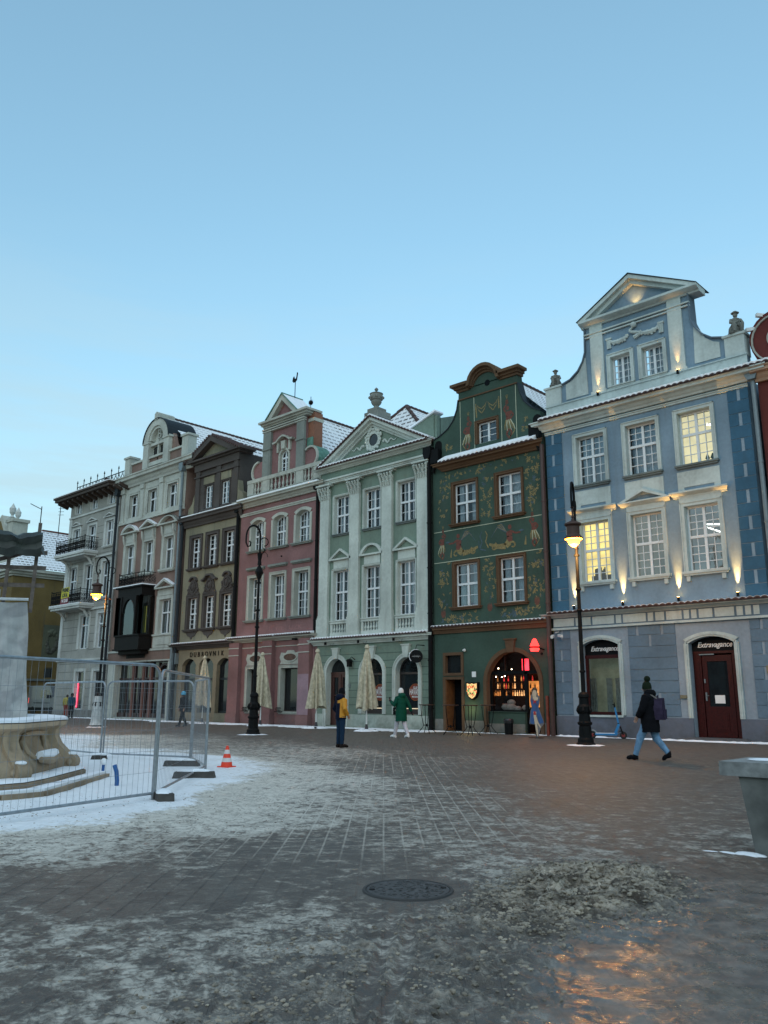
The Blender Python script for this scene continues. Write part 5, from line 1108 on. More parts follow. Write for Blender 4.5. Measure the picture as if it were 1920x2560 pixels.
q2 = MB(); q2.wall(X0, X1, 14.15, 17.0, [(c-.6, c+.6, 14.45, 16.15) for c in wc], -.03, .03); q2.build('attic_facing', C_T, h2)
for c in wc:
    window(h2, c-.6, c+.6, 14.45, 16.15, .25, cols=1, rt=1, rb=1, tr=.4, sur=(.17, .06, C_T), curt=2)
    window(h2, c-.62, c+.62, 10.1, 12.35, .25, cols=1, rt=1, rb=1, tr=.38, sur=(.22, .08, C_T), sill=(.3, .15, .22, C_T), curt=1)
window(h2, -49.5, -48.05, 5.68, 8.0, .25, cols=1, rt=1, rb=1, tr=.38, sur=(.3, .08, C_T), curt=1)
q = MB()
for c in wc:
    q.box(c-.8, c+.8, -.05, 0, 12.57, 13.25)
    for s_ in (-.72, .72): q.tube([(c+s_, -.05, 12.2), (c+s_, -.2, 12.7), (c+s_, -.25, 13.1)], [.05, .09, .07], 6)
tri_hood(q, wc[1], 1.1, 13.25, 13.85, -.3, .1); arc_hood(q, wc[0], 1.1, 13.2, 13.75, -.3, .1); arc_hood(q, wc[2], 1.25, 13.2, 13.85, -.3, .1)
tri_hood(q, -48.75, 1.15, 8.72, 9.35, -.3, .1); q.box(-49.8, -47.9, -.06, 0, 8.3, 8.72); q.box(-50.0, -47.5, -.08, 0, 4.75, 5.62); q.box(-50.05, -47.45, -.16, 0, 5.55, 5.66); q.box(-49.6, -47.9, -.12, -.08, 4.95, 5.4)
for x in (-55.45, -52.72, -50.12, -47.5): q.box(x-.2, x+.2, -.12, -.03, 14.3, 16.4); q.box(x-.26, x+.26, -.2, -.03, 16.4, 16.75); q.box(x-.25, x+.25, -.16, -.03, 14.15, 14.35)
q.box(X0, X1, -.14, 0, 14.02, 14.15); q.box(X0-.05, X1+.02, -.16, 0, 4.58, 4.72)
q.split_build('stucco_moulding', C_T, h2)
q = MB()
for c, hw in ((wc[0], 1.1), (wc[2], 1.25)): q.band(arc(c-hw*.97, c+hw*.97, 13.85, .55), arc(c-hw*.97, c+hw*.97, 13.8, .52), -.3, 0)
for s_ in (-1, 1): q.obox((wc[1]+s_*1.1, -.15, 13.38), (wc[1], -.15, 13.9), .3, .04); q.obox((-48.75+s_*1.15, -.15, 8.86), (-48.75, -.15, 9.4), .3, .04)
q.split_build('hood_snow', SNOW, h2)
cornice(h2, X0+.1, X1+.75, 16.8, 17.6, .6, C_T, 'main_cornice')
q = MB(); q.mat(C_W); q.box(-55.2, -47.4, .1, .4, 17.9, 18.7); q.mat(C_T); q.box(-55.3, -47.3, -.02, .5, 18.6, 18.75)
q.box(-55.6, -54.85, -.1, .6, 17.9, 19.15); q.box(-55.7, -54.75, -.18, .7, 19.15, 19.3); q.box(-47.85, -47.1, -.1, .6, 17.9, 19.3); q.box(-47.95, -47.0, -.18, .7, 19.3, 19.45)
q.box(-53.05, -52.35, -.1, .5, 17.9, 19.9); q.box(-50.3, -49.6, -.1, .5, 17.9, 19.9); q.box(-53.15, -52.25, -.16, .5, 19.75, 19.9); q.box(-50.4, -49.5, -.16, .5, 19.75, 19.9)
q.band(arc(-53.0, -49.65, 21.45, 1.6, 20), arc(-52.35, -50.3, 20.95, 1.0, 20), -.14, .5); q.band(arc(-52.4, -50.25, 20.98, 1.05, 20), arc(-52.15, -50.5, 20.75, .8, 20), -.05, .5)
q.prism([(-52.4, 18.0)] + arc(-52.4, -50.25, 20.9, 1.0) + [(-50.25, 18.0)], .3, .5); q.box(-51.4, -51.25, .1, .3, 18.3, 19.6); q.box(-52.4, -50.25, .0, .3, 18.0, 18.3); q.box(-52.4, -50.25, .05, .3, 19.55, 19.75)
q.prism([(-51.6, 21.4), (-51.6, 21.85), (-51.35, 22.0), (-51.1, 21.85), (-51.1, 21.4)], -.2, 1.2)
q.mat(C_W); q.prism([(-53.9, 17.9), (-53.3, 18.6), (-53.05, 19.3), (-53.05, 17.9)], 0, .4); q.prism([(-49.6, 17.9), (-49.6, 20.1), (-49.2, 19.2), (-48.6, 18.65), (-48.1, 18.3), (-48.1, 17.9)], .2, .5)
q.mat(PIPE); q.band(arc(-53.1, -49.55, 21.52, 1.68, 20), arc(-53.0, -49.65, 21.45, 1.6, 20), -.2, 2.2)
q.build('round_gable', None, h2)
q = MB(); q.box(-52.2, -51.4, .28, .3, 18.3, 19.5); q.box(-51.25, -50.45, .28, .3, 18.3, 19.5); q.build('gable_pane', DARKGLASS, h2)
text_obj('monogram', 'B', 1.0, (-51.1, .05, 20.25), C_T, h2, ext=.04); q = MB(); q.band([(-51.15+.5*math.cos(t), 20.2+.6*math.sin(t)) for t in [i*PI/10 for i in range(21)]], [(-51.15+.4*math.cos(t), 20.2+.5*math.sin(t)) for t in [i*PI/10 for i in range(21)]], .2, .3); q.build('monogram_ring', C_T, h2)
# oriel bay, black wood
BW = plain('black brown wood', (.008, .0065, .006), .6, var=.4, scale=10, spec=.15)
bx0, bx1, by = -53.9, -50.3, -.95
def plan(o, y): return [(bx0-.5-o, 0), (bx0+.35-o, y-o), (bx1-.05+o, y-o), (bx1+.05+o, 0)]
q = MB()
def layer(o, z0, z1, y=by):
    p = plan(o, y); n = len(p); q.mesh([(x, y_, z0) for x, y_ in p]+[(x, y_, z1) for x, y_ in p], [(0,1,2,3)[::-1], (4,5,6,7)] + [(i, (i+1) % n, (i+1) % n+n, i+n) for i in range(n)])
layer(.0, 4.75, 5.6); layer(.08, 5.6, 5.7); layer(.1, 4.65, 4.75); layer(-.15, 4.4, 4.65, by+.1); layer(-.5, 4.15, 4.4, by+.3); layer(0, 8.35, 8.95); layer(.15, 8.95, 9.05)
pl_ = plan(0, by)
for (ax, ay), (bx_, by_) in zip(pl_, pl_[1:]):
    for f in ((0, .2, .8, 1) if abs(bx_-ax) > 2 else (0, 1)):
        q.obox((ax+(bx_-ax)*f, ay+(by_-ay)*f, 5.7), (ax+(bx_-ax)*f, ay+(by_-ay)*f, 8.35), .16, .16)
cxm = (pl_[1][0]+pl_[2][0])/2
q.prism([(cxm-.95, 7.2), (cxm-.95, 8.35), (cxm+.95, 8.35), (cxm+.95, 7.2), (cxm+.74, 7.2)] + [(x, z) for x, z in arc(cxm-.74, cxm+.74, 8.15, .95)][::-1] + [(cxm-.74, 7.2)], by-.03, by+.03)
bay = q.build('oriel_bay', BW, h2)
q = MB()
for (ax, ay), (bx_, by_) in zip(pl_, pl_[1:]): q.face([(ax, ay+.06, 5.7), (bx_, by_+.06, 5.7), (bx_, by_+.06, 8.35), (ax, ay+.06, 8.35)])
q.build('pane', glass_mat('bay glass', (.5, .55, .55), .8), bay)
q = MB(); q.box(bx0-.1, bx1, by+.5, by+.55, 5.7, 8.35); q.build('bay_backing', plain('bay interior', (.05, .055, .05), .9), bay)
q = MB(); q.box(-50.6, -50.3, -.55, -.5, 5.8, 7.6); q.build('yellow_curtain', plain('yellow curtain', (.28, .28, .05), .8), bay)
def iron_balcony(par, x0, x1, y, zf, zt, label=None, side=True, posts=None, seed=1):
    b = MB(); b.box(x0, x1, y, y+.03, zt-.04, zt); b.box(x0, x1, y, y+.02, zf+.02, zf+.05); b.box(x0, x1, y, y+.02, zt-.22, zt-.20)
    if side:
        for x in (x0, x1): b.box(x-.015, x+.015, y, 0, zt-.04, zt); b.box(x-.01, x+.01, y, 0, zf+.02, zf+.05); b.box(x-.01, x+.01, y, 0, zt-.22, zt-.2)
    def unit(o, dx, dy, w_):
        hh = zt-zf-.26
        for s_ in (-1, 1):
            c = w_*.25*s_+w_*.5; b.tube([(o[0]+dx*(c+w_*.2*math.cos(t)*(1-t/10)), o[1]+dy*(c+w_*.2*math.cos(t)*(1-t/10)), zf+.05+hh*.3+hh*.25*math.sin(t)*(1-t/10)) for t in [j*.85 for j in range(9)]], .02, 4)
            b.tube([(o[0]+dx*(c+w_*.2*math.cos(t)*(1-t/10)), o[1]+dy*(c+w_*.2*math.cos(t)*(1-t/10)), zf+.05+hh*.75-hh*.22*math.sin(t)*(1-t/10)) for t in [j*.85 for j in range(9)]], .02, 4)
        b.tube([(o[0], o[1], zf), (o[0], o[1], zt)], .022, 4); b.tube([(o[0]+dx*w_*.5, o[1]+dy*w_*.5, zf), (o[0]+dx*w_*.5, o[1]+dy*w_*.5, zt)], .01, 4)
    n = max(3, int((x1-x0)/.34)); w_ = (x1-x0)/n
    for i in range(n): unit((x0+i*w_, y), 1, 0, w_)
    if side:
        m_ = max(2, int(-y/.34)); w2 = -y/m_
        for i in range(m_): unit((x1, y+i*w2), 0, 1, w2); unit((x0, y+i*w2), 0, 1, w2)
    for x in (x0, x1, (x0+x1)/2): b.tube([(x, y, zf), (x, y, zt+.04)], .03, 6); b.ball((x, y, zt+.06), .045, 5)
    return b.build('balcony_railing', IRON, par)
iron_balcony(h2, -53.6, -50.25, -.92, 9.1, 9.98)
q = MB(); q.box(-54.2, -50.15, -1.05, 0, 9.05, 9.13); q.build('bay_snow', SNOW, h2)
q = MB(); q.mat(C_W); q.box(X0, X1, -.10, 0, 3.95, 4.6); q.mat(C_T); q.box(X0, X1, -.16, 0, 3.88, 3.96); q.box(X0+.1, -54.75, -.1, 0, 0, 3.88); q.box(-47.9, X1-.05, -.1, 0, 0, 3.88); q.build('shop_fascia', None, h2)
q = MB(); q.mat(plain('red brown shop wood', (.14, .055, .04), .6))
for x in (-52.85, -51.5, -50.55): q.box(x-.13, x+.13, .25, .45, .15, 3.85)
q.mat(plain('dark shop wood', (.035, .014, .012), .5)); q.box(-54.75, -47.9, .3, .42, 2.7, 2.82); q.box(-54.75, -47.9, .3, .42, .15, .45); q.box(-49.65, -49.55, .3, .42, .15, 3.8)
for x in (-53.7, -52.1, -51.1, -49.0): q.box(x-.05, x+.05, .3, .42, .2, 2.7)
q.band(arc(-49.5, -48.0, 3.75, .75), arc(-49.35, -48.15, 3.6, .62), .2, .4)
fr = q.build('shop_front', None, h2); q = MB(); q.face([(-54.75, .4, .15), (-47.9, .4, .15), (-47.9, .4, 3.85), (-54.75, .4, 3.85)]); q.build('pane', DARKGLASS, fr)
downpipe('downpipe', -47.3, -.25, 0, 16.8, .09, PIPEL, '', par=h2); downpipe('downpipe', -56.0, -.25, 0, 16.5, .10, PIPE, '', par=h2)
gable_roof(h2, -55.6, -45.2, 16.6, -51.3, 21.75, .6, 16)

# ================================================================ grey corner house with balconies
A_W = plaster('grey beige render', (0.30, 0.30, 0.275), 0.35); A_T = plaster('off white stucco', (0.50, 0.52, 0.50), 0.3); BRN = plain('dark brown eaves wood', (.045, .028, .02), .7, var=.3)
h1 = empty('corner_house', (0, 0, 0), 0, 'grey corner house with dark overhanging eaves, roof railing and two iron balconies', 'house')
X0, X1 = -64.1, -56.05; wc = (-62.7, -60.1, -57.35)
H = []
for c in wc: H += [(c-.5, c+.5, 16.05, 16.9, 0, .12), (c-.58, c+.58, 12.8, 14.75, 0, .18), (c-.62, c+.62, 8.9, 11.6, 0, .18)]
for c in wc[1:]: H += [(c-.68, c+.68, 5.1, 7.65, 0, .18), (c-.7, c+.7, .6, 3.4, 0, .2)]
body(h1, X0, X1, -.15, 17.3, H, A_W, A_T, backdepth=14); room(h1, X0, X1, 0, 17, 1.1)
for i, c in enumerate(wc):
    window(h1, c-.5, c+.5, 16.05, 16.9, .12, cols=1, tr=None, rb=1, sur=(.1, .04, A_T), curt=2)
    window(h1, c-.58, c+.58, 12.8, 14.75, .18, cols=1, rt=1, rb=1, tr=.4, sur=(.2, .05, A_T), sill=(.25, .1, .15, A_T), curt=2)
    window(h1, c-.62, c+.62, 8.9, 11.6, .18, cols=1, rt=1, rb=1, tr=.4, sur=(.2, .05, A_T), sill=(.25, .1, .15, A_T), curt=1)
    if i: window(h1, c-.68, c+.68, 5.1, 7.65, .18, cols=1, rt=1, rb=1, tr=.3, sur=(.25, .05, A_T), curt=2); window(h1, c-.7, c+.7, .6, 3.4, .2, cols=0, rt=1, rb=1, tr=.27, sur=(.22, .05, A_T), curt=0, glass=DARKGLASS)
q = MB(); zs = [z for z in [.9+.62*i for i in range(6)]] + [5.0+.6*i for i in range(5)] + [8.6+.55*i for i in range(6)] + [12.3+.55*i for i in range(5)]
grooves(q, X0+.3, X1, zs, [(h[0]-.22, h[1]+.22, h[2]-.1, h[3]+.22) for h in H], t=.035); q.build('course_grooves', plain('grey groove', (.12, .12, .11), .9), h1)
q = MB()
for z in (15.72, 12.0, 8.0, 4.2): q.box(X0-.04, X1+.02, -.10, 0, z, z+.14)
q.box(X0, X0+.45, -.05, 0, 4.3, 15.7); q.box(X1-.5, X1, -.05, 0, 4.3, 17); q.split_build('string_course', A_T, h1)
q = MB()
for c in wc: tri_hood(q, c, .85, 15.0, 15.35, -.2, .07)
q.split_build('window_pediment', A_T, h1)
# eaves
q = MB(); q.box(X0-1.0, X1-.1, -1.0, 0, 17.15, 17.37); q.box(X0-1.1, X1-.05, -1.1, 14, 17.37, 17.5); q.box(X0-.9, X0, 0, 14, 17.15, 17.37)
for i in range(13): x = X0-.6+i*.82; q.obox((x, -.85, 17.07), (x, 0, 16.8), .2, .24)
q.build('eaves', BRN, h1)
q = MB(); q.box(X0-1.1, X1, -1.1, 10, 17.51, 17.57); q.build('snow_ledge', SNOW, h1)
q = MB(); xs = [-65.3+i*1.15 for i in range(8)]
for x in xs: q.tube([(x, .9, 17.8), (x, .9, 19.25)], .03, 5); q.lathe([(.01, 0), (.07, .06), (.01, .28)], (x, .9, 19.2), 5)
q.box(xs[0], xs[-1]+.4, .88, .92, 18.85, 18.91); q.box(xs[0], xs[-1]+.4, .89, .91, 18.0, 18.03)
for i in range(16): x = -65.3+i*.54; q.tube([(x+.27*math.cos(t), .9, 18.05+.62*math.sin(t)) for t in [j*PI/8 for j in range(9)]], .026, 4); q.tube([(x+.27+.2*math.cos(t), .9, 18.85-.45*math.sin(t)) for t in [j*PI/8 for j in range(9)]], .024, 4)
q.build('roof_railing', IRON, h1)
q = MB(); q.box(-61.4, -61.1, 1.3, 1.6, 17.7, 19.1); q.build('chimney', TERRA, h1)
for zf, zt, seed in ((12.5, 13.62, 1), (8.45, 9.55, 2)):
    q = MB(); q.box(-63.9, -58.9, -1.2, 0, zf-.18, zf); q.box(-63.8, -59.0, -1.1, 0, zf-.34, zf-.18)
    for x in (-63.2, -59.4): q.prism([(x-.1, zf-.34), (x+.1, zf-.34), (x+.1, zf-.8), (x-.1, zf-.8)], -.15, 0); q.tube([(x, -.9, zf-.35), (x, -.5, zf-.5), (x, -.15, zf-1.0)], [.09, .12, .08], 6)
    sl = q.build('balcony_slab', A_T, h1); q = MB(); q.box(-63.9, -58.9, -1.2, 0, zf, zf+.04); q.build('snow_cover', SNOW, sl)
    iron_balcony(h1, -63.75, -59.0, -1.12, zf, zt, seed=seed)
q = MB(); q.mat(plain('yellow banner', (.55, .50, .03), .6)); q.prism([(-62.0, 8.95), (-61.95, 9.75), (-60.7, 9.8), (-60.72, 9.0)], -1.17, -1.16); q.mat(plain('dark red banner', (.16, .02, .03), .6)); q.prism([(-62.1, 8.5), (-62.0, 8.95), (-60.72, 9.0), (-60.75, 8.5)], -1.17, -1.16)
bn = q.build('banner', None, h1); BL = plain('black print', (.01, .01, .01), .6)
text_obj('lettering', 'PRIME', .42, (-61.33, -1.175, 9.56), BL, bn, width=1.1, ext=.003, bold=.02); text_obj('lettering', 'LOKAL', .40, (-61.36, -1.175, 9.18), BL, bn, width=.9, ext=.003, bold=.02); text_obj('lettering', '64 210', .36, (-61.38, -1.175, 8.75), LETTER, bn, width=1.05, ext=.003, bold=.01)
q = MB(); q.box(-60.60, -60.56, .12, .16, .75, 2.6); q.build('pink_neon_tube', litmat('pink neon', (1, .06, .12), 1.8, 1, 1), h1)
q = MB(); q.box(-60.7, -59.7, .8, .85, .6, 3.2); q.build('shop_glow', litmat('violet shop glow', (.3, .18, .5), .12, 3, .3), h1)
q = MB(); q.box(X0-1.2, X0-.05, -.45, -.35, 3.0, 3.7); q.tube([(X0, -.4, 3.75), (X0-1.2, -.4, 3.75)], .03, 5); q.build('hanging_sign', BLACKSIGN, h1)
q = MB(); q.box(X0, X1, -.06, 0, -.15, .55); q.build('plinth', plaster('grey stone base', (.22, .22, .21), .6), h1)

# ================================================================ yellow building across the side street
Y_W = plaster('dull yellow render', (0.15, 0.108, 0.042), 0.5); Y_T = plaster('pale eaves trim', (.42, .43, .38), .4)
hy = empty('yellow_house', (0, 0, 0), 0, 'dull yellow building with long snowy tiled roof beyond the grey corner house', 'house')
yx = -78.0; yy = 1.45
body(hy, -95, yx, -.2, 12.9, [(-82.0, -80.8, 8.2, 11.3, 0, .2), (-86.0, -84.8, 8.2, 11.3, 0, .2)], Y_W, Y_T, y=yy, backdepth=14)
for a in (-82.0, -86.0): window(hy, a, a+1.2, 8.2, 11.3, .2, cols=1, rt=1, rb=2, tr=.35, sur=(.3, .08, Y_T), curt=2, y=yy)
q = MB()
for k, (o, z0, z1) in enumerate(((.15, 12.7, 12.9), (.35, 12.9, 13.15), (.6, 13.15, 13.42))): q.box(-95, yx+o, yy-o, yy, z0, z1); q.box(yx, yx+o, yy, yy+14, z0, z1)
q.build('eaves_cornice', Y_T, hy)
q = MB(); q.box(yx, yx+.12, yy, yy+14, 3.0, 3.2); q.build('string_course', SLATE, hy)
q = MB(); q.mat(ROOFSNOW); q.face([(yx+.65, yy-.6, 13.45), (yx+.65, yy+14, 13.45), (yx-6.2, yy+14, 18.6), (yx-6.2, yy+5, 18.6)]); q.mat(ROOFSNOWX); q.face([(-95, yy-.6, 13.45), (yx+.65, yy-.6, 13.45), (yx-6.2, yy+5, 18.6), (-95, yy+5, 18.6)]); q.build('roof', None, hy)
q = MB(); q.obox((yx-6.2, yy+5, 18.65), (yx-6.2, yy+15, 18.65), .25, .14); q.box(yx-5.8, yx-5, yy+8, yy+9, 18.0, 19.2); q.build('ridge_tiles', plain('red ridge tile', (.14, .04, .03), .8), hy)
# ornate front gable with urns
q = MB(); q.mat(Y_T); q.box(-84.6, -80.0, yy+.4, yy+1.6, 13.4, 17.3); q.prism([(-85.2, 17.2), (-82.9, 19.3), (-80.9, 17.2)], yy+.2, yy+1.6); q.box(-81.0, -79.7, yy+.1, yy+1.6, 15, 18.2); q.box(-81.2, -79.5, yy, yy+1.7, 18.2, 18.5)
q.mat(Y_W); q.prism([(-84.3, 17.3), (-82.9, 18.7), (-81.8, 17.3)], yy+.15, yy+.2)
for x, z, s_ in ((-80.35, 18.5, .85), (-81.75, 19.0, .95), (-84.2, 18.3, .9)): q.mat(A_T); q.lathe([(.25*s_, 0), (.12*s_, .2*s_), (.3*s_, .5*s_), (.34*s_, .95*s_), (.2*s_, 1.15*s_), (.12*s_, 1.3*s_), (.02, 1.5*s_)], (x, yy+.8, z), 10)
q.build('urn_gable', None, hy)
q = MB(); q.box(yx, yx+.05, yy+3.4, yy+5.2, 5.0, 8.3); o = q.build('relief_plaque', plaster('grey green relief', (.09, .10, .07), .7), hy)
q = MB(); ornament(q, 0, 0, 1.1, 2.2, 0, 40, 6, .16); p = q.build('carving', o.data.materials[0], o, smooth=True); p.rotation_euler = (0, 0, PI/2); p.location = (yx+.05, yy+4.3, 6.7)
q = MB(); q.tube([(yx-5, yy+4.2, 18), (yx-5, yy+4.2, 20.9)], .05, 5); q.tube([(yx-5, yy+4.2, 20.6), (yx-5, yy+3.0, 21.0)], .04, 5); q.tube([(yx-5, yy+6.2, 18), (yx-5, yy+6.2, 21.6)], .04, 5)
for k in range(4): q.tube([(yx-5, yy+6.0, 20.3+k*.35), (yx-5, yy+6.6, 20.4+k*.35)], .02, 4)
q.build('roof_antennas', IRON, hy)
# dark shop fronts deeper in the side street
hs = empty('side_street_house', (0, 0, 0), 0, 'dark narrow building closing the side street behind the van', 'house')
body(hs, -80, -66, -.2, 13, [(-71.5, -70.6, 5.2, 7.6, 0, .2)], plaster('dark street render', (.16, .14, .10), .5), Y_T, y=16, name='front_wall', backdepth=6)
q = MB(); q.box(-74.5, -73.6, 15.9, 15.95, 1.2, 2.4); q.box(-70.5, -69.5, 15.9, 15.95, .3, 2.6); q.build('lit_shop_window', litmat('amber street light', (1, .5, .1), 1.6, 1), hs)
q = MB(); q.box(-76, -69, 15.7, 15.95, 2.9, 3.3); q.build('shop_fascia', SLATE, hs)
window(hs, -71.5, -70.6, 5.2, 7.6, .2, cols=1, tr=.4, rt=1, rb=1, curt=2, y=16)
# maroon house at the right edge
hm = empty('maroon_house', (0, 0, 0), 0, 'dark maroon house with spiral volute gable cut off at the right edge', 'house')
M_W = plaster('maroon render', (.115, .028, .024), .3); M_T = plaster('volute trim', (.34, .34, .30), .3); M_C = plaster('salmon cornice', (.36, .24, .17), .3)
body(hm, -9.5, -2.5, -.2, 13.0, [(-7.8, -6.5, 6, 8.4, 0, .25)], M_W, M_T, y=.02)
window(hm, -7.8, -6.5, 6, 8.4, .25, sur=(.16, .05, M_T), curt=1, y=.02); room(hm, -9.4, -2.6, 0, 12.9, 1.2)
cornice(hm, -9.62, -2.5, 12.85, 13.35, .5, M_C, 'main_cornice', ret=False); tile_ledge(hm, -9.6, -2.5, 13.42, .56, 0, .2, .07)
q = MB(); q.mat(M_W); cx, cz = -8.55, 14.55; q.prism([(cx+1.12*math.cos(t), cz+1.05*math.sin(t)) for t in [i*PI/12 for i in range(24)]], .1, .5); q.prism([(-9.3, 13.4), (-9.62, 14.2), (-8.5, 15.3), (-5, 15.3), (-5, 13.4)], .12, .5)
q.mat(M_T); sp = [(cx+(1.0-.09*t)*math.cos(PI*.95-t), cz+(.95-.085*t)*math.sin(PI*.95-t)) for t in [i*.25-1.6 for i in range(46)]]
for (ax, az), (bx_, bz) in zip(sp, sp[1:]): q.obox((ax, .08, az), (bx_, .08, bz), .06, .075, (0, 1, 0))
q.build('spiral_volute', None, hm)
q = MB(); q.obox((-9.42, .2, 15.05), (-9.7, -.05, 15.0), .14, .13); q.tube([(-9.45, .2, 15.0), (-9.35, .3, 14.75)], .025, 5); q.obox((-9.0, .3, 15.45), (-9.3, .0, 15.5), .14, .13); q.tube([(-9.1, .25, 15.4), (-8.95, .3, 15.15)], .025, 5); q.split_build('security_camera', plain('white plastic', (.6, .62, .62), .4), hm, gap=.12)
# unseen houses added behind the viewer, to shape reflections and block low sky light
rr = random.Random(31); x = -118.0; k = 0
OC = [plaster('opposite render %d' % i, c, .3) for i, c in enumerate(((.25, .2, .14), (.2, .24, .22), (.3, .26, .2), (.22, .15, .12)))]
OL = ['ochre', 'grey green', 'cream', 'brick brown', 'pale blue', 'buff', 'olive', 'rose', 'slate grey', 'mustard', 'sand', 'teal', 'rust', 'lilac', 'white']
while x < 60:
    wd = rr.uniform(13, 17); hh = rr.uniform(11, 14.5); ho = empty('unseen_opposite_house', (x, -78, 0), 0, OL[k] + ' gabled house across the square, unseen behind the viewer', 'house', 'unseen houses across the square')
    b = MB(); b.box(0, wd-.1, -9, 0, -.2, hh); b.build('wall', OC[k % 4], ho); b = MB(); b.mesh([(-.2, .3, hh), (wd, .3, hh), (wd, -9.3, hh), (-.2, -9.3, hh), (wd/2, .3, hh+5.5), (wd/2, -9.3, hh+5.5)], [(0, 1, 4), (3, 5, 2), (0, 4, 5, 3), (1, 2, 5, 4)]); b.build('roof', SNOW, ho)
    for r_ in range(3):
        for c_ in range(4): a = wd*(c_+.5)/4; b = MB(); b.box(a-.6, a+.6, 0, .03, 1.2+r_*3.6, 3.3+r_*3.6); b.build('window', DARKGLASS, ho)
    x += wd; k += 1
# ================================================================ ground
def ray_px(px, py):
    x = (px-960)/F_PX; y = -(py-1280)/F_PX; return (xa*x + ya*y - za).normalized()
def G_(px, py, z=0.0):
    """photo point to a point at height z of the place (used to read positions off the photograph)"""
    r = ray_px(px, py); t = (z-CAM.z)/r.z; return Vector((CAM.x+r.x*t, CAM.y+r.y*t, z))
def at_dist(px, py, dist):
    r = ray_px(px, py); t = dist/math.hypot(r.x, r.y); return CAM + r*t
_pt = np.random.RandomState(5).rand(256, 256)
def vnoise(x, y):
    xi = np.floor(x).astype(int); yi = np.floor(y).astype(int); fx = x-xi; fy = y-yi
    fx = fx*fx*(3-2*fx); fy = fy*fy*(3-2*fy); a = _pt[xi % 256, yi % 256]; b = _pt[(xi+1) % 256, yi % 256]; c = _pt[xi % 256, (yi+1) % 256]; d = _pt[(xi+1) % 256, (yi+1) % 256]
    return (a*(1-fx)+b*fx)*(1-fy)+(c*(1-fx)+d*fx)*fy
def fbm(x, y, o=4, g=.5):
    s = 0; a = 1; t = 0
    for i in range(o): s = s + a*vnoise(x*2**i+i*17.3, y*2**i+i*9.1); t += a; a *= g
    return s/t
# how snow, slush and ice lie on the square: (photo x, y, snow cover, clean snow, slush, ice)
CTRL = [(0,1880,1,1,0,0),(150,1990,1,1,0,0),(300,1900,1,1,0,0),(320,2000,1,.9,0,0),(0,2050,.95,.7,0,0),(200,2050,.9,.6,0,0),(420,1960,.95,.8,0,0),(510,1925,.85,.6,0,0),(-200,2000,1,1,0,0),(-200,2100,.9,.5,0,0),(150,1850,.85,.8,0,0),(250,1850,.7,.4,0,0),
 (400,1855,.62,.25,0,0),(600,1855,.45,.1,0,0),(700,1880,.55,.1,0,0),(300,1828,.3,.1,0,0),(500,1822,.06,0,0,0),(900,1850,.03,0,0,0),(200,1805,.05,0,0,0),(1300,1865,.02,0,0,0),(1700,1880,.02,0,0,.05),(700,1840,.08,0,0,0),
 (640,1990,.82,.12,0,0),(560,2050,.75,.1,0,0),(800,1950,.66,.05,0,0),(800,2040,.6,0,0,0),(900,2000,.55,0,0,0),(1000,1920,.28,0,0,0),(1000,2040,.45,0,0,0),(1150,2000,.38,0,0,0),(1300,1950,.12,0,0,.1),(1500,1930,.05,0,0,.15),(1750,1930,.04,0,0,.1),(1850,2030,.25,0,0,.2),(1600,2050,.28,0,0,.2),(1450,2020,.15,0,0,.25),(1300,2070,.4,0,0,.1),(1100,2120,.45,0,0,0),(1400,2120,.48,0,.1,.2),
 (100,2140,.62,.1,0,0),(300,2130,.6,.05,0,0),(480,2130,.4,0,0,0),(650,2140,.22,0,0,0),(820,2130,.28,0,0,0),(60,2230,.15,0,0,0),(300,2215,.10,0,0,0),(550,2215,.06,0,0,0),(750,2190,.10,0,0,0),(930,2180,.35,0,0,0),(1020,2225,.05,0,0,.1),(820,2240,.42,0,.1,0),
 (-50,2300,.4,0,.1,.05),(100,2400,.46,0,.15,.05),(300,2350,.5,0,.15,.05),(520,2310,.52,0,.15,.05),(720,2320,.55,0,.2,0),(200,2540,.46,0,.2,.1),(500,2480,.5,0,.25,.05),(800,2420,.4,0,.35,.05),(700,2560,.4,0,.35,.1),
 (1200,2170,.5,0,.2,.1),(1550,2150,.3,0,.15,.3),(1400,2240,.75,0,.95,.1),(1500,2220,.75,0,1,.1),(1590,2250,.6,0,.85,.2),(1270,2260,.6,0,.6,.1),(1680,2270,.2,0,.3,.5),(1250,2340,.5,0,.4,.2),(1400,2330,.35,0,.5,.5),(1150,2400,.4,0,.38,.1),(1300,2470,.35,0,.35,.4),(1000,2400,.38,0,.34,.1),(950,2520,.38,0,.34,.1),(1230,2550,.35,0,.34,.4),
 (1480,2350,.05,0,.12,1),(1480,2460,.05,0,.14,1),(1600,2420,.05,0,.1,1),(1530,2560,.05,0,.12,1),(1750,2300,.05,0,.05,.8),(1850,2500,.03,0,.03,.8),(1700,2560,.03,0,.05,.9),(1850,2200,.05,0,.02,.5),(1750,2130,.2,0,.05,.4),(1830,2110,.6,.3,.1,.1),(2100,2200,.1,0,0,.5),(2100,2000,.15,0,0,.2)]
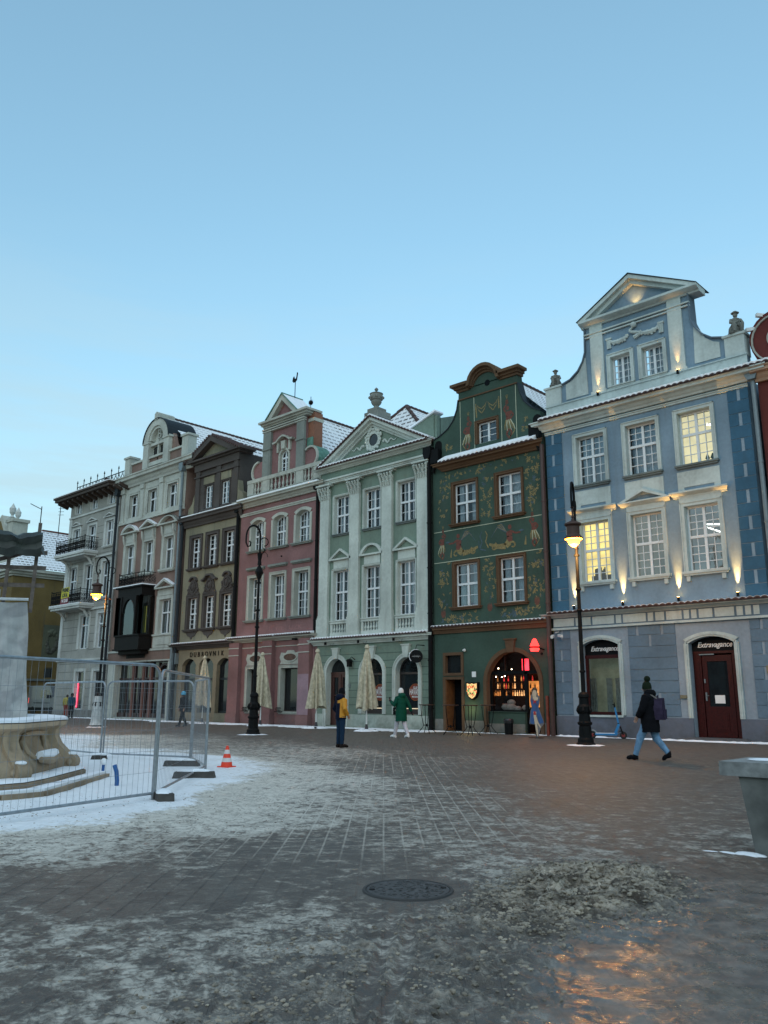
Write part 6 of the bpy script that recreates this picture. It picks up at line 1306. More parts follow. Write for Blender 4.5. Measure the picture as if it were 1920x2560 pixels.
def build_ground():
    cx, cy, cz = CAM
    ctrl = np.array(CTRL, float)
    rr = [2.6]
    while rr[-1] < 8.5: rr.append(rr[-1]*1.0028)
    while rr[-1] < 14: rr.append(rr[-1]*1.0045)
    while rr[-1] < 40: rr.append(rr[-1]*1.010)
    while rr[-1] < 900: rr.append(rr[-1]*1.12)
    rr = np.array(rr); h0 = math.atan2(FW.x, FW.y)
    th = np.concatenate([np.linspace(-PI, -.56, 34)[:-1], np.linspace(-.56, .56, 620), np.linspace(.56, PI, 34)[1:]]) + h0
    Rg, Tg = np.meshgrid(rr, th, indexing='ij'); X = cx+Rg*np.sin(Tg); Y = cy+Rg*np.cos(Tg)
    # polar control space around the standing point: bearing in px-like units, log distance
    dx, dy = X-cx, Y-cy; f = dx*FW.x+dy*FW.y; r = dx*RT.x+dy*RT.y
    f = np.where(f < .3, .3, f); u = r/f*2.2; v = np.log(np.hypot(f, r*.6)); 
    cu, cv = [], []
    for c in ctrl:
        g = G_(c[0], c[1]); ddx, ddy = g.x-cx, g.y-cy; ff = ddx*FW.x+ddy*FW.y; r_ = ddx*RT.x+ddy*RT.y; cu.append(r_/ff*2.2); cv.append(math.log(math.hypot(ff, r_*.6)))
    fld = np.zeros((4,)+X.shape); W = np.zeros(X.shape)+1e-9
    wob_u = (fbm(X*.9, Y*.9, 3)-.5)*.18; wob_v = (fbm(X*.9+40, Y*.9, 3)-.5)*.16
    for k in range(len(ctrl)):
        d2 = ((u+wob_u-cu[k])/.13)**2 + ((v+wob_v-cv[k])/.105)**2; w_ = 1/(1+d2**2.2); W += w_
        for j in range(4): fld[j] += w_*ctrl[k, 2+j]
    fld /= W
    cov, clean, slush, ice = fld
    cov = np.where(Rg > 60, .15, cov)
    n1 = fbm(X*6, Y*6, 4); n2 = fbm(X*14+5, Y*14, 3); n3 = fbm(X*1.2, Y*1.2, 3)
    ridg = 1-np.abs(2*fbm(X*7+3, Y*7, 4)-1)*2.0; ridg = np.clip(ridg, 0, 1)
    hole = np.clip((fbm(X*9+30, Y*9, 3)-.45)*4, 0, 1)
    near = np.clip((16-Rg)/8, 0, 1)
    n4 = fbm(X*19+7, Y*19, 3); r2_ = np.clip(1-np.abs(2*fbm(X*13+9, Y*13+4, 3)-1)*3.0, 0, 1); cl_ = np.clip((n1-.42)*5, 0, 1)
    H_ = slush**1.2*(.035*cl_ + .055*ridg*hole + .055*r2_*cl_ + .045*n4)*near
    H_ += np.clip(slush-.5, 0, 1)*.16*np.clip((n3-.35)*3, 0, 1)*(.5+.8*n1)*near
    H_ += clean*(.03+.05*n3+.012*n1)*np.clip((30-Rg)/10, 0, 1)
    H_ += (1-slush)*(1-clean)*cov*.010*n2*near
    # footprints trodden into the slushy parts
    rs = np.random.RandomState(3)
    for k in range(120):
        px, py = rs.uniform(700, 1650), rs.uniform(2180, 2560); g = G_(px, py); a = rs.uniform(0, PI); ddx = X-g.x; ddy = Y-g.y
        m = (np.abs(ddx) < .3) & (np.abs(ddy) < .3)
        if not m.any(): continue
        p_ = ddx[m]*math.cos(a)+ddy[m]*math.sin(a); q_ = -ddx[m]*math.sin(a)+ddy[m]*math.cos(a); e = (p_/.14)**2+(q_/.055)**2
        H_[m] = H_[m]*(1-.7*np.exp(-e**2)) + slush[m]*.02*np.exp(-((e-1.5)/.5)**2)
    # wheel tracks running away from the viewer
    for (a, b) in (((900, 2560), (985, 2300)), ((960, 2560), (1030, 2330))):
        g0, g1 = G_(*a), G_(*b); d = (g1-g0); L_ = d.length; d /= L_; t = (X-g0.x)*d.x+(Y-g0.y)*d.y; s = np.abs(-(X-g0.x)*d.y+(Y-g0.y)*d.x)
        m = (t > -2) & (t < L_+.4); tr = np.exp(-(s/.035)**4)*m; H_ = H_*(1-.85*tr) + .006*np.exp(-((s-.06)/.02)**2)*m*near; slush = slush*(1-.5*tr)
    # flat round the manhole
    g = G_(1020, 2225); dm = np.hypot(X-g.x, Y-g.y); H_ *= np.clip((dm-.36)/.15, 0, 1); cov = cov*np.clip((dm-.30)/.25, .05, 1)
    # nothing above grade against the houses
    H_ *= np.clip((-Y-.2)/1.0, 0, 1)
    nr, nt_ = X.shape; co = np.stack([X, Y, H_], -1).reshape(-1, 3)
    c0 = len(co); co = np.vstack([co, [[cx, cy, 0]]])
    i = np.arange(nr-1)[:, None]*nt_ + np.arange(nt_-1)[None, :]; q = np.stack([i, i+nt_, i+nt_+1, i+1], -1).reshape(-1, 4)
    seam = np.arange(nr-1)*nt_; sq = np.stack([seam+nt_-1, seam+2*nt_-1, seam+nt_, seam], -1)
    # the last and first bearings coincide (-pi and pi): no seam faces needed
    me = bpy.data.meshes.new('ground'); nf = len(q); tris = [(c0, j+1, j) for j in range(nt_-1)]
    nl = nf*4+len(tris)*3
    me.vertices.add(len(co)); me.vertices.foreach_set('co', co.astype('f').ravel()); me.loops.add(nl)
    me.loops.foreach_set('vertex_index', np.concatenate([q[:, ::-1].ravel(), np.array(tris).ravel()]).astype('i'))
    me.polygons.add(nf+len(tris)); me.polygons.foreach_set('loop_start', np.concatenate([np.arange(nf)*4, nf*4+np.arange(len(tris))*3]).astype('i'))
    me.update(calc_edges=True); me.validate(); me.polygons.foreach_set('use_smooth', [True]*len(me.polygons))
    for nm, arr in (('cover', cov), ('clean', clean), ('slush', slush), ('ice', ice)):
        at = me.attributes.new(nm, 'FLOAT', 'POINT'); at.data.foreach_set('value', np.append(arr.ravel(), .3).astype('f'))
    o = bpy.data.objects.new('ground', me); COL.objects.link(o); o['kind'] = 'structure'
    if me.polygons[0].normal.z < 0: me.flip_normals()
    # broken crumbs of slush lying where it was churned up
    rs = np.random.RandomState(12); w_ = (np.clip(slush-.18, 0, 1)**1.3 + .05*np.clip(cov-.3, 0, 1))*(Rg < 13)*(Rg > 3)*(Rg**1.0)*(np.abs(u) < 1.5); w_ = w_*np.clip((dm-.4)/.2, 0, 1)*(.15+np.clip((n3-.3)*3, 0, 1)); pr_ = (w_/w_.sum()).ravel()
    n_l = 9000; idx = rs.choice(len(pr_), n_l, p=pr_); bmi = bmesh.new(); bmesh.ops.create_icosphere(bmi, subdivisions=1, radius=1.0); iv = np.array([v.co for v in bmi.verts]); bmi.verts.ensure_lookup_table(); itf = np.array([[v.index for v in f.verts] for f in bmi.faces]); bmi.free()
    Xf, Yf, Hf, Sf = X.ravel()[idx], Y.ravel()[idx], H_.ravel()[idx], slush.ravel()[idx]
    sz_ = (.005+.017*rs.rand(n_l)**3)*(.45+.75*np.clip(Sf, 0, 1)); k_ = iv.shape[0]
    V = iv[None]*(1+.45*(rs.rand(n_l, k_, 1)-.5)) * np.stack([1+.7*rs.rand(n_l), 1+.7*rs.rand(n_l), .55+.5*rs.rand(n_l)], -1)[:, None, :]
    a_ = rs.rand(n_l)*6.28; ca, sa = np.cos(a_)[:, None], np.sin(a_)[:, None]; V = np.stack([V[..., 0]*ca-V[..., 1]*sa, V[..., 0]*sa+V[..., 1]*ca, V[..., 2]], -1)*sz_[:, None, None]
    V += np.stack([Xf+rs.uniform(-.012, .012, n_l), Yf+rs.uniform(-.012, .012, n_l), Hf+sz_*.02], -1)[:, None, :]
    Fm = (itf[None]+(np.arange(n_l)*k_)[:, None, None]).reshape(-1, 3); m2 = bpy.data.meshes.new('slush_crumbs'); m2.from_pydata(V.reshape(-1, 3).tolist(), [], Fm.tolist()); m2.update()
    m2.materials.append(plain('slush crumbs', (.23, .195, .15), .75, var=.7, scale=5, bump=.5)); c_ = bpy.data.objects.new('slush_crumbs', m2); COL.objects.link(c_); tag(c_, 'churned grey-brown slush crumbs heaped on the paving in the foreground', 'slush', kind='stuff')
    return o
def ground_mat():
    m, n, b, out = nodes('paving with snow'); L = n.links.new
    tc = N(n, 'ShaderNodeTexCoord'); mp = N(n, 'ShaderNodeMapping'); mp.inputs['Rotation'].default_value = (0, 0, -math.atan2(FW.y, FW.x)); L(tc.outputs['Object'], mp.inputs[0])
    def at(nm): a = N(n, 'ShaderNodeAttribute', attribute_name=nm); return a.outputs['Fac']
    cov, clean, slush, ice = at('cover'), at('clean'), at('slush'), at('ice')
    def noise(sc, det=6, rough=.55, src=None, dist=0):
        x = N(n, 'ShaderNodeTexNoise'); x.inputs['Scale'].default_value = sc; x.inputs['Detail'].default_value = det; x.inputs['Roughness'].default_value = rough; x.inputs['Distortion'].default_value = dist
        L(src or tc.outputs['Object'], x.inputs[0]); return x.outputs[0]
    def mr(s, a, b_, c, d, typ='SMOOTHSTEP'):
        x = N(n, 'ShaderNodeMapRange', i1=a, i2=b_, i3=c, i4=d); x.interpolation_type = typ; L(s, x.inputs[0]); return x.outputs[0]
    def mth(op, a, b_=None, c=None):
        x = N(n, 'ShaderNodeMath', operation=op)
        for i, q in enumerate((a, b_, c)):
            if q is None: continue
            if isinstance(q, (int, float)): x.inputs[i].default_value = q
            else: L(q, x.inputs[i])
        return x.outputs[0]
    def mix(f, a, b_):
        x = N(n, 'ShaderNodeMix', data_type='RGBA')
        if isinstance(f, (int, float)): x.inputs[0].default_value = f
        else: L(f, x.inputs[0])
        for i, q in ((6, a), (7, b_)):
            if isinstance(q, tuple): x.inputs[i].default_value = (*q, 1)
            else: L(q, x.inputs[i])
        return x.outputs[2]
    # pavers laid in rows running away from the viewer
    wv = N(n, 'ShaderNodeTexNoise'); wv.inputs['Scale'].default_value = 1.5; L(mp.outputs[0], wv.inputs[0])
    ad = N(n, 'ShaderNodeMix', data_type='VECTOR'); ad.inputs[0].default_value = .012; L(mp.outputs[0], ad.inputs[4]); L(wv.outputs[1], ad.inputs[5])
    br = N(n, 'ShaderNodeTexBrick'); br.inputs['Scale'].default_value = 1; br.inputs['Brick Width'].default_value = .42; br.inputs['Row Height'].default_value = .196; br.inputs['Mortar Size'].default_value = .011; br.inputs['Mortar Smooth'].default_value = .25
    br.inputs['Color1'].default_value = (.070, .056, .045, 1); br.inputs['Color2'].default_value = (.112, .092, .072, 1); br.inputs['Mortar'].default_value = (.03, .028, .026, 1); br.inputs['Bias'].default_value = 0
    L(ad.outputs[1], br.inputs[0])
    nbig = noise(.22, 3); nmid = noise(1.6, 5); nfin = noise(9, 7, .62, dist=.6); nfn2 = noise(28, 5, .6); nmu = noise(4.2, 7, .62, dist=.3)
    base = mix(mr(nbig, .35, .65, 0, 1), br.outputs[0], (.092, .080, .070))
    base = mix(mr(nbig, .3, .7, .35, .0), base, (.105, .070, .052))
    base = mix(mr(nfn2, .3, .75, 0, .35), base, (.035, .033, .032))
    base = mix(mr(mth('ADD', mth('MULTIPLY', nfin, .5), mth('MULTIPLY', nmu, .5)), .40, .66, 0, .5), base, (.21, .19, .16))
    # trodden snow film: threshold of mixed noise by cover
    nn = mth('ADD', mth('MULTIPLY', nmid, .14), mth('ADD', mth('MULTIPLY', nmu, .26), mth('ADD', mth('MULTIPLY', nfin, .36), mth('MULTIPLY', nfn2, .24))))
    thr = mth('SUBTRACT', .605, mth('MULTIPLY', cov, .24))
    d = mth('SUBTRACT', nn, thr)
    film = mr(d, -.045, .055, 0, 1)
    ck = mth('ABSOLUTE', mth('SUBTRACT', noise(5.5, 5, .6, dist=.8), .5)); crack = mr(ck, .0, .035, .55, 0); film = mth('MULTIPLY', film, mth('SUBTRACT', 1, crack))
    # joints hold snow
    jt = mth('MULTIPLY', br.outputs[1], mr(noise(.8, 4), .36, .50, 0, 1)); jt = mth('MULTIPLY', jt, mr(cov, .06, .30, 0, 1)); jt = mth('MULTIPLY', jt, mr(slush, .05, .25, 1, 0)); sr = N(n, 'ShaderNodeSeparateXYZ'); L(mp.outputs[0], sr.inputs[0]); dd_ = mth('ADD', mth('SUBTRACT', sr.outputs[0], CAM.x*FW.x+CAM.y*FW.y), mth('MULTIPLY', mth('SUBTRACT', nmid, .5), 3)); jt = mth('MULTIPLY', jt, mth('MULTIPLY', mr(dd_, 7.0, 8.8, 0, 1), mr(dd_, 21, 27, 1, 0))); jt = mth('MULTIPLY', jt, mr(ice, .05, .3, .9, 0))
    film = mth('MAXIMUM', film, jt)
    fcol = mix(mr(nmu, .3, .7, 0, 1), (.27, .24, .20), (.52, .475, .41))
    fcol = mix(mr(cov, .42, .72, 0, .85), fcol, (.70, .66, .58))
    col = mix(mth('MULTIPLY', film, mr(cov, 0, .5, .55, .92)), base, fcol)
    # grey slush
    sl = mr(mth('ADD', slush, mth('MULTIPLY', mth('SUBTRACT', nmu, .5), .9)), .30, .55, 0, 1)
    scol = mix(mr(nmu, .38, .64, 0, 1), (.080, .062, .046), (.60, .52, .42)); scol = mix(mr(nfn2, .45, .75, 0, .6), scol, (.07, .058, .044)); sz = N(n, 'ShaderNodeSeparateXYZ'); L(tc.outputs['Object'], sz.inputs[0]); scol = mix(mr(sz.outputs[2], .010, .058, .88, 0), scol, (.06, .047, .036))  # low hollows darkened by height: cavity shade painted in along with wet brown
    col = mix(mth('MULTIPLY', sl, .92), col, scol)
    # clean snow
    cs = mr(mth('ADD', clean, mth('MULTIPLY', mth('SUBTRACT', nfin, .5), .9)), .38, .60, 0, 1)
    ccol = mix(mr(nfin, .3, .7, 0, .25), (.86, .88, .90), (.72, .74, .76))
    col = mix(cs, col, ccol)
    ic = mth('MULTIPLY', mr(mth('ADD', ice, mth('MULTIPLY', mth('SUBTRACT', nmid, .5), 1.2)), .35, .75, 0, 1), mth('SUBTRACT', 1, mth('MULTIPLY', sl, .8)))
    col = mix(mth('MULTIPLY', ic, .6), col, mix(mr(nmu, .35, .65, 0, 1), (.055, .048, .042), (.17, .15, .13)))
    L(col, b.inputs['Base Color'])
    rg = mth('MAXIMUM', mth('MAXIMUM', mth('MULTIPLY', film, .75), cs), mth('MULTIPLY', sl, .6)); rough = mr(rg, 0, 1, .55, .85, 'LINEAR')
    icr = mth('MULTIPLY', ic, mr(noise(3.6, 7, .68), .44, .58, .1, 1)); 
    rmix = N(n, 'ShaderNodeMix', data_type='FLOAT'); L(icr, rmix.inputs[0]); L(rough, rmix.inputs[2]); rmix.inputs[3].default_value = .10; L(rmix.outputs[0], b.inputs['Roughness'])
    spx = mr(ic, 0, 1, .35, .8, 'LINEAR'); L(spx, b.inputs['Specular IOR Level'])
    hgt = mth('ADD', mth('MULTIPLY', nfin, .6), mth('ADD', mth('MULTIPLY', nfn2, .45), mth('ADD', mth('MULTIPLY', film, .35), mth('MULTIPLY', br.outputs[1], -.3))))
    hgt = mth('ADD', hgt, mth('MULTIPLY', sl, mth('ADD', mth('MULTIPLY', nfin, 1.6), mth('MULTIPLY', nfn2, 1.4))))
    bp = N(n, 'ShaderNodeBump'); bp.inputs['Distance'].default_value = .03
    st = mr(ic, 0, 1, .85, .36, 'LINEAR'); L(st, bp.inputs['Strength']); L(hgt, bp.inputs['Height']); L(bp.outputs[0], b.inputs['Normal'])
    return m
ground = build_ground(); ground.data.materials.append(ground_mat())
# strip of unswept snow along the house fronts
def snow_strip():
    b = MB(); rr = random.Random(21); x = -66.0; prev = None
    while x < -8.8:
        if x < -24.5: w0, w1 = .10, 1.25+.5*math.sin(x*.9)+rr.uniform(-.3, .3)
        elif x < -18.6: w0, w1 = .05, .12+rr.uniform(0, .1)
        else: w0, w1 = .10, .34+.16*math.sin(x*1.7)+rr.uniform(-.08, .08)
        if -13.4 < x < -10.9: w0, w1 = .38, .60
        if x < -47: w1 *= .55
        h = .03+.02*rr.random() if w1 > .3 else .012
        cur = [(x, -w0, .004), (x, -w0-.04, h), (x, -(w0+w1)/2, h*1.2+rr.uniform(0, .02)), (x, -w1+.06, h*.7), (x, -w1, .003)]
        if prev:
            for i in range(4): b.face([prev[i], prev[i+1], cur[i+1], cur[i]])
        prev = cur; x += .14 if x > -34 else .22
    o = b.build('snow_strip', SNOW, smooth=True); tag(o, 'thin line of unswept snow lying along the foot of the house fronts', 'snow', kind='stuff')
snow_strip()
# ================================================================ street furniture
def blob(par, r, h, name='snow_patch', seed=1, sx=1.0, sy=1.0, loc=(0, 0, 0)):
    rr = random.Random(seed); b = MB(); n = 26; ph = [rr.uniform(0, 6) for _ in range(3)]
    def rad(t): return 1+.16*math.sin(2*t+ph[0])+.12*math.sin(5*t+ph[1])+.08*math.sin(9*t+ph[2])
    rings = []
    for k, z in ((0.0, h), (.45, h*.95), (.8, h*.6), (1.0, .004)):
        rings.append([(r*k*rad(2*PI*i/n)*math.cos(2*PI*i/n)*sx, r*k*rad(2*PI*i/n)*math.sin(2*PI*i/n)*sy, z) for i in range(n)])
    for a, c in zip(rings, rings[1:]):
        for i in range(n): b.face([a[i], c[i], c[(i+1) % n], a[(i+1) % n]])
    return b.build(name, SNOW, par, smooth=True, loc=loc)
LAMPGLASS = plain('lamp glass lit', (.8, .45, .12), .3, emit=(1.0, .19, .004), es=32.0); HOT = litmat('glowing bulb', (1.0, .58, .18), 60, 1, 1)
def street_lamp(loc, rz, label, lantern=True, wrap=False, lean=0.0, lit=True):
    t = empty('street_lamp', loc, rz, label, 'street lamp', 'iron lamp posts on the square')
    b = MB(); b.lathe([(.30, 0), (.31, .06), (.26, .10), (.25, .2), (.20, .26), (.18, .62), (.23, .66), (.24, .72), (.19, .76), (.17, 1.0), (.20, 1.06), (.21, 1.22), (.16, 1.3), (.15, 1.48), (.18, 1.52), (.17, 1.60), (.10, 1.68)], (0, 0, 0), 16)
    for i in range(8): a = i*PI/4; b.tube([(.185*math.cos(a), .185*math.sin(a), .28), (.175*math.cos(a), .175*math.sin(a), .6)], .022, 5)
    for i in range(6): a = i*PI/3; b.tube([(.19*math.cos(a), .19*math.sin(a), .98), (.235*math.cos(a), .235*math.sin(a), 1.1), (.2*math.cos(a), .2*math.sin(a), 1.24)], [.02, .045, .02], 5)
    b.build('post_base', IRON, t)
    b = MB(); b.tube([(0, 0, 1.6), (0, 0, 4.3), (0, 0, 6.2), (0, 0, 7.7)], [.072, .064, .052, .04], 12)
    for z in (2.3, 4.3, 5.0, 6.15): b.lathe([(.09, 0), (.10, .03), (.09, .07)], (0, 0, z), 12)
    b.build('pole', IRON, t)
    b = MB(); pts = [(0, 0, 7.6)] + [(-.30+.30*math.cos(a), 0, 8.15+.5*math.sin(a)) for a in [i*PI/12 for i in range(13)]] + [(-.60, 0, 7.9), (-.52, 0, 7.72), (-.42, 0, 7.76), (-.40, 0, 7.9), (-.46, 0, 7.97)]
    b.tube(pts, [.045]*10+[.035]*9, 8)
    b.tube([(0, 0, 7.5)] + [(.17+.17*math.cos(a), 0, 7.95+.18*math.sin(a)) for a in [PI-i*PI/6 for i in range(10)]], .022, 6)
    b.tube([(0, 0, 7.4), (.12, 0, 7.45), (.2, 0, 7.6), (.14, 0, 7.7)], .018, 5); b.build('crook_arm', IRON, t)
    if lantern:
        lx = -.50
        b = MB(); b.lathe([(.05, .0), (.07, .03), (.02, .06), (.035, -.1), (.02, -.18)][::-1], (lx, 0, 7.72), 10); b.ball((lx, 0, 7.42), .055, 8); b.tube([(lx, 0, 7.6), (lx, 0, 6.95)], .02, 6); b.lathe([(.11, 0), (.10, .1), (.06, .2), (.05, .28), (.02, .34)], (lx, 0, 7.05), 10)
        b.lathe([(.235, -.10), (.245, -.06), (.20, .0), (.17, .06), (.17, .32), (.23, .38), (.22, .43), (.10, .5), (.02, .52)], (lx, 0, 6.76), 18, 1.25, 1.25); ln = b.build('lantern', plain('rusty lantern iron', (.05, .02, .012), .6), t)
        b = MB(); b.lathe([(.225, -.105), (.16, -.13), (.15, -.2), (.12, -.28), (.06, -.35), (.01, -.37)], (lx, 0, 6.76), 18, 1.25, 1.25); gl = b.build('globe', LAMPGLASS if lit else plain('dull lamp glass', (.2, .2, .2), .2), ln)
        if lit:
            b = MB(); b.lathe([(.19, -.112), (.13, -.122)], (lx, 0, 6.758), 18); b.ball((lx, 0, 6.58), .07, 8); b.build('bulb', HOT, ln)
            ld = bpy.data.lights.new('lamp_light', 'POINT'); lo = bpy.data.objects.new('lamp_light', ld); COL.objects.link(lo); lo.parent = ln; lo.location = (lx, 0, 6.18); ld.energy = 240; ld.color = (1, .52, .16); ld.shadow_soft_size = .12
        b = MB(); b.box(-.12, .12, -.015, .015, 6.42, 6.46); b.lathe([(.02, 0), (.08, .02), (.02, .06)], (.2, 0, 6.42), 8); b.tube([(0, 0, 6.45), (.2, 0, 6.44)], .02, 5); b.build('bracket', plain('rusty bracket', (.08, .04, .02), .6), t)
    else:
        b = MB(); b.lathe([(.05, -.3), (.16, -.02), (.18, .05), (.10, .24), (.06, .3)], (0, 0, 6.6), 8); b.lathe([(.09, 0), (.07, .2), (.11, .45), (.12, .5)], (0, 0, 6.95), 10); b.tube([(.1, 0, 7.3)]+[(.2+.14*math.cos(a), 0, 7.3+.2*math.sin(a)) for a in [PI-i*PI/5 for i in range(6)]], .012, 5); b.build('pole_collar', IRON, t)
    if wrap:
        b = MB(); b.lathe([(.33, .10), (.28, .3), (.25, .8), (.22, 1.1), (.19, 1.5), (.13, 1.64), (.09, 1.68)], (0, 0, 0), 12)
        for i in range(5): b.lathe([(.28-.02*i, 0), (.29-.02*i, .03), (.275-.02*i, .06)], (0, 0, .3+.26*i), 12)
        b.build('protective_wrap', plain('grey white sheet', (.42, .46, .47), .7, var=.25, bump=.5), t)
    blob(t, .52, .04, seed=int(loc[0]*-3)); return t
def rz_for(v): return math.atan2(v[0], -v[1])     # turns local -y towards v
g = G_(1465, 1864); street_lamp((g.x, g.y, 0), math.atan2(RT.y, RT.x)+R(68), 'lit black iron lamp post in front of the pale blue house')
g = G_(632, 1837); street_lamp((g.x, g.y, 0), math.atan2(RT.y, RT.x)+R(12), 'unlit black lamp post in front of the dusty pink house', lantern=False)
g = G_(240, 1818); street_lamp((g.x, g.y, 0), math.atan2(RT.y, RT.x)+R(20), 'lit lamp post with white wrapped foot before the grey corner house', wrap=True)
# folded parasols
CANV = plain('cream canvas', (.46, .42, .31), .9, var=.3, scale=7, bump=.3)
def parasol(loc, seed, label, spread=1.0, low=1.05, logo=True):
    t = empty('folded_parasol', loc, seed*1.3, label, 'parasol', 'folded parasols in front of the houses'); rr = random.Random(seed); n = 64; k = 8; rows = 26; b = MB(); ph = [rr.uniform(-.4, .4) for _ in range(k)]
    base = len(b.v)
    for i in range(rows):
        f = i/(rows-1); z = 3.86-(3.86-low)*f; r = .06+.24*min(1, f*2.0)**.8+.24*f*f
        if f < .10: r = .05+.6*f
        for j in range(n):
            a = 2*PI*j/n; fold = .5+.5*math.cos(k*a+1.2*f*math.sin(a*2+seed)+ph[int(j/n*k)]*f); amp = .30+.35*f
            rd = r*(1-amp+amp*fold**.7)*(1+.10*math.sin(a*3+seed+f*4))*spread
            zz = z + (.16*math.sin(a*2+seed)+.10*math.cos(k*a/2+seed)-.12*fold)*max(0, f-.8)*5*.5
            b.v.append((rd*math.cos(a), rd*math.sin(a), zz))
    for i in range(rows-1):
        for j in range(n): b.f.append([base+i*n+j, base+(i+1)*n+j, base+(i+1)*n+(j+1) % n, base+i*n+(j+1) % n]); b.m.append(0)
    b.build('canopy', CANV, t, smooth=True)
    b = MB(); b.lathe([(.13, -.10), (.10, .0), (.06, .06), (.02, .07)], (0, 0, 3.86), 10); b.build('top_cap', CANV, t)
    b = MB(); b.tube([(0, 0, 0), (0, 0, 3.4)], .035, 10); b.build('pole', plain('white pole', (.6, .63, .62), .4), t)
    b = MB(); b.obox((-.45, 0, .05), (.45, 0, .05), .10, .07); b.obox((0, -.45, .05), (0, .45, .05), .10, .07); b.lathe([(.3, 0), (.3, .06), (.08, .10), (.05, .3)], (0, 0, .01), 14); b.build('foot', plain('dark parasol foot', (.03, .03, .035), .6), t); blob(t, .62, .10, seed=seed); return t
for i, (px, py, lb) in enumerate(((504, 1809, 'folded cream parasol in front of the restaurant arches'), (650, 1815, 'folded cream parasol half hidden behind the unlit lamp post'), (790, 1821, 'folded cream parasol between pink house and sage green house'), (916, 1828, 'folded cream parasol between the green house door and its window'))):
    g = G_(px, py); parasol((g.x, g.y, 0), i+1, lb, 1.0 if i != 1 else 1.1)
# high bar tables
def bar_table(loc, rz):
    t = empty('bar_table', loc, rz); b = MB(); b.lathe([(.33, 0), (.345, .01), (.345, .03), (.33, .04)], (0, 0, 1.18), 22); b.build('table_top', plain('dark brown table top', (.05, .02, .012), .4), t)
    for i in range(4):
        a = i*PI/2+PI/4; c, s = math.cos(a), math.sin(a); b = MB(); b.tube([(c*r_, s*r_, z) for r_, z in ((.26, 1.18), (.255, 1.0), (.22, .7), (.17, .45), (.14, .34), (.19, .24), (.32, .10), (.43, .0))], .015, 6); b.build('leg', IRON, t)
    b = MB(); b.tube([(.14*math.cos(a), .14*math.sin(a), .34) for a in [i*PI/6 for i in range(13)]], .012, 5); b.lathe([(.03, 0), (.04, .04), (.02, .12)], (0, 0, .28), 8)
    for i in range(4): a = i*PI/2+PI/4; b.tube([(0, 0, .33), (.14*math.cos(a), .14*math.sin(a), .34)], .01, 4)
    b.build('stretcher', IRON, t); return t
labs = ['high bar table beside the grey downpipe of the sage green house', 'high bar table in front of the dark side doorway', 'high bar table before the lit shield sign', 'high bar table by the left foot of the bar arch', 'high bar table standing behind the others nearest the wall']
for i, (px, py) in enumerate(((1067, 1833), (1127, 1837), (1176, 1839), (1221, 1835), (1158, 1827))):
    g = G_(px, py); t = bar_table((g.x, g.y, 0), i*.5+.2); tag(t, labs[i], 'bar table', 'high tables outside the bar')
# litter bin
g = G_(1275, 1836); t = empty('litter_bin', (g.x, min(g.y, -.35), 0), 0, 'small black litter bin with bag under the bar window', 'litter bin')
b = MB(); b.lathe([(.17, 0), (.19, .5), (.20, .56)], (0, 0, 0), 16); b.build('bucket', BLACKSIGN, t); b = MB(); b.lathe([(.21, .46), (.22, .58), (.18, .64), (.14, .6)], (0, 0, 0), 14); b.build('bin_bag', plain('black bag', (.02, .02, .022), .25, bump=.5), t)
# painted wooden figure board
g = G_(1341, 1845); t = empty('figure_board', (g.x, g.y, 0), R(14), 'flat painted board of a woman in blue coat outside the bar', 'sign board')
SKN = plain('painted skin', (.42, .36, .27), .6); BLU = plain('painted blue coat', (.02, .07, .20), .6, var=.25); 
def bd(poly, m_, y0, y1, nm): q = MB(); q.prism(poly, y0, y1); return q.build(nm, m_, t)
bd([(-.26, .52), (-.20, 1.0), (-.14, 1.15), (-.2, 1.4), (-.17, 1.6), (-.10, 1.68), (-.1, 1.84), (0, 1.90), (.1, 1.84), (.12, 1.62), (.19, 1.55), (.17, 1.3), (.13, 1.15), (.22, .9), (.34, .55), (.2, .4), (.1, .1), (.06, .02), (0, .02), (0, .5)], plain('board edge', (.12, .12, .13), .7), -.01, .01, 'board')
bd([(-.24, .54), (-.17, 1.0), (-.12, 1.15), (-.18, 1.38), (-.14, 1.50), (-.02, 1.36), (.1, 1.38), (.16, 1.48), (.15, 1.3), (.12, 1.15), (.2, .9), (.32, .58), (.14, .52), (.03, .95), (-.05, 1.0), (-.06, .52)], BLU, -.018, -.01, 'painted_coat')
bd([(-.08, .98), (.04, .98), (.03, .8), (.1, .6), (.18, .46), (.21, .40), (.17, .38), (.08, .52), (.05, .55), (.08, .3), (.08, .08), (.04, .06), (0, .3), (-.04, .6), (-.07, .8)], SKN, -.024, -.018, 'painted_legs')
bd([(-.08, 1.5), (-.1, 1.7), (-.05, 1.82), (.05, 1.82), (.09, 1.68), (.05, 1.56), (.14, 1.5), (.1, 1.4), (-.02, 1.38)], SKN, -.024, -.018, 'painted_face')
bd([(-.12, 1.62), (-.13, 1.8), (-.05, 1.9), (.07, 1.9), (.12, 1.78), (.1, 1.64), (.07, 1.78), (-.02, 1.82), (-.07, 1.76)], plain('painted brown hair', (.07, .04, .025), .7), -.03, -.024, 'painted_hair')
bd([(-.12, 1.44), (-.04, 1.38), (-.08, 1.26), (0, 1.34), (.06, 1.26), (.04, 1.36), (.08, 1.42), (0, 1.40)], plain('painted red bow', (.30, .015, .02), .6), -.034, -.024, 'painted_bow'); bd([(-.06, 1.0), (.01, 1.0), (.03, .86), (-.03, .86), (-.07, .88)], plain('painted red bow', (.3, .015, .02), .6), -.03, -.0245, 'painted_skirt')
b = MB(); b.lathe([(.30, 0), (.30, .02)], (0, 0, 0), 20); b.box(-.02, .02, 0, .03, .02, 1.0); b.build('foot_plate', BLACKSIGN, t)
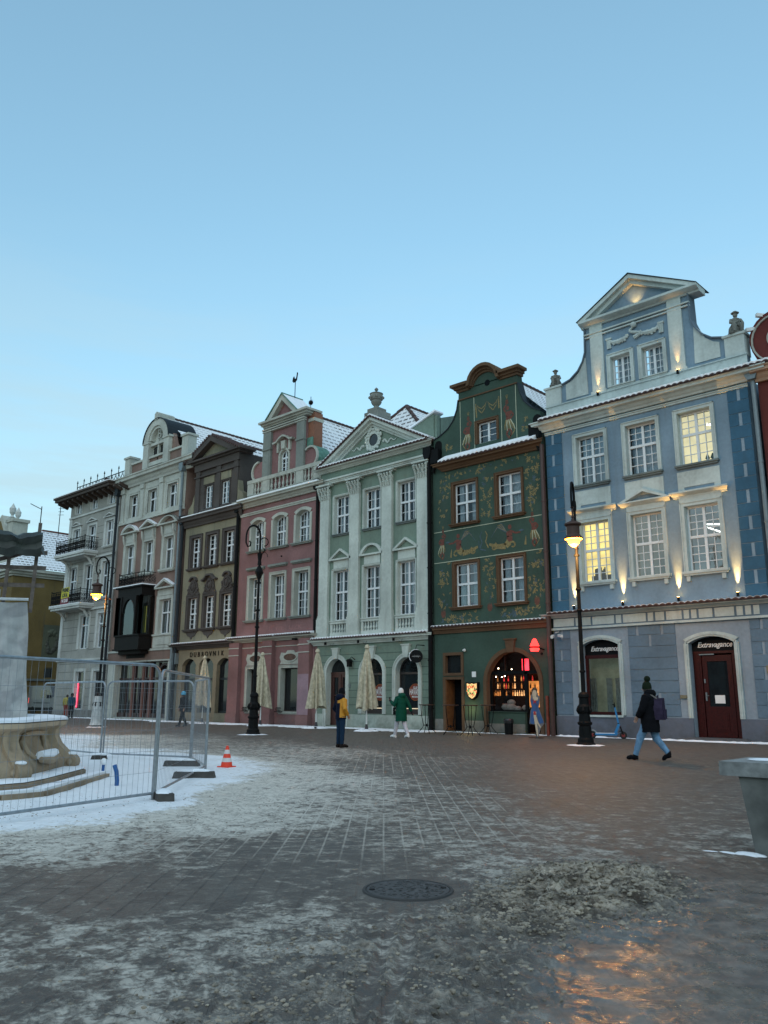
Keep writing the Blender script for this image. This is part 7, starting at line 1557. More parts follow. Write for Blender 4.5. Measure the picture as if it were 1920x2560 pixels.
# electric scooter
f_ = G_(1555, 1846); r_ = G_(1485, 1849); f_ = Vector((-15.42, -.6, 0)); d = (f_-Vector((-16.38, -1.02, 0))).normalized(); ctr = f_ - d*.55
t = empty('electric_scooter', (ctr.x, ctr.y, 0), math.atan2(d.y, d.x), 'blue electric scooter with red wheels parked against the blue house', 'scooter')
t.scale = (1.06, 1.06, 1.1); BL_ = plain('blue scooter paint', (.015, .17, .40), .35, coat=.4); RUB = plain('tyre rubber', (.012, .012, .012), .8); RED = plain('red rim', (.18, .012, .012), .5)
for nm, x in (('wheel', .55), ('wheel', -.52)):
    b = MB(); b.lathe([(.075, -.02), (.11, -.022), (.125, 0), (.11, .022), (.075, .02)], (0, 0, 0), 24); w_ = b.build(nm, RUB, t); w_.location = (x, 0, .125); w_.rotation_euler = (PI/2, 0, 0)
    b = MB(); b.lathe([(.02, -.025), (.075, -.018), (.075, .018), (.02, .025)], (0, 0, 0), 20); b.build('rim', RED, w_)
b = MB(); b.box(-.42, .28, -.08, .08, .12, .18); b.obox((.26, 0, .16), (.42, 0, .50), .08, .09); b.obox((.42, 0, .42), (.30, 0, 1.08), .045, .06, (1, 0, 0)); b.obox((.28, 0, .13), (.36, 0, .2), .12, .06); b.build('deck_and_stem', BL_, t)
b = MB(); b.obox((.45, 0, .42), (.55, 0, .14), .07, .05, (1, 0, 0)); b.tube([(.46+.14*math.cos(a), 0, .125+.14*math.sin(a)) for a in [1.9-.25*i for i in range(6)]], .02, 6); b.obox((.39, 0, .53), (.42, 0, .42), .07, .07, (1, 0, 0)); b.tube([(-.42, 0, .14), (-.52, 0, .125)], .03, 6); b.build('fork', IRON, t)
b = MB(); b.tube([(.26, -.27, 1.16), (.29, 0, 1.13), (.26, .27, 1.16)], .018, 8); b.obox((.3, 0, 1.05), (.29, 0, 1.16), .06, .05, (1, 0, 0)); b.tube([(.28, .2, 1.16), (.30, .26, 1.22)], .012, 5); b.build('handlebar', IRON, t)
b = MB(); b.tube([(-.52+.15*math.cos(a), 0, .125+.15*math.sin(a)) for a in [.5+.25*i for i in range(9)]], .03, 6); b.build('mudguard', PIPEL, t); b = MB(); b.box(-.4, .26, -.07, .07, .18, .195); b.build('snow_cover', SNOW, t); b = MB(); b.box(.325, .375, -.024, .024, .75, .95); 
# traffic cone
g = G_(566, 1922); t = empty('traffic_cone', (g.x, g.y, 0.02), .3, 'orange traffic cone with two white bands beside the fence corner', 'cone')
OR = plain('orange plastic', (.75, .045, .012), .45, var=.06); WB = plain('white band', (.62, .58, .56), .4)
b = MB(); b.mat(OR); b.lathe([(.12, .03), (.105, .12)], (0, 0, 0), 20); b.mat(WB); b.lathe([(.106, .12), (.085, .2)], (0, 0, 0), 20); b.mat(OR); b.lathe([(.084, .2), (.064, .28)], (0, 0, 0), 20); b.mat(WB); b.lathe([(.065, .28), (.046, .36)], (0, 0, 0), 20); b.mat(OR); b.lathe([(.045, .36), (.025, .43), (.02, .44)], (0, 0, 0), 20); b.build('cone_body', None, t)
b = MB(); b.box(-.14, .14, -.14, .14, 0, .035); b.build('cone_foot', OR, t)
# manhole covers
def manhole(px, py, r, label):
    g = G_(px, py); t = empty('manhole_cover', (g.x, g.y, 0.0), .5, label, 'manhole cover')
    b = MB(); b.lathe([(r*.94, .004), (r*.95, .012), (r*1.0, .012), (r*1.02, .002)], (0, 0, 0), 40); b.build('rim', plain('cast iron rim', (.035, .034, .033), .7), t)
    b = MB(); b.lathe([(.001, .010), (r*.92, .010), (r*.92, .0)][::-1], (0, 0, 0), 40); rr = random.Random(1)
    for k in range(int(r*500)):
        a, q_ = rr.uniform(0, 2*PI), r*.86*math.sqrt(rr.random()); b.box(q_*math.cos(a)-.009, q_*math.cos(a)+.009, q_*math.sin(a)-.009, q_*math.sin(a)+.009, .010, .014)
    pt = b.build('plate', plain('dark cast cover', (.055, .055, .055), .75, var=.3, scale=20, bump=.4), t); b = MB()
    for a in (.4, 3.5): b.lathe([(.022, .0), (.022, .0165)], (r*.8*math.cos(a), r*.8*math.sin(a), 0), 10)
    b.build('pick_holes', plain('pick hole', (.004, .004, .004), .9), pt)
manhole(1020, 2226, .34, 'large dark round manhole cover in the trodden snow in the foreground')
# stone bench or table at the right edge
t = empty('stone_bench', (-3.31, -21.79, 0), R(0), 'grey stone slab on a solid tapered block at the right edge', 'bench')
SLB = plaster('weathered grey slab', (.17, .175, .165), .5, (.05, .05, .05)); 
b = MB(); b.box(0, 2.6, 0, .82, .71, .84); b.build('slab', plain('rough slab stone', (.22, .23, .225), .85, var=.3, scale=9, bump=.8), t)
b = MB(); b.mesh([(.24, .10, 0), (2.4, .10, 0), (2.4, .72, 0), (.24, .72, 0), (.16, .05, .71), (2.45, .05, .71), (2.45, .77, .71), (.16, .77, .71)], [(3,2,1,0), (4,5,6,7), (0,1,5,4), (1,2,6,5), (2,3,7,6), (3,0,4,7)]); b.build('block', plain('stained block stone', (.15, .155, .145), .9, var=.45, scale=3.5, bump=.7), t)
blob(t, .22, .02, 'snow_patch', 4, 1.4, .8, (.45, .45, .84)); blob(t, .09, .03, 'snow_patch', 7, 1.5, .9, (.20, .05, .003)); blob(t, .05, .02, 'snow_patch', 8, 1.6, .8, (.02, .0, .003)); blob(t, .04, .015, 'snow_patch', 3, 2.0, .8, (-.12, -.03, .003))
# ---------------------------------------------------------------- site fence
def fence_panel(p0, p1, label, h=1.86, zb=.14, corner=True, wires=True, dv=.10):
    p0 = Vector(p0); p1 = Vector(p1); L_ = (p1-p0).length; rz = math.atan2((p1-p0).y, (p1-p0).x)
    t = empty('mesh_fence', p0, rz, label, 'mesh fence', 'mesh panels of the site fence'); b = MB(); r = .021; c = .16
    b.tube([(0, 0, 0.02), (0, 0, h-c)] + [(c-c*math.cos(a), 0, h-c+c*math.sin(a)) for a in [i*PI/12 for i in range(1, 6)]] + [(c, 0, h), (L_-c, 0, h)] + [(L_-c+c*math.sin(a), 0, h-c+c*math.cos(a)) for a in [i*PI/12 for i in range(1, 6)]] + [(L_, 0, h-c), (L_, 0, .02)], r, 8)
    b.tube([(0, 0, zb), (L_, 0, zb)], r*.9, 8); b.build('frame', GALV, t)
    b = MB(); n = int(L_/dv); w = .0022
    for i in range(1, n): x = L_*i/n; b.tube([(x, 0, zb), (x, 0, h)], w, 3, False)
    for z in (.42, .70, .98, 1.26, 1.54): b.tube([(0, 0.004, z), (L_, 0.004, z)], w, 3, False)
    b.build('wire_mesh', plain('thin galvanised wire', (.22, .24, .26), .5, .5), t); return t
def fence_foot(px, py, rz, label, l=.62):
    g = G_(px, py, 0.0); t = empty('concrete_block', (g.x, g.y, 0.02), rz, label, 'concrete block', 'concrete feet of the site fence')
    b = MB(); b.prism([(-l/2, 0), (l/2, 0), (l/2-.04, .13), (-l/2+.04, .13)], -.11, .11); b.build('block', plain('dark concrete', (.055, .05, .045), .9, var=.3, scale=8, bump=.6), t); blob(t, .2, .05, 'snow_cover', int(px), 1.25, .5, (0, 0, .13)); return t
A1 = G_(380, 2010); A0 = G_(0, 2036, .14); A0.z = 0; dA = (A0-A1).normalized(); A0 = A1+dA*3.5
P2 = G_(513, 1934); P3 = G_(477, 1909); P4 = G_(249, 1899); P4b = G_(256, 1899)
P2a = A1 + Vector((-.05, .06, 0))
fence_panel(A0, A1, 'nearest mesh fence panel, in front of the stone fountain')
fence_panel(P2a, P2, 'mesh fence panel leading from the near post to the traffic cone side', h=1.80)
fence_panel(P2+Vector((-.06, .03, 0)), P3, 'short slanting mesh panel at the far right corner of the fence', h=1.80)
fence_panel(P3+Vector((-.05, .0, 0)), P4b, 'mesh panel of the back row, right of the double posts', h=1.80)
P5 = P4 + Vector((-2.6, -3.6, 0)).normalized()*3.5; P6 = at_dist(0, 1800, 27); P6.z = 0; P6 = P4+(P6-P4).normalized()*3.5
fence_panel(P4, P6, 'mesh panel of the back row behind the fountain', h=1.80)
fr_ = math.atan2(dA.y, dA.x)
fence_foot(407, 2010, fr_+.9, 'snow-topped concrete foot under the nearest fence post', .5); fence_foot(485, 1951, math.atan2(RT.y, RT.x)+.05, 'long dark concrete foot in front of the fence corner', .75); fence_foot(454, 1920, math.atan2(RT.y, RT.x), 'concrete foot behind the fence corner foot', .75); fence_foot(247, 1905, math.atan2(RT.y, RT.x), 'snow-topped concrete foot of the back fence row', .34)
# blue pipe stubs
BP = plain('blue plastic pipe', (.012, .09, .28), .4)
g = G_(256, 1939); t = empty('pipe_stub', (g.x, g.y, 0), 0, 'short blue pipe stub with a cap of snow in the snow', 'pipe', 'blue pipe stubs'); b = MB(); b.tube([(0, 0, -.02), (.01, 0, .2)], .028, 10); b.build('pipe', BP, t); b = MB(); b.ball((.01, 0, .25), .055, 8, (1, 1, 1.2)); b.build('snow_cap', SNOW, t, smooth=True)
g = G_(288, 1971); t = empty('pipe_stub', (g.x, g.y, 0), math.atan2(RT.y, RT.x), 'taller bent blue pipe stub nearest the fence', 'pipe', 'blue pipe stubs'); b = MB(); b.tube([(.02, 0, -.02), (.02, 0, .12), (0, 0, .26), (-.04, 0, .36)], .034, 10); b.build('pipe', BP, t)
# ---------------------------------------------------------------- stone fountain with wrapped sculpture
SAND = plaster('sandstone', (.45, .345, .24), .75, (.07, .055, .035), .85, 1.4)
ft = empty('stone_fountain', (-16.6, -25.2, 0), 0, 'baroque sandstone fountain basin with scrolls and snow on its rim', 'fountain')
C0 = Vector((-16.6, -25.2))
ring = [(-15.12, -22.55), (-13.41, -24.12), (-13.28, -24.7), (-13.4, -25.9), (-14.4, -27.3), (-16.2, -28.1), (-18.4, -27.7), (-19.7, -26.2), (-19.6, -24.2), (-18.4, -22.7), (-16.6, -22.2)]
def sub(rg, n=4, bow=.0):
    o = []
    for i in range(len(rg)):
        a = Vector(rg[i]); b_ = Vector(rg[(i+1) % len(rg)])
        for k in range(n): f = k/n; p = a.lerp(b_, f); o.append(p)
    return o
pr = [(-.06, .12), (-.01, .16), (.01, .24), (-.02, .33), (-.08, .40), (-.17, .48), (-.27, .58), (-.33, .70), (-.33, .82), (-.27, .87), (-.14, .90), (-.06, .93), (-.05, 1.0), (-.12, 1.03), (-.42, 1.03), (-.46, .95)]
def loft(rg, prof, name, mat_, par, smooth=True, wave=None, z0=0):
    b = MB(); n = len(rg); base = 0
    for k, (o, z) in enumerate(prof):
        for i, p in enumerate(rg):
            d = (Vector(p)-C0).normalized(); oo = o + (wave(i, k) if wave else 0); q_ = Vector(p)+d*oo-C0; b.v.append((q_.x, q_.y, z+z0))
    for k in range(len(prof)-1):
        for i in range(n): b.f.append([k*n+i, k*n+(i+1) % n, (k+1)*n+(i+1) % n, (k+1)*n+i]); b.m.append(0)
    b.f.append([(len(prof)-1)*n+i for i in range(n)]); b.m.append(0); return b.build(name, mat_, par, smooth=smooth)
rgs = sub(ring, 5)
basin = loft(rgs, pr, 'basin', SAND, ft)
loft(rgs, [(-.04, 1.02), (-.05, 1.06), (-.12, 1.09), (-.36, 1.09), (-.45, 1.03)], 'rim_snow', SNOW, basin)
st1 = [(-14.91, -22.35), (-13.46, -23.75), (-13.05, -24.25), (-12.98, -24.9), (-13.1, -26.1), (-14.2, -27.6), (-16.2, -28.5), (-18.6, -28.1), (-20.1, -26.3), (-20, -24), (-18.7, -22.3), (-16.6, -21.8)]
loft(sub(st1, 4), [(.02, 0), (.02, .05), (.07, .06), (.07, .12), (.02, .14), (0, .15)], 'plinth_step', SAND, ft); loft(sub(st1, 4), [(.05, .145), (.03, .17), (-.02, .185), (-.3, .19)], 'step_snow', SNOW, ft)
st2 = [(-13.9, -22.45), (-12.45, -23.9), (-11.86, -24.5), (-11.82, -25.1), (-12.1, -26.6), (-13.6, -28.5), (-16.2, -29.3)]
b = MB()
for (a, c) in zip(st2, st2[1:]): a = Vector(a)-C0; c = Vector(c)-C0; b.obox((a.x, a.y, .06), (c.x, c.y, .06), .20, .12)
b.build('kerb_step', SAND, ft)
b = MB()
for (a, c) in zip(st2, st2[1:]): a = Vector(a)-C0; c = Vector(c)-C0; dd = (Vector((0, 0))-a).normalized()*.05; b.obox((a.x+dd.x, a.y+dd.y, .135), (c.x+dd.x, c.y+dd.y, .135), .17, .05)
b.build('kerb_snow', SNOW, ft)
# scroll rolls at the corners and a carved panel between them
for (x, y, tx, ty) in ((-15.10, -22.50, .75, -.66), (-13.42, -24.15, .2, -.98)):
    p = Vector((x, y))-C0; d = p.normalized(); b = MB(); e = Vector((tx, ty)).normalized()
    b.tube([(p.x-e.x*.12+d.x*.02, p.y-e.y*.12+d.y*.02, .26), (p.x+e.x*.12+d.x*.02, p.y+e.y*.12+d.y*.02, .26)], .135, 14)
    for s_ in (-1, 1): b.ball((p.x+e.x*.13*s_+d.x*.02, p.y+e.y*.13*s_+d.y*.02, .26), .06, 8)
    path = [(.04, .14), (.06, .24), (.04, .34), (-.02, .42), (-.10, .50), (-.20, .60), (-.26, .72), (-.26, .84), (-.16, .92)]; w0 = .14
    for (o1, z1_), (o2, z2_) in zip(path, path[1:]):
        A = [(p.x+d.x*o1+e.x*s_*w0, p.y+d.y*o1+e.y*s_*w0, z1_) for s_ in (-1, 1)]; B_ = [(p.x+d.x*o2+e.x*s_*w0, p.y+d.y*o2+e.y*s_*w0, z2_) for s_ in (-1, 1)]
        A2 = [(p.x+d.x*(o1-.25)+e.x*s_*w0, p.y+d.y*(o1-.25)+e.y*s_*w0, z1_) for s_ in (-1, 1)]; B2_ = [(p.x+d.x*(o2-.25)+e.x*s_*w0, p.y+d.y*(o2-.25)+e.y*s_*w0, z2_) for s_ in (-1, 1)]
        b.face([A[0], A[1], B_[1], B_[0]]); b.face([A[0], B_[0], B2_[0], A2[0]]); b.face([A[1], A2[1], B2_[1], B_[1]])
    b.build('scroll_bracket', SAND, basin, smooth=True)
    b = MB(); b.ball((p.x+d.x*.0, p.y+d.y*.0, .40), .10, 8, (1, 1, .4)); b.build('scroll_snow', SNOW, basin, smooth=True)
a, c = Vector(ring[0]), Vector(ring[1]); m_ = (a+c)/2-C0; e = (c-a).normalized(); d = Vector((e.y, -e.x)); d = d if d.dot(m_) > 0 else -d
b = MB(); P_ = lambda s_, o, z: (m_.x+e.x*s_+d.x*o, m_.y+e.y*s_+d.y*o, z)
b.tube([P_(-.55, -.29, .80), P_(-.6, -.27, .66), P_(-.52, -.20, .5), P_(-.48, -.06, .42)], [.035, .05, .05, .035], 8); b.tube([P_(.4, -.29, .80), P_(.52, -.27, .70), P_(.48, -.18, .52), P_(.42, -.05, .42)], [.035, .05, .05, .035], 8)
b.tube([P_(-.5, -.28, .80), P_(0, -.27, .82), P_(.4, -.28, .80)], .045, 8); b.tube([P_(-.45, .04, .40), P_(0, .08, .37), P_(.4, .04, .40)], [.05, .07, .05], 8); b.build('carved_panel', SAND, basin, smooth=True)
b = MB(); b.tube([P_(-.42, .0, .47), P_(0, .03, .45), P_(.38, .0, .47)], [.07, .10, .07], 8); b.build('panel_snow', SNOW, basin, smooth=True)
# wrapped sculpture: timber frame, printed sheet, dark tarpaulin
c1 = at_dist(68, 1790, 18.0); vd = Vector((c1.x-CAM.x, c1.y-CAM.y, 0)).normalized(); rt = Vector((vd.y, -vd.x, 0))
ws = empty('wrapped_sculpture', (c1.x, c1.y, 0), math.atan2(rt.y, rt.x), 'boxed-in sculpture under grey printed sheet, timber frame and dark tarpaulin', 'wrapped sculpture')
b = MB(); nx, nz_ = 26, 34; Wd, z0_, z1_ = 2.4, .95, 3.30; rr = random.Random(4)
grid = []
for j in range(nz_+1):
    row = []
    for i in range(nx+1):
        f = i/nx; g_ = j/nz_; x = -Wd*(1-f); z = z0_+(z1_-z0_)*g_
        row.append((x-.085*(z-.95)+(.015*math.sin(g_*9+1) if i == nx else 0), -.05+.035*math.sin(f*19+g_*3)+.02*math.sin(g_*13+f*5)+.02*math.sin(f*37-g_*11), z + (.04*math.sin(f*6) if j == nz_ else 0)))
    grid.append(row)
for j in range(nz_):
    for i in range(nx): b.face([grid[j][i], grid[j][i+1], grid[j+1][i+1], grid[j+1][i]])
for j in range(nz_): (x, y, z), (x2, y2, z2) = grid[j][nx], grid[j+1][nx]; b.face([(x, y, z), (x-.32, y+1.2, z), (x2-.32, y2+1.2, z2), (x2, y2, z2)])
def sheetmat():
    m, n, b_, out = nodes('printed grey sheet'); L = n.links.new; tc = N(n, 'ShaderNodeTexCoord'); vo = N(n, 'ShaderNodeTexNoise'); vo.inputs['Scale'].default_value = 1.5; vo.inputs['Detail'].default_value = 1.2; L(tc.outputs['Object'], vo.inputs[0])
    r1 = N(n, 'ShaderNodeMapRange', i1=.52, i2=.56, i3=0, i4=.45); L(vo.outputs[0], r1.inputs[0]); mx = N(n, 'ShaderNodeMix', data_type='RGBA'); mx.inputs[6].default_value = (.34, .34, .33, 1); mx.inputs[7].default_value = (.16, .16, .17, 1); L(r1.outputs[0], mx.inputs[0])
    n2 = N(n, 'ShaderNodeTexNoise'); n2.inputs['Scale'].default_value = 5; n2.inputs['Detail'].default_value = 6; L(tc.outputs['Object'], n2.inputs[0]); m2 = N(n, 'ShaderNodeMix', data_type='RGBA', blend_type='MULTIPLY'); r2 = N(n, 'ShaderNodeMapRange', i1=.3, i2=.7, i3=.8, i4=1.15); L(n2.outputs[0], r2.inputs[0]); m2.inputs[0].default_value = 1; L(mx.outputs[2], m2.inputs[6]); L(r2.outputs[0], m2.inputs[7]); L(m2.outputs[2], b_.inputs[0]); b_.inputs['Roughness'].default_value = .6
    bp = N(n, 'ShaderNodeBump'); bp.inputs['Distance'].default_value = .04; bp.inputs['Strength'].default_value = .6; L(n2.outputs[0], bp.inputs['Height']); L(bp.outputs[0], b_.inputs['Normal']); return m
sh_ = b.build('sheet', sheetmat(), ws, smooth=True)
b = MB(); b.tube([(-Wd-.2, -.08, 3.28), (-1.4, -.09, 3.31), (-.19, -.08, 3.34)], .03, 6); b.tube([(-.95, -.10, .95), (-.8, -.10, 1.4), (-.62, -.11, 1.9), (-1.05, -.09, 2.1)], .02, 6); b.build('sheet_hem', plain('white hem', (.5, .52, .52), .7), sh_)
TIM = plain('grey timber', (.12, .095, .08), .85, var=.35, scale=9)
b = MB(); tl = -Wd+1.75
for x, zt in ((-.14, 4.95), (-.66, 4.25), (-1.9, 4.6)): b.obox((x, .1, 3.1), (x+(.06 if x > -.1 else .03), .1, zt), .10, .07, (1, 0, 0))
for z in (3.62, 3.98, 4.30): b.obox((-2.4, .13, z-.03), (.08, .13, z+.04), .04, .08)
b.obox((-1.5, .16, 3.9), (.0, .16, 4.45), .04, .08); b.build('timber_frame', TIM, ws)
b = MB(); n = 44; tp = [(-2.4+i*2.36/n) for i in range(n+1)]
def tz(x, k): return 4.60-.05*x*0+.06*math.sin(x*3)+.03*math.sin(x*11+k)+.015*math.sin(x*23+k)
for k, (y, dz) in enumerate(((-.24, -.36), (-.31, -.22), (-.22, -.10), (-.29, .02), (-.1, .13), (.2, .17), (.6, .1))):
    if k:
        for i in range(n):
            x, x2 = tp[i], tp[i+1]; b.face([(x, py_, tz(x, k-1)+pd), (x2, py_, tz(x2, k-1)+pd), (x2, y, tz(x2, k)+dz), (x, y, tz(x, k)+dz)])
    py_, pd = y, dz
b.face([(-.10, -.28, 4.4), (.06, -.3, 4.16), (-.06, .3, 4.6)]); b.build('tarpaulin', plain('dark green tarpaulin', (.022, .028, .022), .55, var=.5, scale=4, bump=.8), ws)
# ---------------------------------------------------------------- parked van in the side street
vn = empty('parked_van', (-72.6, 3.9, 0), 0, 'silver grey delivery van with glowing tail light in the side street', 'van')
VP = plain('silver van paint', (.11, .12, .13), .35, .3, var=.08, coat=.3)
b = MB(); side = [(-2.7, .35), (-2.7, 2.35), (-2.6, 2.5), (1.1, 2.5), (1.5, 2.35), (2.05, 1.55), (2.75, 1.25), (2.85, .9), (2.85, .35)]
b.prism(side, -1.0, 1.0); b.build('body', VP, vn)
b = MB(); b.box(-.35, .75, -1.012, -1.0, 1.45, 2.1); b.prism([(.95, 1.5), (.95, 2.1), (1.35, 2.12), (1.85, 1.5)], -1.012, -1.0); b.build('side_window', DARKGLASS, vn)
b = MB(); b.box(-2.72, 2.5, -1.03, -1.0, .35, .62); b.box(-1.6, 1.6, -1.02, -1, .98, 1.04); b.build('side_trim', BLACKSIGN, vn)
for x in (-1.75, 1.85):
    b = MB(); b.lathe([(.2, -.1), (.34, -.1), (.36, 0), (.34, .1), (.2, .1)], (0, 0, 0), 18); w_ = b.build('wheel', RUB, vn); w_.location = (x, -.92, .36); w_.rotation_euler = (PI/2, 0, 0)
b = MB(); b.box(-2.74, -2.68, -1.01, -.86, 1.0, 1.45); b.build('tail_light', litmat('red tail light', (1, .06, .04), 2.5, 1, .8), vn); b = MB(); b.box(1.35, 1.55, -1.22, -1.0, 1.4, 1.7); b.build('wing_mirror', BLACKSIGN, vn)
# ================================================================ people
SKIN = plain('skin', (.36, .20, .14), .6, var=.08)
def skin_mesh(name, verts, edges, radii, mat, par, root=0, sub=1):
    me = bpy.data.meshes.new(name); me.from_pydata(verts, edges, []); o = bpy.data.objects.new(name+'_rig', me); COL.objects.link(o)
    md = o.modifiers.new('s', 'SKIN'); md.use_smooth_shade = True
    for i, v in enumerate(me.skin_vertices[0].data): r = radii[i]; v.radius = r if isinstance(r, tuple) else (r, r); v.use_root = (i == root)
    sb = o.modifiers.new('d', 'SUBSURF'); sb.levels = sub; sb.render_levels = sub
    bpy.context.view_layer.update(); dg = bpy.context.evaluated_depsgraph_get()
    m2 = bpy.data.meshes.new_from_object(o.evaluated_get(dg)); m2.name = name; bpy.data.objects.remove(o)
    m2.materials.clear(); m2.materials.append(mat); m2.polygons.foreach_set('use_smooth', [True]*len(m2.polygons))
    r = bpy.data.objects.new(name, m2); COL.objects.link(r); r.parent = par; return r
BASE = dict(neck=(0, .0, 1.50), head=(0, -.02, 1.62), chest=(0, .0, 1.34), waist=(0, .0, 1.10), pelvis=(0, .0, .95),
            shL=(.18, 0, 1.42), shR=(-.18, 0, 1.42), elL=(.23, .02, 1.15), elR=(-.23, .02, 1.15), wrL=(.23, -.08, .92), wrR=(-.23, -.08, .92),
            hiL=(.09, 0, .92), hiR=(-.09, 0, .92), knL=(.10, -.02, .50), knR=(-.10, -.02, .50), anL=(.10, .02, .09), anR=(-.10, .02, .09), toL=(.12, -.16, .04), toR=(-.12, -.16, .04))
def person(loc, face, label, height, pose=None, jacket=None, jlen=.82, trousers=None, shoes=None, hat=None, hair=(.03, .02, .015), group=None, bulk=1.0, hood=False, panel=None, glove=None, pompom=False, cap_scale=1.0):
    J = {k: Vector(v) for k, v in BASE.items()}
    for k, v in (pose or {}).items(): J[k] = Vector(v)
    root = empty('person', (loc[0], loc[1], loc[2] if len(loc) > 2 else 0), rz_for(face), label, 'person', group); s = height/1.75
    # one continuous body with head and hands
    V = []; E_ = []; Rr = []
    def add(p, r, parent=None):
        V.append(tuple(p)); Rr.append(r); i = len(V)-1
        if parent is not None: E_.append((parent, i))
        return i
    pv = add(J['pelvis'], (.13, .10)); wa = add(J['waist'], (.125, .095), pv); ch = add(J['chest'], (.15, .11), wa); nk = add(J['neck'], .058, ch)
    hd = J['head']; h1 = add(hd+Vector((0, -.005, -.06)), .062, nk); h2 = add(hd+Vector((0, -.01, .02)), (.078, .092), h1); h3 = add(hd+Vector((0, 0, .09)), (.07, .08), h2)
    for sd_ in 'LR':
        sg_ = 1 if sd_ == 'L' else -1
        sh = add(J['sh'+sd_], .062, ch); el = add(J['el'+sd_], .045, sh); wr = add(J['wr'+sd_], .028, el)
        d = (J['wr'+sd_]-J['el'+sd_]).normalized(); side = Vector((0, 1, 0)) if abs(d.y) < .8 else Vector((1, 0, 0)); sv = (side-d*side.dot(d)).normalized(); nrm = d.cross(sv)
        pm = add(J['wr'+sd_]+d*.05, (.036, .022), wr)
        for k, (o, l) in enumerate(((-.027, .065), (-.009, .078), (.009, .074), (.027, .058))):
            a = add(J['wr'+sd_]+d*.085+sv*o, .0105, pm); q_ = add(J['wr'+sd_]+d*(.085+l*.55)+sv*o*1.1+nrm*.008*sg_, .0095, a); add(J['wr'+sd_]+d*(.085+l*.9)+sv*o*1.1+nrm*.03*sg_, .0085, q_)
        a = add(J['wr'+sd_]+d*.035-sv*.038, .0125, pm); add(J['wr'+sd_]+d*.075-sv*.052+nrm*.015*sg_, .010, a)
        hp = add(J['hi'+sd_], .085, pv); kn = add(J['kn'+sd_], .055, hp); an = add(J['an'+sd_], .040, kn); add(J['to'+sd_], .035, an)
    body_ = skin_mesh('body', V, E_, Rr, SKIN, root)
    b = MB(); q0 = hd; b.mat(SKIN); b.tube([q0+Vector((0, -.095, .02)), q0+Vector((0, -.118, -.01)), q0+Vector((0, -.10, -.022))], [.010, .016, .012], 6)
    for sx_ in (-1, 1): b.ball(q0+Vector((sx_*.08, .005, .0)), .024, 6, (.4, .8, 1.2))
    b.mat(plain('eye dark', (.02, .015, .012), .3))
    for sx_ in (-1, 1): b.ball(q0+Vector((sx_*.032, -.09, .022)), .010, 6)
    b.mat(plain('lips', (.25, .09, .08), .6)); b.box(q0.x-.025, q0.x+.025, q0.y-.098, q0.y-.085, q0.z-.052, q0.z-.043); b.build('face', None, root, smooth=True)
    # trousers and shoes
    b = MB()
    def limb(pts, rs, n=12):
        # denser tube through joints with slight folds
        P = []; Q = []; rr_ = random.Random(int(pts[0][0]*100)+7)
        for i in range(len(pts)-1):
            a, c = Vector(pts[i]), Vector(pts[i+1])
            for k in range(5): f = k/5; P.append(a.lerp(c, f)); Q.append((rs[i]*(1-f)+rs[i+1]*f)*(1+.05*math.sin(len(P)*2.3)+rr_.uniform(-.02, .02)))
        P.append(Vector(pts[-1])); Q.append(rs[-1]); b.tube(P, Q, n)
    for sd_ in 'LR':
        hi, kn, an = J['hi'+sd_], J['kn'+sd_], J['an'+sd_]; limb([hi+Vector((0, 0, .02)), kn, an+(kn-an).normalized()*.02], [.108*bulk**.5, .078*bulk**.5, .062])
    b.lathe([(.12, -.12), (.155, -.05), (.155, .05), (.13, .12)], tuple(J['pelvis']), 14, 1, .8); b.build('trousers', trousers, root, smooth=True)
    for sd_ in 'LR':
        b = MB(); an, to = J['an'+sd_], J['to'+sd_]; d = (to-an).normalized(); up = Vector((0, 0, 1)); hl = an - Vector((d.x, d.y, 0))*.06
        b.tube([an+(J['kn'+sd_]-an).normalized()*.10, an+Vector((0, 0, .02)), an+Vector((0, 0, -.03))], [.055, .056, .06], 10)
        b.tube([Vector((hl.x, hl.y, to.z+.0 if False else hl.z-.045)), an+d*.03+Vector((0, 0, -.035)), an.lerp(to, .6), to, to+d*.045], [.045, .056, .052, .048, .02], 10); b.build('shoe', shoes, root, smooth=True)
    # jacket: torso rings down to its hem, with sleeves
    b = MB(); ch_, wa_, pv_ = J['chest'], J['waist'], J['pelvis']; hem = jlen
    rings = [(J['neck']+Vector((0, .005, .03)), .075, .075), (J['neck']+Vector((0, 0, -.03)), .12, .095), (ch_+Vector((0, 0, .10)), .185, .118), (ch_, .205, .135), (wa_+Vector((0, 0, .06)), .19, .14), (pv_+Vector((0, 0, .03)), .195, .15), (Vector((pv_.x, pv_.y, (pv_.z+hem)/2)), .205, .155), (Vector((pv_.x, pv_.y, hem)), .205 if jlen > .7 else .215, .155)]
    if jlen > .88: rings = rings[:-2]+[(Vector((pv_.x, pv_.y, hem)), .19, .145)]
    n = 20; base = len(b.v); rr_ = random.Random(3)
    RG = []
    for i in range(len(rings)-1):
        for k in range(3): f = k/3; RG.append((rings[i][0].lerp(rings[i+1][0], f), rings[i][1]*(1-f)+rings[i+1][1]*f, rings[i][2]*(1-f)+rings[i+1][2]*f))
    RG.append(rings[-1]); RG.append((rings[-1][0]+Vector((0, 0, .02)), rings[-1][1]*.8, rings[-1][2]*.8))
    jm = [jacket] + ([panel] if panel else [])
    for i, (c, rx, ry) in enumerate(RG):
        w_ = 1+.022*math.sin(i*2.1)
        for j in range(n): a = 2*PI*j/n; b.v.append((c.x+rx*bulk*w_*math.cos(a), c.y+ry*bulk*w_*math.sin(a)*(1.0 if math.sin(a) < 0 else 1.05), c.z))
    b.mats = jm
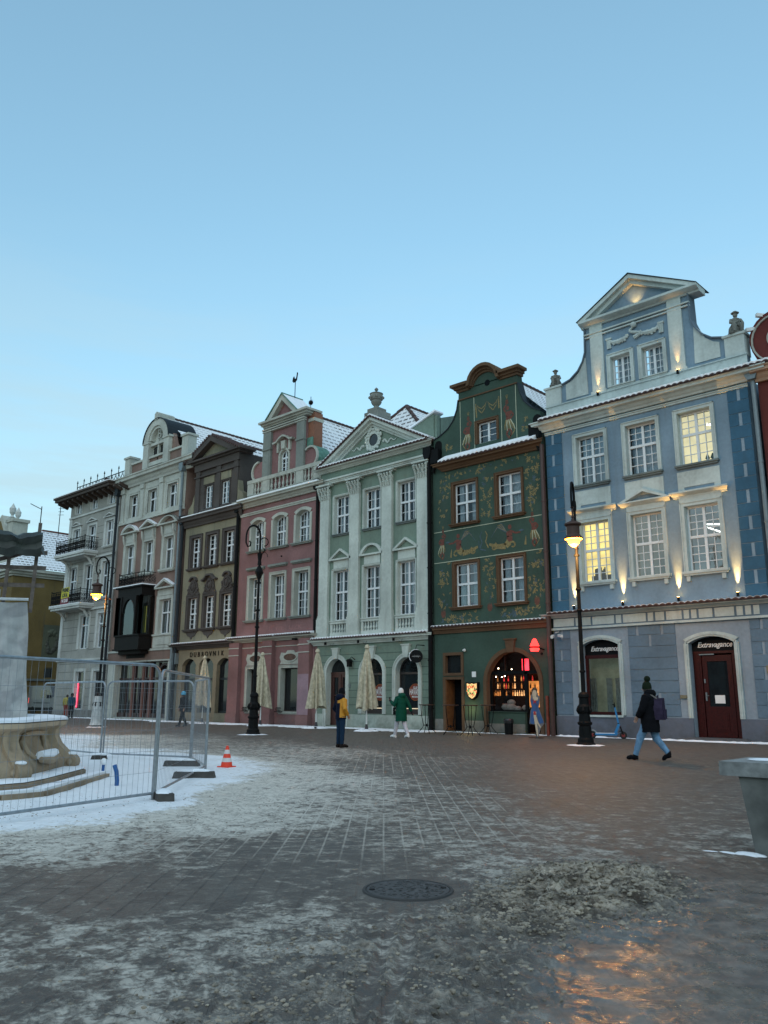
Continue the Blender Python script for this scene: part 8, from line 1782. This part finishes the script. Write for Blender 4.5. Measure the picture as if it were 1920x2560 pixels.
    for i in range(len(RG)-1):
        for j in range(n):
            b.f.append([base+i*n+j, base+(i+1)*n+j, base+(i+1)*n+(j+1) % n, base+i*n+(j+1) % n]); a = 2*PI*(j+.5)/n; zc = RG[i][0].z
            b.m.append(1 if panel and (math.cos(a) < -.55 and zc < 1.36 and zc > .92 and math.sin(a) > -.8 or (zc >= 1.36 and math.cos(a) < -.1)) else 0)
    for sd_ in 'LR':
        b.cur = 1 if panel and sd_ == 'R' else 0; sh, el, wr = J['sh'+sd_], J['el'+sd_], J['wr'+sd_]
        inn = ch_.lerp(sh, .55)+Vector((0, 0, .03)); limb([inn, sh, el, wr+(el-wr).normalized()*.01], [.085*bulk, .088*bulk, .068*bulk, .052*bulk])
    b.build('jacket', None, root, smooth=True)
    if glove:
        for sd_ in 'LR':
            b = MB(); el, wr = J['el'+sd_], J['wr'+sd_]; d = (wr-el).normalized(); b.tube([wr-d*.01, wr+d*.05, wr+d*.11, wr+d*.15], [.04, .042, .035, .02], 8); b.build('glove', glove, root, smooth=True)
    if hood:
        b = MB(); b.lathe([(.13, -.03), (.155, .02), (.14, .08), (.10, .12)], (J['neck'].x, J['neck'].y+.045, J['neck'].z-.01), 14, 1, .9); b.ball((J['neck'].x, J['neck'].y+.10, J['neck'].z), .11, 8, (1.1, .6, .8)); b.build('hood', jacket, root, smooth=True)
    if hat:
        b = MB(); hs = cap_scale; c = J['head']; b.lathe([(.098*hs, -.02), (.104*hs, .01), (.10*hs, .06), (.085*hs, .12), (.05*hs, .16), (.01, .175)], (c.x, c.y+.004, c.z+.02), 16, 1, 1.08)
        if pompom: b.ball((c.x, c.y+.02, c.z+.24), .075, 9)
        b.build('hat', hat, root, smooth=True)
    b = MB(); c = J['head']; b.lathe([(.07, -.09), (.088, -.05), (.094, 0), (.09, .05), (.06, .10), (.01, .12)], (c.x, c.y+.016, c.z), 14, 1, 1.05); b.build('hair', plain('dark hair', hair, .6, var=.3), root, smooth=True)
    root.scale = (s, s, s); return root
def dirw(a, c): return RT*a + FW*c       # a: to the right of the view, c: away from the viewer
NAVY = plain('navy jacket', (.006, .009, .022), .75, spec=.08, scale=9, bump=.7); YEL = plain('yellow jacket panel', (.52, .22, .012), .7, scale=9, bump=.7); JEAN = plain('dark navy trousers', (.012, .028, .055), .85, spec=.08, scale=9, bump=.7); BOOT = plain('dark leather boots', (.018, .012, .010), .6, spec=.08); BLK = plain('black cloth', (.006, .006, .008), .85, spec=.08, scale=9, bump=.7)
g = G_(851, 1869); person((g.x, g.y), dirw(.80, .60), 'man in navy and yellow jacket with black cap, hands in pockets, standing', 1.70,
    dict(elR=(-.29, .05, 1.17), wrR=(-.22, -.10, .98), elL=(.29, .05, 1.17), wrL=(.22, -.10, .98), knL=(.09, 0, .5), knR=(-.09, 0, .5), shL=(.18, 0, 1.42), head=(0, -.03, 1.62)), NAVY, .86, JEAN, BOOT, BLK, panel=YEL, hood=True)
GRN = plain('dark green quilted coat', (.004, .058, .036), .6, spec=.08, var=.15, bump=.3); WHT = plain('white knit', (.62, .62, .60), .9, bump=.6, scale=30); LG = plain('pale grey trousers', (.48, .46, .50), .85, scale=9, bump=.7); WSH = plain('white sneakers', (.65, .65, .65), .6)
g = G_(1003, 1845); w_ = person((g.x, g.y), dirw(-.62, .78), 'woman in long dark green coat, white hat and white trousers, raising a phone', 1.80,
    dict(knL=(.10, -.14, .50), anL=(.11, -.24, .09), toL=(.12, -.42, .05), knR=(-.09, .08, .50), anR=(-.10, .26, .12), toR=(-.11, .10, .04), elL=(.28, -.06, 1.17), wrL=(.27, -.26, 1.30), elR=(-.27, .12, 1.18), wrR=(-.36, .16, .95), head=(0, -.02, 1.61)), GRN, .60, LG, WSH, WHT, bulk=1.12, hood=True, glove=plain('dark glove', (.02, .02, .025), .8, spec=.08))
b = MB(); b.obox((.27, -.34, 1.34), (.26, -.36, 1.46), .07, .012, (1, 0, 0)); b.build('phone_in_hand', BLACKSIGN, w_)
DNM = plain('blue denim', (.13, .24, .37), .85, var=.25, scale=10, bump=.2); PURP = plain('dark purple backpack', (.035, .026, .05), .7, spec=.08, var=.3, scale=9)
g = G_(1631, 1901); p_ = person((g.x, g.y), dirw(-.86, .50), 'person in long black parka with backpack, pompom hat and blue jeans, walking', 1.82,
    dict(knL=(.09, -.22, .52), anL=(.10, -.36, .10), toL=(.11, -.52, .05), knR=(-.09, .10, .50), anR=(-.10, .36, .16), toR=(-.11, .24, .045), elL=(.26, -.10, 1.16), wrL=(.22, -.22, .98), elR=(-.27, .05, 1.15), wrR=(-.26, -.04, .92)), BLK, .64, DNM, BLK, plain('dark olive knit', (.012, .018, .010), .95, spec=.08, bump=.8, scale=30), bulk=1.32, hood=True, pompom=True)
b = MB(); b.prism([(-.16, .92), (.16, .92), (.17, 1.2), (.12, 1.42), (-.12, 1.42), (-.17, 1.2)], .14, .34); b.box(-.12, .12, .34, .38, .94, 1.16); b.tube([(-.10, .2, 1.42), (0, .22, 1.48), (.10, .2, 1.42)], .012, 5); bp_ = b.build('backpack', PURP, p_)
for s_ in (-1, 1): b = MB(); b.tube([(s_*.11, .22, 1.40), (s_*.13, .05, 1.52), (s_*.13, -.10, 1.46), (s_*.15, -.17, 1.25), (s_*.16, -.05, 1.0), (s_*.15, .16, .98)], .018, 5); b.build('shoulder_strap', plain('grey strap', (.16, .14, .13), .8), p_)
g = G_(455, 1817); person((g.x, g.y), dirw(-.55, -.6), 'person in black walking behind the fence in bright blue hat', 1.74,
    dict(knL=(.09, -.14, .51), anL=(.10, -.26, .10), toL=(.11, -.42, .05), knR=(-.09, .10, .50), anR=(-.10, .30, .14), toR=(-.11, .16, .045)), BLK, .80, plain('black trousers', (.008, .008, .01), .85, spec=.08), BOOT, plain('bright blue hat', (.07, .35, .55), .8), cap_scale=1.25)
g = G_(226, 1795); person((g.x, min(g.y, -1.2)), dirw(-.3, .9), 'distant person in dark blue jacket beside the wrapped lamp foot', 1.74, None, plain('dark blue jacket', (.012, .05, .09), .8, spec=.08), .9, plain('black trousers', (.008, .008, .01), .85, spec=.08), BOOT, BLK)
g = G_(216, 1794); person((g.x, min(g.y, -.9)), dirw(-.2, .9), 'distant person in dark top with yellow shoulders and red trousers', 1.70, None, plain('yellow hooded top', (.30, .26, .05), .8), 1.1, plain('red trousers', (.20, .025, .015), .8), BOOT, None)
_p = at_y(1272, 1725, 1.3); person((_p.x, 1.3, .25), (0, -1, 0), 'dark haired person in black sitting behind the bar window', 1.6, dict(knL=(.12, -.42, .86), knR=(-.12, -.42, .86), anL=(.12, -.42, .45), anR=(-.12, -.42, .45), toL=(.12, -.55, .42), toR=(-.12, -.55, .42), hiL=(.1, -.05, .9), hiR=(-.1, -.05, .9), wrL=(.12, -.32, 1.1), wrR=(-.12, -.32, 1.1)), plain('grey black sweater', (.02, .02, .025), .85, spec=.08), .9, BLK, BOOT, None)
